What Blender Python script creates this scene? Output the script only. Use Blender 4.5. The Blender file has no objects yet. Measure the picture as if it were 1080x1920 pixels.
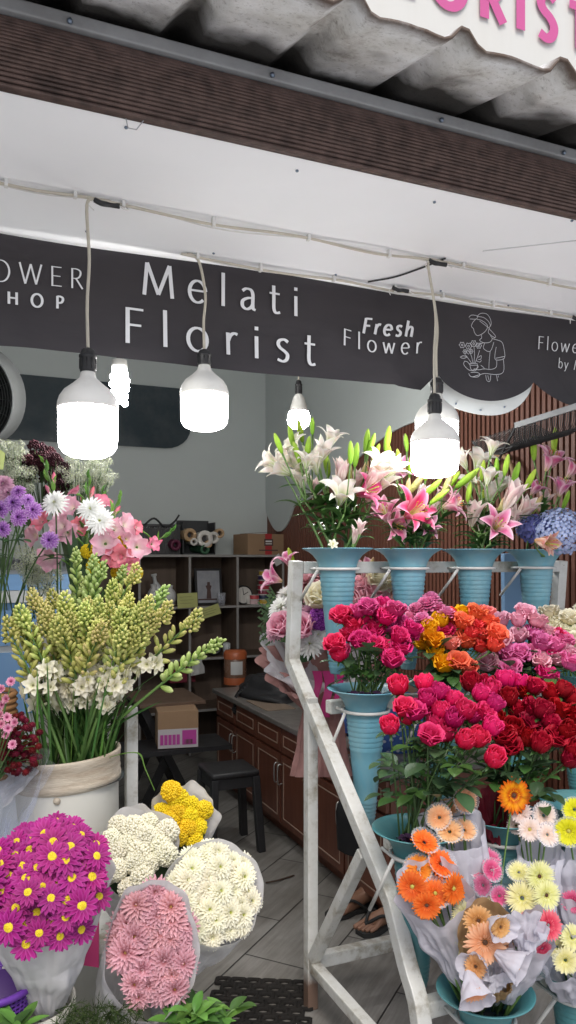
import bpy, bmesh, math, random
from mathutils import Vector, Matrix, Quaternion, noise
R = random.Random(7)
sc = bpy.context.scene
C = sc.collection
PI = math.pi
V = Vector
# ---------------------------------------------------------------- camera geometry
F, HZ, EYE = 1450.0, 1050.0, 1.5
YAW = math.radians(23.2)
CY, SY = math.cos(YAW), math.sin(YAW)
def PD(px, py, d):
    x = (px-540)/F*d
    return V((x*CY+d*SY, -x*SY+d*CY, EYE-(py-HZ)/F*d))
def PY(px, py, Y): return PD(px, py, Y/(CY-(px-540)/F*SY))
def PX(px, py, X): return PD(px, py, X/((px-540)/F*CY+SY))
def PZ(px, py, z): return PD(px, py, (EYE-z)*F/(py-HZ))
def SCR(p):
    x = p[0]*CY-p[1]*SY; d = p[0]*SY+p[1]*CY
    return (540+F*x/d, HZ+(EYE-p[2])*F/d, d)
TOCAM = V((-SY, -CY, 0)); RIGHT = V((CY, -SY, 0)); UP = V((0, 0, 1))
def cdir(r, u, f):          # direction from picture right / up / towards the viewer
    return (RIGHT*r + UP*u + TOCAM*f).normalized()
cam = bpy.data.cameras.new('camera'); co = bpy.data.objects.new('camera', cam); C.objects.link(co)
co.location = (0, 0, EYE); co.rotation_euler = (PI/2, 0, -YAW)
cam.sensor_fit = 'HORIZONTAL'; cam.sensor_width = 36; cam.lens = F/1080*36
cam.shift_y = (HZ-960)/1080.0; cam.clip_end = 500; cam.clip_start = 0.05
sc.camera = co
sc.view_settings.view_transform = 'Standard'; sc.view_settings.look = 'None'; sc.view_settings.exposure = 0
sc.cycles.max_bounces = 7; sc.cycles.diffuse_bounces = 4; sc.cycles.transparent_max_bounces = 12
# ---------------------------------------------------------------- light
w = bpy.data.worlds.new('World'); sc.world = w; w.use_nodes = True
nt = w.node_tree; bg = nt.nodes['Background']
sky = nt.nodes.new('ShaderNodeTexSky'); sky.sky_type = 'NISHITA'; sky.sun_disc = False
sky.sun_elevation = math.radians(52); sky.sun_rotation = math.radians(200)
sky.dust_density = 3.0
nt.links.new(sky.outputs[0], bg.inputs[0]); bg.inputs[1].default_value = 0.15
sl = bpy.data.lights.new('sun', 'SUN'); so = bpy.data.objects.new('sun', sl); C.objects.link(so)
sl.energy = 2.3; sl.angle = math.radians(30); sl.color = (1, .965, .92)
_sd = V((math.sin(math.radians(200))*math.cos(math.radians(52)), math.cos(math.radians(200))*math.cos(math.radians(52)), math.sin(math.radians(52))))
so.rotation_euler = (-_sd).to_track_quat('-Z', 'Y').to_euler()
# ---------------------------------------------------------------- materials
def lin(c):
    if isinstance(c, str):
        c = c.lstrip('#'); c = [int(c[i:i+2], 16)/255 for i in (0, 2, 4)]
        return tuple(x/12.92 if x <= .04045 else ((x+.055)/1.055)**2.4 for x in c)
    return tuple(c)
def nmat(name):
    m = bpy.data.materials.new(name); m.use_nodes = True
    t = m.node_tree; b = t.nodes['Principled BSDF']; o = t.nodes['Material Output']
    return m, t, b, o
def N(t, kind, **kw):
    n = t.nodes.new(kind)
    for k, v in kw.items():
        if hasattr(n, k): setattr(n, k, v)
        else: n.inputs[k].default_value = v
    return n
def ramp(t, stops):
    n = t.nodes.new('ShaderNodeValToRGB'); e = n.color_ramp.elements
    while len(e) < len(stops): e.new(.5)
    for i, (p, c) in enumerate(stops):
        e[i].position = p; c = lin(c); e[i].color = (*c, 1)
    return n
def mat(name, col, rough=.6, dirt=.12, scale=6, bump=0, bscale=40, metal=0, dcol=None, spec=.5, rnd=0, detail=6, stretch=None):
    m, t, b, o = nmat(name); L = t.links.new
    c = lin(col); d = lin(dcol) if dcol else tuple(x*.45 for x in c)
    tc = N(t, 'ShaderNodeTexCoord'); src = tc.outputs['Object']
    if stretch:
        mp = N(t, 'ShaderNodeMapping'); mp.inputs['Scale'].default_value = stretch; L(src, mp.inputs[0]); src = mp.outputs[0]
    n = N(t, 'ShaderNodeTexNoise', Scale=scale, Detail=detail, Roughness=.65); L(src, n.inputs['Vector'])
    r = ramp(t, [(.42, (0, 0, 0)), (.75, (1, 1, 1))]); L(n.outputs[0], r.inputs[0])
    mu = N(t, 'ShaderNodeMath', operation='MULTIPLY'); mu.inputs[1].default_value = dirt; L(r.outputs[0], mu.inputs[0])
    mx = N(t, 'ShaderNodeMix', data_type='RGBA'); mx.inputs['A'].default_value = (*c, 1); mx.inputs['B'].default_value = (*d, 1)
    L(mu.outputs[0], mx.inputs['Factor']); outc = mx.outputs['Result']
    if rnd:
        oi = N(t, 'ShaderNodeObjectInfo'); mr = N(t, 'ShaderNodeMapRange'); mr.inputs[3].default_value = 1-rnd; mr.inputs[4].default_value = 1+rnd
        L(oi.outputs['Random'], mr.inputs[0]); hs = N(t, 'ShaderNodeHueSaturation'); L(outc, hs.inputs['Color']); L(mr.outputs[0], hs.inputs['Value']); outc = hs.outputs[0]
    L(outc, b.inputs['Base Color'])
    rr = N(t, 'ShaderNodeMapRange'); rr.inputs[3].default_value = max(0, rough-.1); rr.inputs[4].default_value = min(1, rough+.15)
    L(n.outputs[0], rr.inputs[0]); L(rr.outputs[0], b.inputs['Roughness'])
    b.inputs['Metallic'].default_value = metal; b.inputs['Specular IOR Level'].default_value = spec
    if bump:
        n2 = N(t, 'ShaderNodeTexNoise', Scale=bscale, Detail=4); L(src, n2.inputs['Vector'])
        bp = N(t, 'ShaderNodeBump', Strength=bump, Distance=.01); L(n2.outputs[0], bp.inputs['Height']); L(bp.outputs[0], b.inputs['Normal'])
    return m
def petal(name, stops, edge=None, rnd=.12, hue=.012, transl=.3, rough=.55, vein=.15):
    """soft petal: colour runs base to tip along attribute t, to the edge along attribute u"""
    m, t, b, o = nmat(name); L = t.links.new
    a = N(t, 'ShaderNodeAttribute', attribute_name='t'); rp = ramp(t, stops); L(a.outputs['Fac'], rp.inputs[0]); col = rp.outputs[0]
    if edge:
        au = N(t, 'ShaderNodeAttribute', attribute_name='u'); er = ramp(t, [(.35, (0, 0, 0)), (1, (1, 1, 1))]); L(au.outputs['Fac'], er.inputs[0])
        mx = N(t, 'ShaderNodeMix', data_type='RGBA'); L(er.outputs[0], mx.inputs['Factor']); L(col, mx.inputs['A']); mx.inputs['B'].default_value = (*lin(edge), 1); col = mx.outputs['Result']
    tc = N(t, 'ShaderNodeTexCoord'); n = N(t, 'ShaderNodeTexNoise', Scale=55, Detail=4); L(tc.outputs['Object'], n.inputs['Vector'])
    mr0 = N(t, 'ShaderNodeMapRange'); mr0.inputs[3].default_value = 1-vein; mr0.inputs[4].default_value = 1+vein; L(n.outputs[0], mr0.inputs[0])
    oi = N(t, 'ShaderNodeObjectInfo')
    mr = N(t, 'ShaderNodeMapRange'); mr.inputs[3].default_value = 1-rnd; mr.inputs[4].default_value = 1+rnd; L(oi.outputs['Random'], mr.inputs[0])
    mm = N(t, 'ShaderNodeMath', operation='MULTIPLY'); L(mr.outputs[0], mm.inputs[0]); L(mr0.outputs[0], mm.inputs[1])
    mf = N(t, 'ShaderNodeMath', operation='MULTIPLY'); mf.inputs[1].default_value = 7.13; L(oi.outputs['Random'], mf.inputs[0])
    fr = N(t, 'ShaderNodeMath', operation='FRACT'); L(mf.outputs[0], fr.inputs[0])
    mh = N(t, 'ShaderNodeMapRange'); mh.inputs[3].default_value = .5-hue; mh.inputs[4].default_value = .5+hue; L(fr.outputs[0], mh.inputs[0])
    hs = N(t, 'ShaderNodeHueSaturation'); L(col, hs.inputs['Color']); L(mm.outputs[0], hs.inputs['Value']); L(mh.outputs[0], hs.inputs['Hue'])
    L(hs.outputs[0], b.inputs['Base Color']); b.inputs['Roughness'].default_value = rough; b.inputs['Specular IOR Level'].default_value = .25
    if transl:
        tr = N(t, 'ShaderNodeBsdfTranslucent'); L(hs.outputs[0], tr.inputs['Color'])
        ms = N(t, 'ShaderNodeMixShader'); ms.inputs[0].default_value = transl
        L(b.outputs[0], ms.inputs[1]); L(tr.outputs[0], ms.inputs[2]); L(ms.outputs[0], o.inputs[0])
    return m
def glow(name, col, s):
    m, t, b, o = nmat(name); b.inputs['Base Color'].default_value = (.9, .9, .88, 1)
    b.inputs['Emission Color'].default_value = (*lin(col), 1); b.inputs['Emission Strength'].default_value = s
    return m
def film(name, col=(.95, .96, 1), amount=.22, rough=.12):
    """thin clear plastic: mostly see-through with a sheen"""
    m, t, b, o = nmat(name); L = t.links.new
    tr = N(t, 'ShaderNodeBsdfTransparent'); tr.inputs[0].default_value = (*col, 1)
    b.inputs['Base Color'].default_value = (.85, .87, .9, 1); b.inputs['Roughness'].default_value = rough
    lw = N(t, 'ShaderNodeLayerWeight', Blend=.35); mr = N(t, 'ShaderNodeMapRange'); mr.inputs[3].default_value = amount*.35; mr.inputs[4].default_value = min(1, amount*2.4)
    L(lw.outputs['Facing'], mr.inputs[0]); ms = N(t, 'ShaderNodeMixShader'); L(mr.outputs[0], ms.inputs[0]); L(tr.outputs[0], ms.inputs[1]); L(b.outputs[0], ms.inputs[2]); L(ms.outputs[0], o.inputs[0])
    return m
# ---------------------------------------------------------------- mesh builder
class MB:
    def __init__(s): s.v = []; s.f = []; s.t = []; s.u = []; s.m = []
    def add(s, vs, fs, ts=None, us=None, mi=0):
        b = len(s.v); s.v += [tuple(x) for x in vs]; s.f += [tuple(i+b for i in q) for q in fs]
        s.t += list(ts) if ts else [.5]*len(vs); s.u += list(us) if us else [0.]*len(vs); s.m += [mi]*len(fs)
        return s
    def join(s, o, M=None, mi=None):
        vs = [M @ V(x) for x in o.v] if M else o.v
        b = len(s.v); s.v += [tuple(x) for x in vs]; s.f += [tuple(i+b for i in q) for q in o.f]; s.t += o.t; s.u += o.u
        s.m += o.m if mi is None else [mi]*len(o.f); return s
    def mesh(s, name, mats, smooth=True, off=None, bevel=0, clean=False):
        me = bpy.data.meshes.new(name)
        vs = s.v if off is None else [(a-off[0], b-off[1], c-off[2]) for a, b, c in s.v]
        me.from_pydata(vs, [], s.f)
        for nme, dat in (('t', s.t), ('u', s.u)):
            at = me.attributes.new(nme, 'FLOAT', 'POINT'); at.data.foreach_set('value', [float(x) for x in dat])
        if not isinstance(mats, (list, tuple)): mats = [mats]
        for m in mats: me.materials.append(m)
        me.polygons.foreach_set('material_index', s.m)
        if bevel:
            bm = bmesh.new(); bm.from_mesh(me); bmesh.ops.recalc_face_normals(bm, faces=bm.faces)
            eds = [e for e in bm.edges if len(e.link_faces) == 2 and e.calc_face_angle(0) > .6]
            bmesh.ops.bevel(bm, geom=eds, offset=bevel, segments=2, profile=.6, affect='EDGES', clamp_overlap=True)
            bm.to_mesh(me); bm.free()
        elif clean:
            bm = bmesh.new(); bm.from_mesh(me); bmesh.ops.recalc_face_normals(bm, faces=bm.faces); bm.to_mesh(me); bm.free()
        if smooth: me.polygons.foreach_set('use_smooth', [True]*len(me.polygons))
        me.update(); return me
    def build(s, name, mats, parent=None, smooth=True, bevel=0, clean=False):
        off = rootloc(parent) if parent else None
        o = bpy.data.objects.new(name, s.mesh(name, mats, smooth, off, bevel, clean)); C.objects.link(o)
        if parent: o.parent = parent
        return o
def rootloc(o):
    while o.parent: o = o.parent
    return o.location
def obj(name, me, parent=None, M=None):
    o = bpy.data.objects.new(name, me); C.objects.link(o)
    if parent: o.parent = parent
    if M is not None: o.matrix_local = M
    return o
def tag(o, label=None, cat=None, group=None, kind=None):
    if label: o['label'] = label
    if cat: o['category'] = cat
    if group: o['group'] = group
    if kind: o['kind'] = kind
    return o
def thing(name, label, cat, loc=(0, 0, 0), group=None):
    o = bpy.data.objects.new(name, None); C.objects.link(o); o.location = loc; o.empty_display_size = .05
    return tag(o, label, cat, group)
def copy_tree(o, parent=None):
    c = o.copy(); C.objects.link(c)
    if parent: c.parent = parent
    for ch in list(o.children): copy_tree(ch, c)
    return c
def frame(d, spin=0):       # rotation taking +z to d
    q = V((0, 0, 1)).rotation_difference(V(d).normalized())
    return (q @ Quaternion((0, 0, 1), spin)).to_matrix().to_4x4()
def TRS(p, d=(0, 0, 1), spin=0, s=1):
    return Matrix.Translation(p) @ frame(d, spin) @ (Matrix.Diagonal((*s, 1)) if isinstance(s, tuple) else Matrix.Scale(s, 4))
# ---- primitives
def box(mb, a, b, mi=0, M=None):
    x0, y0, z0 = a; x1, y1, z1 = b
    vs = [(x0, y0, z0), (x1, y0, z0), (x1, y1, z0), (x0, y1, z0), (x0, y0, z1), (x1, y0, z1), (x1, y1, z1), (x0, y1, z1)]
    if M: vs = [M @ V(v) for v in vs]
    mb.add(vs, [(3, 2, 1, 0), (4, 5, 6, 7), (0, 1, 5, 4), (1, 2, 6, 5), (2, 3, 7, 6), (3, 0, 4, 7)], mi=mi); return mb
def bar(mb, p, q, w, h, up=(0, 0, 1), mi=0):   # rectangular bar from p to q, w across, h along up
    p, q = V(p), V(q); d = (q-p); L = d.length; d.normalize(); s = d.cross(V(up)).normalized(); n = s.cross(d).normalized()
    vs = []
    for b in (p, q):
        for a, c in ((-1, -1), (1, -1), (1, 1), (-1, 1)): vs.append(b+s*a*w/2+n*c*h/2)
    mb.add(vs, [(3, 2, 1, 0), (4, 5, 6, 7), (0, 1, 5, 4), (1, 2, 6, 5), (2, 3, 7, 6), (3, 0, 4, 7)], mi=mi); return mb
def tube(mb, pts, rad, n=6, cap=True, mi=0, ts=None):
    pts = [V(p) for p in pts]; m = len(pts)
    rs = rad if isinstance(rad, (list, tuple)) else [rad]*m
    vs = []; T = []; ref = None
    for i, p in enumerate(pts):
        d = (pts[min(i+1, m-1)]-pts[max(i-1, 0)])
        if d.length < 1e-9: d = V((0, 0, 1))
        d.normalize()
        if ref is None: ref = V((1, 0, 0)) if abs(d.x) < .8 else V((0, 1, 0))
        s = d.cross(ref).normalized(); ref = s.cross(d).normalized()
        for k in range(n):
            a = 2*PI*k/n; vs.append(p+(ref*math.cos(a)+s*math.sin(a))*rs[i]); T.append(ts[i] if ts else i/(m-1))
    fs = [(i*n+k, i*n+(k+1) % n, (i+1)*n+(k+1) % n, (i+1)*n+k) for i in range(m-1) for k in range(n)]
    if cap: fs += [tuple(range(n))[::-1], tuple(range((m-1)*n, m*n))]
    mb.add(vs, fs, T, mi=mi); return mb
def lathe(mb, prof, n=32, c=(0, 0, 0), M=None, mi=0, cap0=False, cap1=False, flute=0, fn=0):
    m = len(prof); vs = []; T = []; us = []
    for i, (r, z) in enumerate(prof):
        for k in range(n):
            a = 2*PI*k/n; rr = r*(1+flute*math.cos(fn*a))
            p = V((rr*math.cos(a), rr*math.sin(a), z)); vs.append((M @ p) if M else p+V(c)); T.append(i/(m-1)); us.append(0)
    fs = [(i*n+k, i*n+(k+1) % n, (i+1)*n+(k+1) % n, (i+1)*n+k) for i in range(m-1) for k in range(n)]
    if cap0: fs.append(tuple(range(n))[::-1])
    if cap1: fs.append(tuple(range((m-1)*n, m*n)))
    mb.add(vs, fs, T, us, mi=mi); return mb
def sphere(mb, c, r, n=10, m=6, mi=0, M=None, t=None):
    prof = [(max(1e-5, math.sin(PI*i/m)), -math.cos(PI*i/m)) for i in range(m+1)]
    r3 = r if isinstance(r, tuple) else (r, r, r)
    S = Matrix.Translation(c) @ (M or Matrix()) @ Matrix.Diagonal((*r3, 1))
    lathe(mb, prof, n, M=S, mi=mi)
    return mb
def prism(mb, poly, th, fn, mi=0):   # polygon in 2D, fn maps (a,b,depth) to world
    n = len(poly); vs = [fn(a, b, 0) for a, b in poly]+[fn(a, b, th) for a, b in poly]
    mb.add(vs, [tuple(range(n))[::-1], tuple(range(n, 2*n))]+[(i, (i+1) % n, n+(i+1) % n, n+i) for i in range(n)], mi=mi); return mb
def bez(a, b, c, n=8):
    a, b, c = V(a), V(b), V(c)
    return [a*(1-t)**2+b*2*t*(1-t)+c*t*t for t in [i/n for i in range(n+1)]]
def sweep(pts, n=4):       # smooth a polyline (Catmull-Rom)
    P = [V(p) for p in pts]; out = []
    for i in range(len(P)-1):
        p0 = P[max(i-1, 0)]; p1 = P[i]; p2 = P[i+1]; p3 = P[min(i+2, len(P)-1)]
        for k in range(n):
            t = k/n; out.append(.5*((2*p1)+(p2-p0)*t+(2*p0-5*p1+4*p2-p3)*t*t+(3*p1-p0-3*p2+p3)*t**3))
    out.append(P[-1]); return out
# ---- petals
WP = {'oval': lambda s: math.sin(PI*min(1, .08+s*.92))**.7, 'strap': lambda s: min(1, (s*3+.45))*(1-max(0, (s-.75)/.25)**2.2*.75),
      'spat': lambda s: (.22+.78*s**.8)*(1-max(0, (s-.8)/.2)**2.5*.55), 'lily': lambda s: (.25+.75*math.sin(min(1, s/.55)*PI/2))*(1-max(0, (s-.45)/.55)**1.8*.97), 'leaf': lambda s: math.sin(PI*min(1, s*.985+.01))**.8*(1.15-.3*s)}
def pet(mb, az, r0, z0, L, W, e0, e1, cup=.3, nl=5, nw=2, prof='oval', mi=0, pw=1.0, wav=0, twist=0, M=None):
    ca, sa = math.cos(az), math.sin(az); rad = V((ca, sa, 0)); tan = V((-sa, ca, 0)); p = rad*r0+V((0, 0, z0))
    vs = []; ts = []; us = []; fn = WP[prof]; cols = 2*nw+1 if nw else 2
    for i in range(nl+1):
        s = i/nl; e = e0+(e1-e0)*s**pw
        d = rad*math.cos(e)+V((0, 0, 1))*math.sin(e); nn = rad*-math.sin(e)+V((0, 0, 1))*math.cos(e)
        if i: p = p+d*(L/nl)
        ww = W/2*fn(s)
        for j in range(cols):
            u = -1+2*j/(cols-1)
            q = p+tan*(u*ww)+nn*(cup*ww*u*u+(wav*W*math.sin(s*9+u*4+az*3)*abs(u) if wav else 0))
            vs.append(M @ q if M else q); ts.append(s); us.append(abs(u))
    fs = [(i*cols+j, i*cols+j+1, (i+1)*cols+j+1, (i+1)*cols+j) for i in range(nl) for j in range(cols-1)]
    mb.add(vs, fs, ts, us, mi=mi); return mb
def cyl_pet(mb, az, A, prof, nl=5, nu=6, mi=0, tw=0, wob=0, seed=0):
    """petal wrapped round the axis: prof = [(r, h)...], A = half angle"""
    vs = []; ts = []; us = []
    for i in range(nl+1):
        s = i/nl; x = s*(len(prof)-1); k = min(int(x), len(prof)-2); f = x-k
        r = prof[k][0]*(1-f)+prof[k+1][0]*f; h = prof[k][1]*(1-f)+prof[k+1][1]*f
        for j in range(nu+1):
            u = -1+2*j/nu; aa = az+A*u*(.55+.45*math.sin(PI*min(1, s*.75+.1)))
            edge = abs(u)**2.5; rr = r*(1+.14*edge*s)+wob*math.sin(5*u+seed+s*3)*s*.4
            hh = h-edge*s*.25*prof[-1][1]+wob*math.sin(4*u+seed*2)*s
            vs.append((rr*math.cos(aa), rr*math.sin(aa), hh)); ts.append(s); us.append(abs(u))
    c = nu+1
    mb.add(vs, [(i*c+j, i*c+j+1, (i+1)*c+j+1, (i+1)*c+j) for i in range(nl) for j in range(nu)], ts, us, mi=mi); return mb
GA = 2.39996
def auto_labels(items, phrase, place, group, cat):
    """extremes of a bunch are named by where they are; the indistinguishable rest share one label"""
    left = dict((id(o), o) for o, a, b in items); it = list(items)
    def give(o, l): tag(o, l, cat, group); left.pop(id(o), None)
    picks = [('leftmost', lambda q: q[1]), ('rightmost', lambda q: -q[1]), ('topmost', lambda q: q[2]), ('lowest', lambda q: -q[2])]
    for nm, key in picks:
        c = [q for q in it if id(q[0]) in left]
        if len(c) < 2: break
        q = sorted(it, key=key)[0]
        if id(q[0]) not in left: continue
        give(q[0], f'{nm} {phrase} {place}')
    for o, a, b in items:
        if id(o) in left: give(o, f'{phrase} amid the others {place}')
# ================================================================ SETTING
ZC, YB, YBL, YL, XW, YW = 2.40, 2.245, 1.563, 1.944, 2.42, 6.1
def floor_mat():
    m, t, b, o = nmat('floor_tiles'); L = t.links.new
    tc = N(t, 'ShaderNodeTexCoord'); mp = N(t, 'ShaderNodeMapping'); mp.inputs['Rotation'].default_value = (0, 0, math.radians(-41)); mp.inputs['Location'].default_value = (.12, .07, 0)
    L(tc.outputs['Object'], mp.inputs[0])
    br = N(t, 'ShaderNodeTexBrick'); br.offset = .5; br.inputs['Scale'].default_value = 1; br.inputs['Brick Width'].default_value = .6; br.inputs['Row Height'].default_value = .3
    br.inputs['Mortar Size'].default_value = .0035; br.inputs['Mortar Smooth'].default_value = .3
    br.inputs['Color1'].default_value = (.21, .205, .195, 1); br.inputs['Color2'].default_value = (.26, .255, .245, 1); br.inputs['Mortar'].default_value = (.025, .024, .023, 1)
    L(mp.outputs[0], br.inputs[0])
    m2 = N(t, 'ShaderNodeMapping'); m2.inputs['Scale'].default_value = (2.2, 22, 1); L(mp.outputs[0], m2.inputs[0])
    n = N(t, 'ShaderNodeTexNoise', Scale=1.6, Detail=8, Roughness=.7); L(m2.outputs[0], n.inputs['Vector'])
    n2 = N(t, 'ShaderNodeTexNoise', Scale=2.2, Detail=8, Roughness=.7); L(mp.outputs[0], n2.inputs['Vector'])
    r = ramp(t, [(.3, (.62, .6, .57)), (.75, (1.2, 1.19, 1.17))]); L(n.outputs[0], r.inputs[0])
    r2 = ramp(t, [(.35, (.6, .58, .55)), (.6, (1, 1, 1))]); L(n2.outputs[0], r2.inputs[0])
    a = N(t, 'ShaderNodeMix', data_type='RGBA', blend_type='MULTIPLY'); a.inputs['Factor'].default_value = 1; L(br.outputs[0], a.inputs['A']); L(r.outputs[0], a.inputs['B'])
    c = N(t, 'ShaderNodeMix', data_type='RGBA', blend_type='MULTIPLY'); c.inputs['Factor'].default_value = .8; L(a.outputs['Result'], c.inputs['A']); L(r2.outputs[0], c.inputs['B'])
    L(c.outputs['Result'], b.inputs['Base Color'])
    rr = N(t, 'ShaderNodeMapRange'); rr.inputs[3].default_value = .3; rr.inputs[4].default_value = .62; L(n2.outputs[0], rr.inputs[0]); L(rr.outputs[0], b.inputs['Roughness'])
    bp = N(t, 'ShaderNodeBump', Strength=.35, Distance=.004); L(br.outputs['Fac'], bp.inputs['Height']); bp.invert = True; L(bp.outputs[0], b.inputs['Normal'])
    return m
M_floor = floor_mat()
M_pave = mat('pavement_concrete', (.74, .73, .71), .85, .4, 2, .3, 30)
M_ceil = mat('ceiling_paint', (.89, .905, .93), .7, .25, 1.1, .05, 5, dcol=(.70, .71, .72))
M_wall = mat('wall_paint_grey', (.52, .56, .55), .75, .25, 1.1, .05, 20, dcol=(.42, .45, .44))
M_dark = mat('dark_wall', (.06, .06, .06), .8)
box(mb := MB(), (-1.9, .7, -.3), (5.2, 6.3, 0)).build('floor', M_floor, smooth=False); tag(C.objects['floor'], kind='structure')
box(mb := MB(), (-150, -150, -.5), (150, 150, -.13)).build('pavement', M_pave, smooth=False); tag(C.objects['pavement'], kind='structure')
mb = MB(); box(mb, (-1.9, YBL+.02, ZC), (5.2, 2.31, ZC+.05))
ce = tag(mb.build('ceiling', M_ceil, smooth=False), kind='structure')
M_screw = mat('screw_steel', (.2, .25, .32), .4, metal=.8)
sm = MB()
for k in range(9):
    for y in (YBL+.05, YB-.06): sphere(sm, (-.35+k*.36+R.uniform(-.05, .05), y+R.uniform(-.03, .03), ZC-.002), (.0045, .0045, .003), 6, 4)
sm.build('screw_heads', M_screw, ce)
M_seam = mat('ceiling_seam', (.55, .56, .57), .8)
x0, x1 = PZ(905, 470, ZC), PZ(1080, 428, ZC)
mb = MB(); bar(mb, (x0.x, x0.y, ZC-.001), (x0.x+.3, YBL+.03, ZC-.001), .004, .002); mb.build('panel_seam', M_seam, ce, smooth=False)
def struct(name, a, b, m):
    mb = MB(); box(mb, a, b); return tag(mb.build(name, m, smooth=False), kind='structure')
ZI = 3.4
struct('inner_ceiling', (-1.9, 2.30, ZI), (5.2, 6.3, ZI+.05), M_ceil); struct('bulkhead', (-1.9, 2.27, ZC+.0505), (5.2, 2.31, ZI-.001), M_wall)
struct('back_wall', (-1.9, YW, 0), (XW+.2, YW+.12, ZI), M_wall)
struct('left_wall', (-1.9, .9, 0), (-1.75, YW, ZI-.001), M_wall)
# right wall: upper plaster with a sweeping edge over a slatted cladding
struct('right_wall', (XW+.03, 2.32, 0), (XW+.2, YW, ZI-.001), M_dark)
struct('neighbour_wall', (XW+.21, 2.32, 0), (5.2, 2.45, ZC+.3), M_wall)
def slat_mat():
    m = mat('slat_wood_brown', (.16, .062, .04), .5, .4, 5, .1, 60, dcol=(.07, .03, .022), stretch=(8, 8, .7)); return m
M_slat = slat_mat()
mb = MB(); y = 2.33
while y < YW-.01:
    box(mb, (XW, y, .02), (XW+.028, y+.021, ZI-.01)); y += .036
sl_ = tag(mb.build('slat_cladding', M_slat, smooth=False), 'reddish brown vertical slat cladding covering the right wall', 'wall cladding', kind='structure')
pts = []
for i in range(61):   # lower edge of the pale panel, by depth into the shop
    y = YW-.004-(YW-3.62)*i/60; q = i/60
    z = 1.93-.20*math.sin(q/.24*PI)**.8 if q < .24 else 1.93+.36*(.5-.5*math.cos(PI*min(1, (q-.24)/.7)))
    pts.append((y, z))
poly = pts+[(3.62, ZI-.003), (YW-.004, ZI-.003)]
prism(mb := MB(), poly, .012, lambda a, b, d: (XW-.002-d, a, b))
sp = tag(mb.build('curved_panel', M_wall, smooth=False), 'pale grey panel with a sweeping curved lower edge above the brown slats', 'wall panel')
# ---------------------------------------------------------------- roof over the pavement
def roof_mat():
    m, t, b, o = nmat('weathered_roof_sheet'); L = t.links.new
    tc = N(t, 'ShaderNodeTexCoord'); s = tc.outputs['Object']
    n = N(t, 'ShaderNodeTexNoise', Scale=5, Detail=10, Roughness=.72); L(s, n.inputs['Vector'])
    r = ramp(t, [(.28, (.2, .17, .15)), (.43, (.58, .58, .56)), (.6, (.74, .75, .76)), (.8, (.82, .84, .88))]); L(n.outputs[0], r.inputs[0])
    vo = N(t, 'ShaderNodeTexNoise', Scale=70, Detail=5, Roughness=.8); L(s, vo.inputs['Vector'])
    r2 = ramp(t, [(.34, (.55, .54, .53)), (.46, (1, 1, 1))]); L(vo.outputs[0], r2.inputs[0])
    mx = N(t, 'ShaderNodeMix', data_type='RGBA', blend_type='MULTIPLY'); mx.inputs['Factor'].default_value = .85; L(r.outputs[0], mx.inputs['A']); L(r2.outputs[0], mx.inputs['B'])
    # eave shade painted into the colour: dark towards the fascia, with a ragged front
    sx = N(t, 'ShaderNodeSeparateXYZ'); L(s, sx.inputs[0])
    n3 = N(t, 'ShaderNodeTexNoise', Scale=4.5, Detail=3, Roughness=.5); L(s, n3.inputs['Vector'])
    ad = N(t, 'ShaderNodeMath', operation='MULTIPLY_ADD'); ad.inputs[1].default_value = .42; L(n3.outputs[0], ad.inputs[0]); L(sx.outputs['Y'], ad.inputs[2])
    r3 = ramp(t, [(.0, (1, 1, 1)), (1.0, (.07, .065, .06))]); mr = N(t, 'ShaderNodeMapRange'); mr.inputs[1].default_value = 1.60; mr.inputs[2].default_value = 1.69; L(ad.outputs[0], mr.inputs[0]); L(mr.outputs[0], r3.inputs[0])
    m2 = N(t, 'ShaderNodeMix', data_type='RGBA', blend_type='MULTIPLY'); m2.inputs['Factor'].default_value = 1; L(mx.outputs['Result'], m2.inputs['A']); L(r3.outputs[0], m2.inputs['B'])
    # ragged edge lip is dark and mossy
    n4 = N(t, 'ShaderNodeMath', operation='MULTIPLY_ADD'); n4.inputs[1].default_value = .07; L(n.outputs[0], n4.inputs[0]); L(sx.outputs['Y'], n4.inputs[2])
    mr4 = N(t, 'ShaderNodeMapRange'); mr4.inputs[1].default_value = 1.28; mr4.inputs[2].default_value = 1.315; L(n4.outputs[0], mr4.inputs[0])
    m3 = N(t, 'ShaderNodeMix', data_type='RGBA'); L(mr4.outputs[0], m3.inputs['Factor']); m3.inputs['A'].default_value = (.12, .085, .065, 1); L(m2.outputs['Result'], m3.inputs['B'])
    L(m3.outputs['Result'], b.inputs['Base Color']); b.inputs['Roughness'].default_value = .75
    bp = N(t, 'ShaderNodeBump', Strength=.5, Distance=.006); L(vo.outputs[0], bp.inputs['Height']); L(bp.outputs[0], b.inputs['Normal'])
    return m
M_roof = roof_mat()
ZR, YE, TILT = 2.575, 1.245, .25
def roof_z(x, y):
    ph = ((x-.91)/.242) % 1.0; a = min(ph, 1-ph)          # ridge at phase 0
    q = max(0, min(1, (.155-a)/.085)); h = .034*q*q*(3-2*q)
    sag = .006*math.sin(PI*(ph-.16)/.68) if .16 < ph < .84 else 0
    return ZR-TILT*(YBL-y)+h+sag
mb = MB(); nx, ny = 330, 14; X0r, X1r = -2.2, 4.4
def edge(x): return YE+.012*noise.noise(V((x*9, 3, 0)))+.006*noise.noise(V((x*31, 3, 0)))
vs = []
for k in (0, 1):
    for j in range(ny+1):
        for i in range(nx+1):
            x = X0r+(X1r-X0r)*i/nx; ye = edge(x); y = ye+(2.6-ye)*j/ny
            vs.append((x, y, roof_z(x, y)+k*.0065))
n1 = (nx+1)*(ny+1); fs = []
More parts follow.
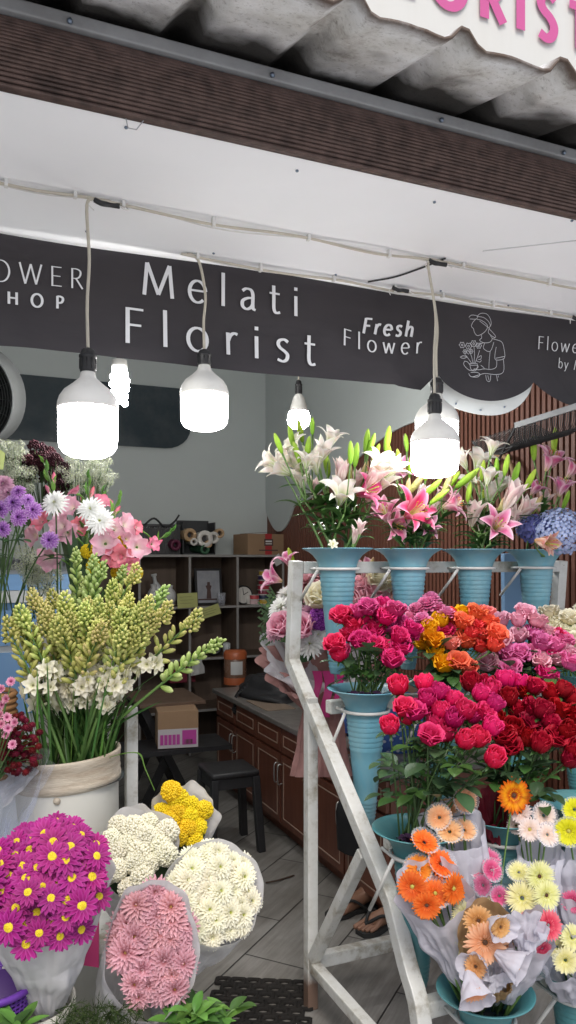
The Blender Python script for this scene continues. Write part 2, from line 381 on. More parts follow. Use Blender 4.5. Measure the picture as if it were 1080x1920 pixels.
for j in range(ny):
    for i in range(nx):
        a = j*(nx+1)+i; fs.append((a, a+nx+1, a+nx+2, a+1)); fs.append((n1+a, n1+a+1, n1+a+nx+2, n1+a+nx+1))
for i in range(nx): fs.append((i, i+1, n1+i+1, n1+i))
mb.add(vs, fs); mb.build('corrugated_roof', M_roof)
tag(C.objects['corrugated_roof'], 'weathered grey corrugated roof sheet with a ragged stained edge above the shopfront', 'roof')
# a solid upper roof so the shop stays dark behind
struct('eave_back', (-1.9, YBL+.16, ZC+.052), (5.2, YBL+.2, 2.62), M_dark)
# sign standing on the roof
M_sign = mat('sign_white', (.62, .615, .58), .45, .2, 3, dcol=(.5, .48, .42), stretch=(6, 1, 1))
M_pink = mat('sign_letters_pink', (.55, .10, .28), .5, .1)
YS = YE+.13
# ---------------------------------------------------------------- stroke lettering
def arc(cx, cy, rx, ry, a0, a1, n=14): return [(cx+rx*math.cos(math.radians(a0+(a1-a0)*i/n)), cy+ry*math.sin(math.radians(a0+(a1-a0)*i/n))) for i in range(n+1)]
def crv(p): return [(q.x, q.y) for q in sweep([(a, b, 0) for a, b in p], 5)]
G = {
 'M': (1.02, [[(.06, 0), (.15, 1)], [(.15, 1), (.5, .06)], [(.5, .06), (.85, 1)], [(.85, 1), (.94, 0)]]),
 'e': (.62, [[(.05, .36), (.55, .36)], arc(.3, .33, .26, .34, 5, 315, 22)]),
 'l': (.24, [[(.1, 0), (.1, 1.06)]]), 'i': (.24, [[(.1, 0), (.1, .66)], [(.1, .84), (.1, .95)]]),
 'a': (.57, [crv([(.08, .58), (.2, .66), (.36, .64), (.43, .5), (.43, .2), (.45, .05), (.53, .01)]), crv([(.43, .38), (.25, .36), (.09, .26), (.09, .09), (.22, .01), (.36, .07), (.43, .18)])]),
 't': (.42, [crv([(.16, .9), (.16, .5), (.16, .14), (.24, .01), (.38, .04)]), [(.01, .64), (.37, .64)]]),
 'F': (.58, [[(.1, 0), (.1, 1)], [(.1, .97), (.54, .97)], [(.1, .52), (.48, .52)]]),
 'o': (.68, [arc(.33, .33, .28, .34, 90, 450, 26)]), 'r': (.42, [[(.1, 0), (.1, .66)], crv([(.1, .4), (.18, .58), (.3, .66), (.4, .63)])]),
 's': (.46, [crv([(.4, .6), (.28, .67), (.13, .63), (.08, .52), (.14, .41), (.28, .32), (.38, .22), (.35, .07), (.22, 0), (.05, .05)])]),
 'S': (.56, [crv([(.5, .9), (.36, 1), (.16, .95), (.09, .78), (.17, .62), (.36, .48), (.47, .3), (.42, .1), (.26, 0), (.06, .08)])]),
 'O': (.94, [arc(.45, .5, .4, .51, 90, 450, 30)]), 'W': (1.1, [[(.03, 1), (.29, 0)], [(.29, 0), (.54, .96)], [(.54, .96), (.79, 0)], [(.79, 0), (1.04, 1)]]),
 'E': (.6, [[(.1, 0), (.1, 1)], [(.1, .97), (.54, .97)], [(.1, .52), (.49, .52)], [(.1, .03), (.54, .03)]]),
 'R': (.64, [[(.1, 0), (.1, 1)], crv([(.1, .97), (.32, .97), (.48, .88), (.5, .72), (.42, .56), (.28, .5), (.1, .5)]), [(.28, .5), (.6, 0)]]),
 'P': (.6, [[(.1, 0), (.1, 1)], crv([(.1, .97), (.32, .97), (.5, .88), (.52, .7), (.44, .53), (.28, .46), (.1, .46)])]),
 'H': (.8, [[(.1, 0), (.1, 1)], [(.68, 0), (.68, 1)], [(.1, .52), (.68, .52)]]), 'L': (.54, [[(.1, 0), (.1, 1)], [(.1, .03), (.5, .03)]]),
 'I': (.24, [[(.1, 0), (.1, 1)]]), 'T': (.66, [[(.32, 0), (.32, 1)], [(.02, .97), (.62, .97)]]),
 'h': (.6, [[(.1, 0), (.1, 1.06)], crv([(.1, .4), (.2, .59), (.34, .66), (.46, .6), (.49, .42), (.49, 0)])]),
 'w': (.86, [[(.03, .66), (.21, 0)], [(.21, 0), (.41, .63)], [(.41, .63), (.61, 0)], [(.61, 0), (.8, .66)]]),
 'b': (.66, [[(.1, 0), (.1, 1.06)], arc(.34, .33, .25, .34, 170, -170, 22)]), 'y': (.54, [[(.03, .66), (.27, .03)], crv([(.5, .66), (.27, .03), (.19, -.2), (.06, -.25)])]),
 ' ': (.35, [])}
def text_mesh(mb, txt, x0, z0, x1, z1, cap, wt, place, gap=None, slant=0, contrast=.5, bow=0, emit=None):
    """baseline from (x0,z0) to (x1,z1) on a wall; letters spread to fill it"""
    adv = sum(G[c][0] for c in txt)*cap; n = len(txt)
    g = ((x1-x0)-adv+.1*cap)/max(1, n-1); x = x0; k = 0
    for c in txt:
        if emit: mb = MB()
        for st in G[c][1]:
            P = [V((p[0]*cap+p[1]*slant*cap, p[1]*cap, 0)) for p in st]; m = len(P); ring = []
            for i, p in enumerate(P):
                d = P[min(i+1, m-1)]-P[max(i-1, 0)]
                if i == 0 and (P[0]-P[-1]).length < 1e-6: d = P[1]-P[-2]
                if i == m-1 and (P[0]-P[-1]).length < 1e-6: d = P[1]-P[-2]
                d.normalize(); nn = V((-d.y, d.x, 0)); wd = wt*cap*(1-contrast+contrast*abs(d.y)); ring.append((p+nn*wd/2, p-nn*wd/2))
            vs = []
            for a, b in ring:
                for q in (a, b):
                    X = x+q.x; f = (X-x0)/max(1e-6, x1-x0); Z = z0+(z1-z0)*f+q.y+bow*4*f*(f-1)
                    vs.append(place(X, Z, .0012+k*.00025))
            k += 1
            mb.add(vs, [(2*i, 2*i+1, 2*i+3, 2*i+2) for i in range(m-1)])
        x += G[c][0]*cap+g
        if emit and mb.v: emit(mb)
def roofsign():
    a = PY(905, 27, YS-.012); e = PY(1048, 74, YS-.012)
    t = thing('shop_sign', 'large white sign with pink capital letters standing on the roof edge', 'sign', (1.2, YS, 2.45))
    mb = MB(); box(mb, (.70, YS, 2.586), (2.6, YS+.05, 3.1)); mb.build('sign_panel', M_sign, t, smooth=False, bevel=.004)
    mb = MB(); box(mb, (.67, YS-.004, 2.59), (.698, YS+.054, 3.12)); mb.build('sign_frame', mat('sign_edge_cream', (.7, .66, .5), .5), t, smooth=False)
    cap = .165; xs = a.x; sc_ = (e.x-a.x)
    # R starts at a.x, S starts near e.x-.03
    mb = MB(); pitch = sc_
    text_mesh(mb, 'FLORIST', a.x-.305, a.z, a.x+.299, a.z, .1, .24, lambda X, Z, k: (X, YS-.003-k, Z), contrast=.15, emit=lambda m: m.build('letter', M_pink, t, smooth=False))
roofsign()
# ---------------------------------------------------------------- rolled woven blind under the eave
def blind_mat():
    m, t, b, o = nmat('woven_blind_brown'); L = t.links.new
    tc = N(t, 'ShaderNodeTexCoord'); sx = N(t, 'ShaderNodeSeparateXYZ'); L(tc.outputs['Object'], sx.inputs[0])
    n = N(t, 'ShaderNodeTexNoise', Scale=30, Detail=6); L(tc.outputs['Object'], n.inputs['Vector'])
    mp = N(t, 'ShaderNodeMapping'); mp.inputs['Scale'].default_value = (210, 1, 1); L(tc.outputs['Object'], mp.inputs[0])
    wv = N(t, 'ShaderNodeTexWave', Scale=1.0, Distortion=1.2); wv.bands_direction = 'X'; L(mp.outputs[0], wv.inputs[0])
    r = ramp(t, [(.1, (.012, .008, .007)), (.5, (.09, .053, .045)), (1, (.22, .14, .12))])
    mx = N(t, 'ShaderNodeMath', operation='MULTIPLY'); L(wv.outputs['Fac'], mx.inputs[0]); L(n.outputs[0], mx.inputs[1])
    m2 = N(t, 'ShaderNodeMath', operation='MULTIPLY'); m2.inputs[1].default_value = 1.7; L(mx.outputs[0], m2.inputs[0]); L(m2.outputs[0], r.inputs[0]); L(r.outputs[0], b.inputs['Base Color'])
    b.inputs['Roughness'].default_value = .6; return m
t = thing('rolled_blind', 'brown woven slatted blind rolled up in front of the white soffit', 'blind', (.7, YBL, ZC))
M_blind = blind_mat(); mb = MB()
nb = 17; zb, zt = ZC-.004, 2.523
for i in range(nb):     # slats side by side over a belly, seen from below and in front
    q = i/(nb-1); z = zb+(zt-zb)*q; y = YBL-.012-.018*math.sin(PI*q)**.7
    lathe(mb, [(.0042, -1.85), (.0042, 4.9)], 6, M=Matrix.Translation((0, y, z)) @ Matrix.Rotation(PI/2, 4, 'Y'), cap0=True, cap1=True)
box(mb, (-1.85, YBL-.008, zb), (4.9, YBL+.012, zt))
mb.build('blind_slats', M_blind, t)
M_rail = mat('aluminium_rail', (.36, .37, .38), .5, .5, 5, metal=.2, dcol=(.12, .11, .1))
mb = MB(); box(mb, (-1.86, YBL-.028, 2.5275), (4.9, YBL+.03, 2.556)); mb.build('head_rail', M_rail, t, smooth=False, bevel=.004)
for x in (.2, .62, 1.05, 1.42, 1.9): sphere(MB(), (x, YBL-.032, 2.536), .006, 6, 4).build('rail_screw', M_screw, t)
t = tag(tube(MB(), [PY(236, 222, YBL-.03), PY(240, 240, YBL-.02), PY(256, 243, YBL-.02), PY(269, 226, YBL-.03)], .0011, 5).build('loose_wire', M_rail), 'thin loose wire loop dangling below the brown blind', 'wire')
# ---------------------------------------------------------------- banner
M_ban = mat('banner_vinyl_dark', (.024, .020, .024), .5, .35, 4, .2, 7, dcol=(.045, .038, .044), stretch=(1, 1, 3))
M_let = mat('banner_print_white', (.72, .73, .75), .55, .1)
M_line = mat('banner_line_grey', (.62, .63, .66), .55)
def ban_y(x, z): return YB+.010*noise.noise(V((x*2.3, z*1.5, 4)))+.009*noise.noise(V((x*7+z*4, z*6, 8)))*min(1, (ZC-z)*6)
cusps = [PY(820, 700, YB), PY(1000, 714, YB), PY(1182, 742, YB)]
def ban_bottom(x):
    zl = PY(0, 650, YB).z; zm = PY(745, 724, YB)
    if x <= zm.x: a = PY(0, 650, YB); return a.z+(zm.z-a.z)*(x-a.x)/(zm.x-a.x)+.004*math.sin(x*6)
    c = cusps
    if x <= c[0].x: f = (x-zm.x)/(c[0].x-zm.x); return zm.z+(c[0].z-zm.z)*max(0, f-.62)/.38*1.0 if f > .62 else zm.z-.006*math.sin(f*PI)
    for k in range(2):
        if x <= c[k+1].x:
            f = (x-c[k].x)/(c[k+1].x-c[k].x); return c[k].z+(c[k+1].z-c[k].z)*f-(.085 if k == 0 else .075)*(abs(math.sin(PI*f))**.62)
    f = (x-c[2].x)/.35; return c[2].z-.075*abs(math.sin(PI*f))**.62
mb = MB(); nx, nz = 260, 14; xa, xb = -.9, 2.9; vs = []
for j in range(nz+1):
    for i in range(nx+1):
        x = xa+(xb-xa)*i/nx; zb_ = ban_bottom(x); zt_ = ZC-.006-.004*math.sin(x*5); z = zb_+(zt_-zb_)*j/nz; vs.append((x, ban_y(x, z), z))
mb.add(vs, [(j*(nx+1)+i, j*(nx+1)+i+1, (j+1)*(nx+1)+i+1, (j+1)*(nx+1)+i) for j in range(nz) for i in range(nx)])
bt = thing('shop_banner', 'long black fabric banner with white florist lettering hung under the ceiling', 'banner', (.9, YB, 2.2))
mb.build('banner_cloth', M_ban, bt)
def onban(X, Z, k): return (X, ban_y(X, Z)-.0035-k, Z)
def btext(name, txt, p0, p1, cappx, wt, **kw):
    a = PY(*p0, YB); b = PY(*p1, YB); d = SCR(a)[2]
    text_mesh(None, txt, a.x, a.z, b.x, b.z, cappx/F*d, wt, onban, emit=lambda m: m.build('letter', M_let, bt, smooth=False), **kw)
btext('lettering', 'Melati', (266, 553), (554, 595), 61, .118, contrast=.45)
btext('lettering', 'Florist', (232, 643), (586, 686), 67, .118, contrast=.45)
btext('lettering', 'FLOWER', (-96, 517), (152, 543), 40, .09)
btext('lettering', 'SHOP', (-25, 566), (117, 580), 24, .2, contrast=.3)
btext('lettering', 'Fresh', (677, 626), (766, 634), 29, .2, slant=.2, contrast=.35)
btext('lettering', 'Flower', (641, 648), (783, 664), 31, .12, bow=.012)
btext('lettering', 'Flower', (1004, 656), (1092, 664), 25, .09, slant=.12)
btext('lettering', 'by M', (1044, 690), (1087, 695), 18, .1, slant=.12)
# the line drawing of a gardener with a pot of flowers
def zpt(a, b): return PY(560+a/2.077, 420+b/2.077, YB)
LN = [
 [(658, 366), (668, 357), (690, 360), (688, 372), (662, 372)], [(690, 362), (705, 350), (728, 352), (742, 370), (746, 392), (738, 408), (752, 424), (764, 440), (756, 446)],
 [(690, 362), (716, 366), (736, 382), (744, 400)], [(686, 372), (674, 384), (668, 400), (676, 410), (680, 424), (690, 436), (706, 432), (722, 420), (732, 402), (724, 388), (704, 376), (690, 374)],
 [(700, 380), (722, 396), (738, 408)], [(738, 408), (734, 424), (746, 436), (760, 444)], [(706, 434), (708, 446), (700, 454), (716, 464), (740, 462), (750, 448), (742, 436)],
 [(716, 464), (700, 470), (692, 480)], [(750, 448), (772, 454), (788, 462), (796, 486), (798, 524), (764, 530), (762, 506), (766, 480)], [(764, 524), (798, 517)],
 [(720, 466), (716, 486), (742, 498), (756, 462)], [(742, 498), (738, 540), (736, 566)], [(794, 528), (796, 566), (786, 584), (756, 588), (720, 584), (696, 590), (670, 598)],
 [(768, 530), (766, 558), (744, 568), (716, 566), (696, 570), (676, 566)], [(640, 536), (636, 548), (646, 562), (660, 572), (676, 570), (692, 562), (690, 552), (664, 552), (652, 540), (640, 536)],
 [(656, 584), (664, 596), (690, 598), (700, 588), (688, 580), (664, 580)], [(660, 546), (666, 570), (684, 572), (690, 546), (660, 546)], [(704, 552), (716, 562), (716, 568)],
 [(722, 590), (726, 612), (738, 614), (742, 590)], [(730, 592), (734, 610)], [(764, 590), (768, 614)], [(772, 592), (770, 600)],
 [(672, 546), (668, 520), (660, 498)], [(676, 546), (680, 510), (678, 480)], [(680, 546), (692, 518), (700, 494)], [(668, 546), (652, 524), (640, 510)],
 [(650, 520), (634, 516), (622, 522), (636, 526), (650, 520)], [(694, 522), (706, 514), (704, 528), (694, 530)], [(684, 534), (700, 540), (706, 532)], [(656, 510), (646, 500), (654, 494)]]
for fx, fy, fr in ((630, 474, 12), (656, 478, 13), (676, 468, 12), (696, 476, 11), (664, 498, 9), (640, 500, 8)):
    LN.append([(fx+fr*(1+.18*math.cos(6*a))*math.cos(a)*.9, fy+fr*(1+.18*math.cos(6*a))*math.sin(a)*.9) for a in [2*PI*i/18 for i in range(19)]])
    LN.append([(fx+fr*.3*math.cos(a), fy+fr*.3*math.sin(a)) for a in [2*PI*i/8 for i in range(9)]])
mb = MB()
for k, ln in enumerate(LN):
    P = sweep([zpt(a, b) for a, b in ln], 3); vs = []
    for i, p in enumerate(P):
        d = (P[min(i+1, len(P)-1)]-P[max(i-1, 0)]); d.normalize(); n_ = V((-d.z, 0, d.x)).normalized()*.00085
        for sgn in (1, -1): q = p+n_*sgn; vs.append(onban(q.x, q.z, .0005+.0001*k))
    mb.add(vs, [(2*i, 2*i+1, 2*i+3, 2*i+2) for i in range(len(P)-1)])
mb.build('line_drawing', M_line, bt, smooth=False)
# white scalloped board showing below the banner at the right
a, m_, e = PY(806, 690, YB+.03), PY(930, 762, YB+.03), PY(1001, 712, YB+.03)
pp = [(a.x-.04, a.z+.1)]+[(q.x, q.z) for q in sweep([PY(806, 722, YB+.03), PY(822, 748, YB+.03), PY(855, 765, YB+.03), PY(900, 777, YB+.03), PY(940, 777, YB+.03), PY(972, 762, YB+.03), PY(992, 738, YB+.03), e], 5)]+[(e.x+.01, e.z+.1)]
prism(mb := MB(), pp, .006, lambda A, B, d: (A, YB+.03+d, B))
t = tag(mb.build('scalloped_board', mat('acrylic_white', (.72, .75, .74), .4), smooth=False), 'white scalloped board peeping out below the black banner', 'board')
for q in ((855, 757), (901, 769), (946, 763)): sphere(MB(), PY(*q, YB+.026), .004, 6, 4).build('screw', M_screw, t)
# ================================================================ LAMPS AND CABLES
M_cable = mat('cable_cream', (.52, .48, .40), .55, .3, 12)
M_black = mat('black_plastic', (.018, .018, .02), .45, .2, 10)
M_bulb = mat('bulb_housing_white', (.78, .77, .73), .45, .35, 9, dcol=(.35, .31, .25))
M_glow = glow('bulb_light', (1, .985, .965), 28)
M_clip = mat('clip_white', (.7, .7, .68), .5)
M_glow2 = glow('bulb_light_inner', (1, .98, .95), 270)
def lamp(px, Y, ys, wid, label, top=None, kind='big', bend=None):
    """ys = picture heights: ceiling point, socket top, housing top, diffuser top, bottom"""
    yc, s0, h0, g0, b0 = ys
    P = [PY(px, y, Y) for y in ys]; d = SCR(P[3])[2]; r = wid/2/F*d; x, y = P[3].x, P[3].y
    t = thing('pendant_lamp', label, 'lamp', (x, y, P[4].z), 'hanging light bulbs')
    z1, z2, z3, z4 = P[1].z, P[2].z, P[3].z, P[4].z
    ctop = V(top) if top else V((x, y, ZC-.006))
    path = sweep([ctop]+(bend or [])+[V((x+.003, y, z1+(ctop.z-z1)*.6)), V((x-.002, y, z1+(ctop.z-z1)*.3)), V((x, y, z1))], 6)
    tube(MB(), path, .0042, 6).build('cable', M_cable, t)
    rs = min(.022, r*.33); h = z1-z2; mb = MB()
    lathe(mb, [(.004, z1+.004), (rs*.62, z1), (rs*.78, z1-h*.12), (rs*.8, z1-h*.22), (rs, z1-h*.26), (rs, z1-h*.38), (rs*.92, z1-h*.40), (rs*.92, z1-h*.92), (rs*.86, z2), (rs*.5, z2-.002)], 20, (x, y, 0))
    for k in range(10):
        a = 2*PI*k/10; bar(mb, (x+rs*.93*math.cos(a), y+rs*.93*math.sin(a), z1-h*.45), (x+rs*.93*math.cos(a), y+rs*.93*math.sin(a), z1-h*.9), .0022, .002, up=(math.cos(a), math.sin(a), 0))
    mb.build('socket', M_black, t)
    if kind == 'big':
        hh = z2-z3
        lathe(MB(), [(rs*.7, z2), (rs*.82, z2-hh*.05), (rs*.95, z2-hh*.18), (r*.5, z2-hh*.34), (r*.78, z2-hh*.52), (r*.93, z2-hh*.7), (r*.99, z2-hh*.86), (r*1.0, z2-hh*.95), (r*.995, z3-.001), (r*.9, z3)], 40, (x, y, 0)).build('bulb_housing', M_bulb, t)
        H = z3-z4
        lathe(MB(), [(r*.965, z3), (r*.97, z3-H*.3), (r*.965, z3-H*.62), (r*.93, z3-H*.78), (r*.8, z3-H*.89), (r*.55, z3-H*.965), (r*.25, z3-H*.995), (.0005, z4)], 40, (x, y, 0)).build('light_diffuser', M_glow, t)
    elif kind == 'small':
        hh = z2-z3
        lathe(MB(), [(rs*.8, z2), (r*.5, z2-hh*.2), (r*.72, z2-hh*.7), (r*.84, z3)], 28, (x, y, 0)).build('bulb_housing', M_bulb, t)
        H = z3-z4
        lathe(MB(), [(r*.84, z3), (r*.97, z3-H*.22), (r, z3-H*.48), (r*.9, z3-H*.75), (r*.55, z3-H*.94), (.0005, z4)], 28, (x, y, 0)).build('light_diffuser', M_glow2, t)
    else:
        lathe(MB(), [(r*.5, z2), (r*.75, z2-.003), (r*.8, z2-(z2-z3)*.5), (r*.78, z3), (r*.3, z3-.001)], 24, (x, y, 0)).build('bulb_housing', M_bulb, t)
        H = z3-z4; pts = []
        for k in range(4*16+1):
            q = k/64; a = 2*PI*4*q; rr = r*(.74+.26*math.sin(PI*min(1, q*1.25+.1)))*.78; pts.append((x+rr*math.cos(a), y+rr*math.sin(a), z3-.004-(H-.01)*q))
        tube(MB(), pts, H/11, 8).build('light_spiral', M_glow2, t)
    return t
b1 = PY(207, 366, YL); b1.z = ZC-.008
lamp(165, YL, (365, 655, 697, 766, 860), 113, 'nearest big hanging bulb, above the pink gladioli at left', top=b1, bend=[PY(180, 366, YL)+V((0, 0, -.012)), PY(163, 385, YL)])
lamp(383, 2.19, (485, 657, 684, 741, 808), 91, 'hanging bulb in front of the big letter o of the banner', top=(PY(350, 480, 2.19).x, 2.19, ZC-.008), bend=[PY(372, 488, 2.19)])
lamp(815, YL, (480, 740, 776, 830, 896), 91, 'front bulb of the overlapping pair hanging above the lilies', top=(PY(806, 478, YL).x, YL, ZC-.008), bend=[PY(803, 500, YL)])
lamp(819, 2.185, (555, 710, 738, 792, 850), 82, 'rear bulb of the overlapping pair, half hidden behind the front bulb', top=(PY(812, 556, 2.185).x, 2.185, ZC-.008))
lamp(560, 3.3, (620, 714, 739, 772, 805), 42, 'small round hanging bulb deeper inside the shop above the lilies', kind='small', top=(PY(560, 700, 3.3).x, 3.3, ZI-.006))
lamp(224, 3.0, (560, 660, 674, 698, 760), 36, 'spiral energy saving bulb hanging behind the nearest big bulb', kind='spiral', top=(PY(224, 700, 3.0).x, 3.0, ZI-.006))
def cable_run(name, label, ptsA, sag, group=None):
    t = thing(name, label, 'cable', ptsA[0]); P = sweep([V((p.x, p.y, ZC-.007-s)) for p, s in zip(ptsA, sag)], 8)
    tube(MB(), P, .0038, 5).build('cable', M_cable, t)
    P2 = [p+V((.0, .012+.012*math.sin(i*.23), .003+.003*math.sin(i*.31))) for i, p in enumerate(P)]
    tube(MB(), P2, .002, 5).build('cable', M_clip, t)
    for i in range(5, len(P), 9):
        p = P[i]; mb = MB(); box(mb, (p.x-.004, p.y-.008, p.z-.006), (p.x+.004, p.y+.008, ZC-.0005)); mb.build('cable_clip', M_clip, t, smooth=False)
    return t
def ceil_at(px, py): return PZ(px, py, ZC)
cable_run('ceiling_cable', 'cream twin cable clipped across the soffit between the front bulbs', [PY(px, 400, YL) for px in (-60, 60, 165, 245, 400, 560, 700, 815, 960, 1100, 1250)], [.0, .006, 0, .004, .012, .002, .012, 0, .006, .01, 0])
cable_run('ceiling_cable', 'cream cable run along the top edge of the black banner', [PY(px, 500, 2.19) for px in (340, 400, 520, 640, 740, 820, 900, 1000, 1080, 1150)], [.002, .006, .012, .006, .012, .002, .008, .004, .004, .004])
mb = MB()
def joint(px, Y, lab):
    p = PY(px, 470, Y); p.z = ZC-.012; mb = MB()
    t = thing('cable_joint', lab, 'cable joint', p)
    tube(mb, sweep([p+V((-.03, 0, .002)), p+V((-.012, -.004, -.006)), p+V((.01, .003, -.002)), p+V((.032, -.002, -.004))], 4), .0065, 6); mb.build('tape_wrap', M_black, t)
    mb = MB(); tube(mb, sweep([p+V((.028, 0, 0)), p+V((.04, -.01, -.012)), p+V((.055, .004, -.006)), p+V((.05, .012, .004))], 4), .0016, 5)
    tube(mb, sweep([p+V((-.03, 0, 0)), p+V((-.045, -.006, -.014)), p+V((-.03, .01, -.02))], 4), .0016, 5); mb.build('wire_end', M_clip, t)
joint(820, YL, 'black taped cable joint on the soffit above the bulb pair')
joint(200, YL, 'black taped cable joint on the soffit above the nearest bulb')
joint(1085, 2.19, 'black taped cable joint near the right end of the banner')
joint(750, 2.185, 'black taped cable joint at the top edge of the banner')
tag(tube(MB(), [V((q.x, q.y, ZC-.004)) for q in sweep([ceil_at(690, 526), ceil_at(740, 517), ceil_at(790, 500), ceil_at(835, 482)], 4)], .0028, 5).build('loose_wire', M_black), 'short black wire slanting across the soffit near the bulb pair', 'wire')
# ================================================================ BACK WALL THINGS
M_glass = mat('dark_glass', (.03, .045, .055), .2, .5, 4, dcol=(.075, .09, .095))
a, b = PY(-260, 712, YW-.03), PY(357, 838, YW-.03); c1, c2 = PY(357, 727, YW-.03), PY(230, 838, YW-.03)
zt_, zb_ = PY(200, 716, YW-.03).z, PY(200, 834, YW-.03).z; xr = PY(357, 770, YW-.03).x; rr = .17
poly = [(-1.2, zt_), (xr-rr*.3, zt_)]+[(xr-rr*.3+rr*.3*math.sin(q*PI/12), zt_-rr*.3*(1-math.cos(q*PI/12))) for q in range(1, 7)]+[(xr-rr*1.2+rr*1.2*math.cos(q*PI/12), zb_+rr-rr*math.sin(q*PI/12)) for q in range(0, 7)]+[(-1.2, zb_)]
prism(mb := MB(), poly, .02, lambda A, B, d: (A, YW-.03+d, B))
t = tag(mb.build('glass_panel', M_glass, smooth=False), 'dark tinted glass panel with a rounded end on the back wall', 'panel')
# wall fan at the left edge
M_fanrim = mat('fan_rim_grey', (.55, .57, .57), .45, .3, 6); M_fan = mat('fan_dark_plastic', (.02, .022, .022), .9, .3, 8, spec=.1); M_fanr2 = mat('fan_rim_shaded', (.17, .18, .18), .6, .4, 5)
fc = PD(-52, 742, 3.6); fd = cdir(-.16, -.22, .95)
t = thing('wall_fan', 'round white rimmed fan with dark grille cut by the left edge', 'fan', fc, None)
FM = TRS((0, 0, 0), fd); r0 = 95/F*3.6
obj('fan_rim', lathe(MB(), [(r0*.955, .045), (r0*.965, .055), (r0*.99, .055), (r0, .05), (r0*1.0, -.06), (r0*.95, -.08), (r0*.84, -.05), (r0*.955, .045)], 48).mesh('fan_rim', M_fanr2), t, FM)
mb = MB()
for k in range(14): rr = r0*(.2+.74*k/13); lathe(mb, [(rr-.0015, .05), (rr+.0015, .053), (rr, .056)], 40)
for k in range(18): a = 2*PI*k/18; tube(mb, [(r0*.15*math.cos(a), r0*.15*math.sin(a), .05), (r0*.95*math.cos(a), r0*.95*math.sin(a), .05)], .0015, 4)
obj('fan_grille', mb.mesh('fan_grille', M_fan), t, FM)
mb = MB()
for k in range(5): pet(mb, 2*PI*k/5, .04, 0, r0*.8, r0*.7, .15, .05, cup=.15, prof='spat')
lathe(mb, [(.001, .03), (.05, .03), (.055, -.04), (.001, -.05)], 20); obj('fan_blades', mb.mesh('fan_blades', M_fan), t, FM)
lathe(mb := MB(), [(r0*.94, -.055), (r0*.5, -.06), (.001, -.065)], 32); obj('fan_back', mb.mesh('fan_back', M_black), t, FM)
mb = MB(); tube(mb, [FM @ V((0, 0, -.05)), FM @ V((0, 0, -.2)), V((-.1, .05, ZI-fc.z-.003))], .016, 8); mb2 = mb; obj('fan_arm', mb.mesh('fan_arm', M_black), t)
# shelf unit
M_shelf = mat('shelf_board_brown', (.13, .09, .066), .6, .5, 4, .05, 60, dcol=(.05, .036, .028), stretch=(6, 6, .8))
M_shelfedge = mat('shelf_edge_grey', (.26, .25, .24), .6, .3, 6)
YSF, SX1 = 5.70, PY(531, 1035, 5.70).x
SZ = PY(437, 1040, YSF).z; bay = .385; tier = .395
t = thing('shelf_unit', 'dark brown open shelf unit with square compartments at the back wall', 'shelf', (1.5, YSF, 0))
ux = [SX1-k*bay for k in range(6)]; uz = [SZ-k*tier for k in range(4)]
for z in uz:
    mb = MB(); box(mb, (ux[-1]-.012, YSF+.004, z-.018), (SX1+.012, YW-.02, z)); mb.build('shelf_board', M_shelf, t, smooth=False)
    mb = MB(); box(mb, (ux[-1]-.012, YSF, z-.018), (SX1+.012, YSF+.0035, z)); mb.build('edge_strip', M_shelfedge, t, smooth=False)
for x in ux:
    for k in range(4):
        z1 = uz[k]-.0185; z0 = uz[k+1]+.0005 if k < 3 else .01
        mb = MB(); box(mb, (x-.009, YSF+.004, z0), (x+.009, YW-.021, z1)); mb.build('upright', M_shelf, t, smooth=False)
        mb = MB(); box(mb, (x-.009, YSF, z0), (x+.009, YSF+.0035, z1)); mb.build('edge_strip', M_shelfedge, t, smooth=False)
mb = MB(); box(mb, (ux[-1], YW-.02, .01), (SX1+.01, YW-.004, SZ)); mb.build('back_board', mat('shelf_back_brown', (.14, .098, .072), .65, .5, 3, dcol=(.08, .06, .05), stretch=(9, 9, .7)), t, smooth=False)
def onshelf(px, k, dy=.08): # a point on shelf k
    p = PY(px, 1000, YSF+dy); p.z = uz[k]+.001; return p
def pxw(n, Y, px=440): return n/F*SCR(PY(px, 1050, Y))[2]
# carton on top
M_card = mat('cardboard_brown', (.30, .19, .11), .8, .2, 5, .05, 80)
M_tape = mat('tape_red', (.40, .03, .035), .5)
M_dk = mat('print_dark', (.09, .05, .045), .6)
def carton(p, sx, sy, sz, rz, name, label, m=M_card, flaps=True):
    t = thing(name, label, 'box', p); Mx = Matrix.Rotation(rz, 4, 'Z')
    mb = MB(); box(mb, (-sx/2, -sy/2, 0), (sx/2, sy/2, sz)); o = obj('carton', mb.mesh('carton', m, False, bevel=.003), t, Mx); return t, Mx
p = onshelf(489, 0, .16); t, Mx = carton(p, .37, .26, .165, .12, 'cardboard_box', 'brown cardboard box with red tape band on top of the shelf')
mb = MB(); box(mb, (-.03, -.132, .0), (.03, -.1305, .165)); box(mb, (-.03, -.132, .1655), (.03, .13, .167)); obj('tape_band', mb.mesh('tape_band', M_tape, False), t, Mx)
mb = MB(); box(mb, (-.04, -.1338, .07), (.04, -.1325, .125)); box(mb, (-.085, -.1325, .03), (.085, -.1312, .04)); obj('print', mb.mesh('print', M_dk, False), t, Mx)
mb = MB(); box(mb, (-.028, -.1346, .083), (.028, -.134, .09)); box(mb, (-.028, -.1346, .1), (.028, -.134, .112)); obj('print', mb.mesh('print', M_clip, False), t, Mx)
mb = MB(); bar(mb, (-.185, -.05, .166), (.14, -.04, .19), .11, .003); obj('flap', mb.mesh('flap', M_dk, False), t, Mx)
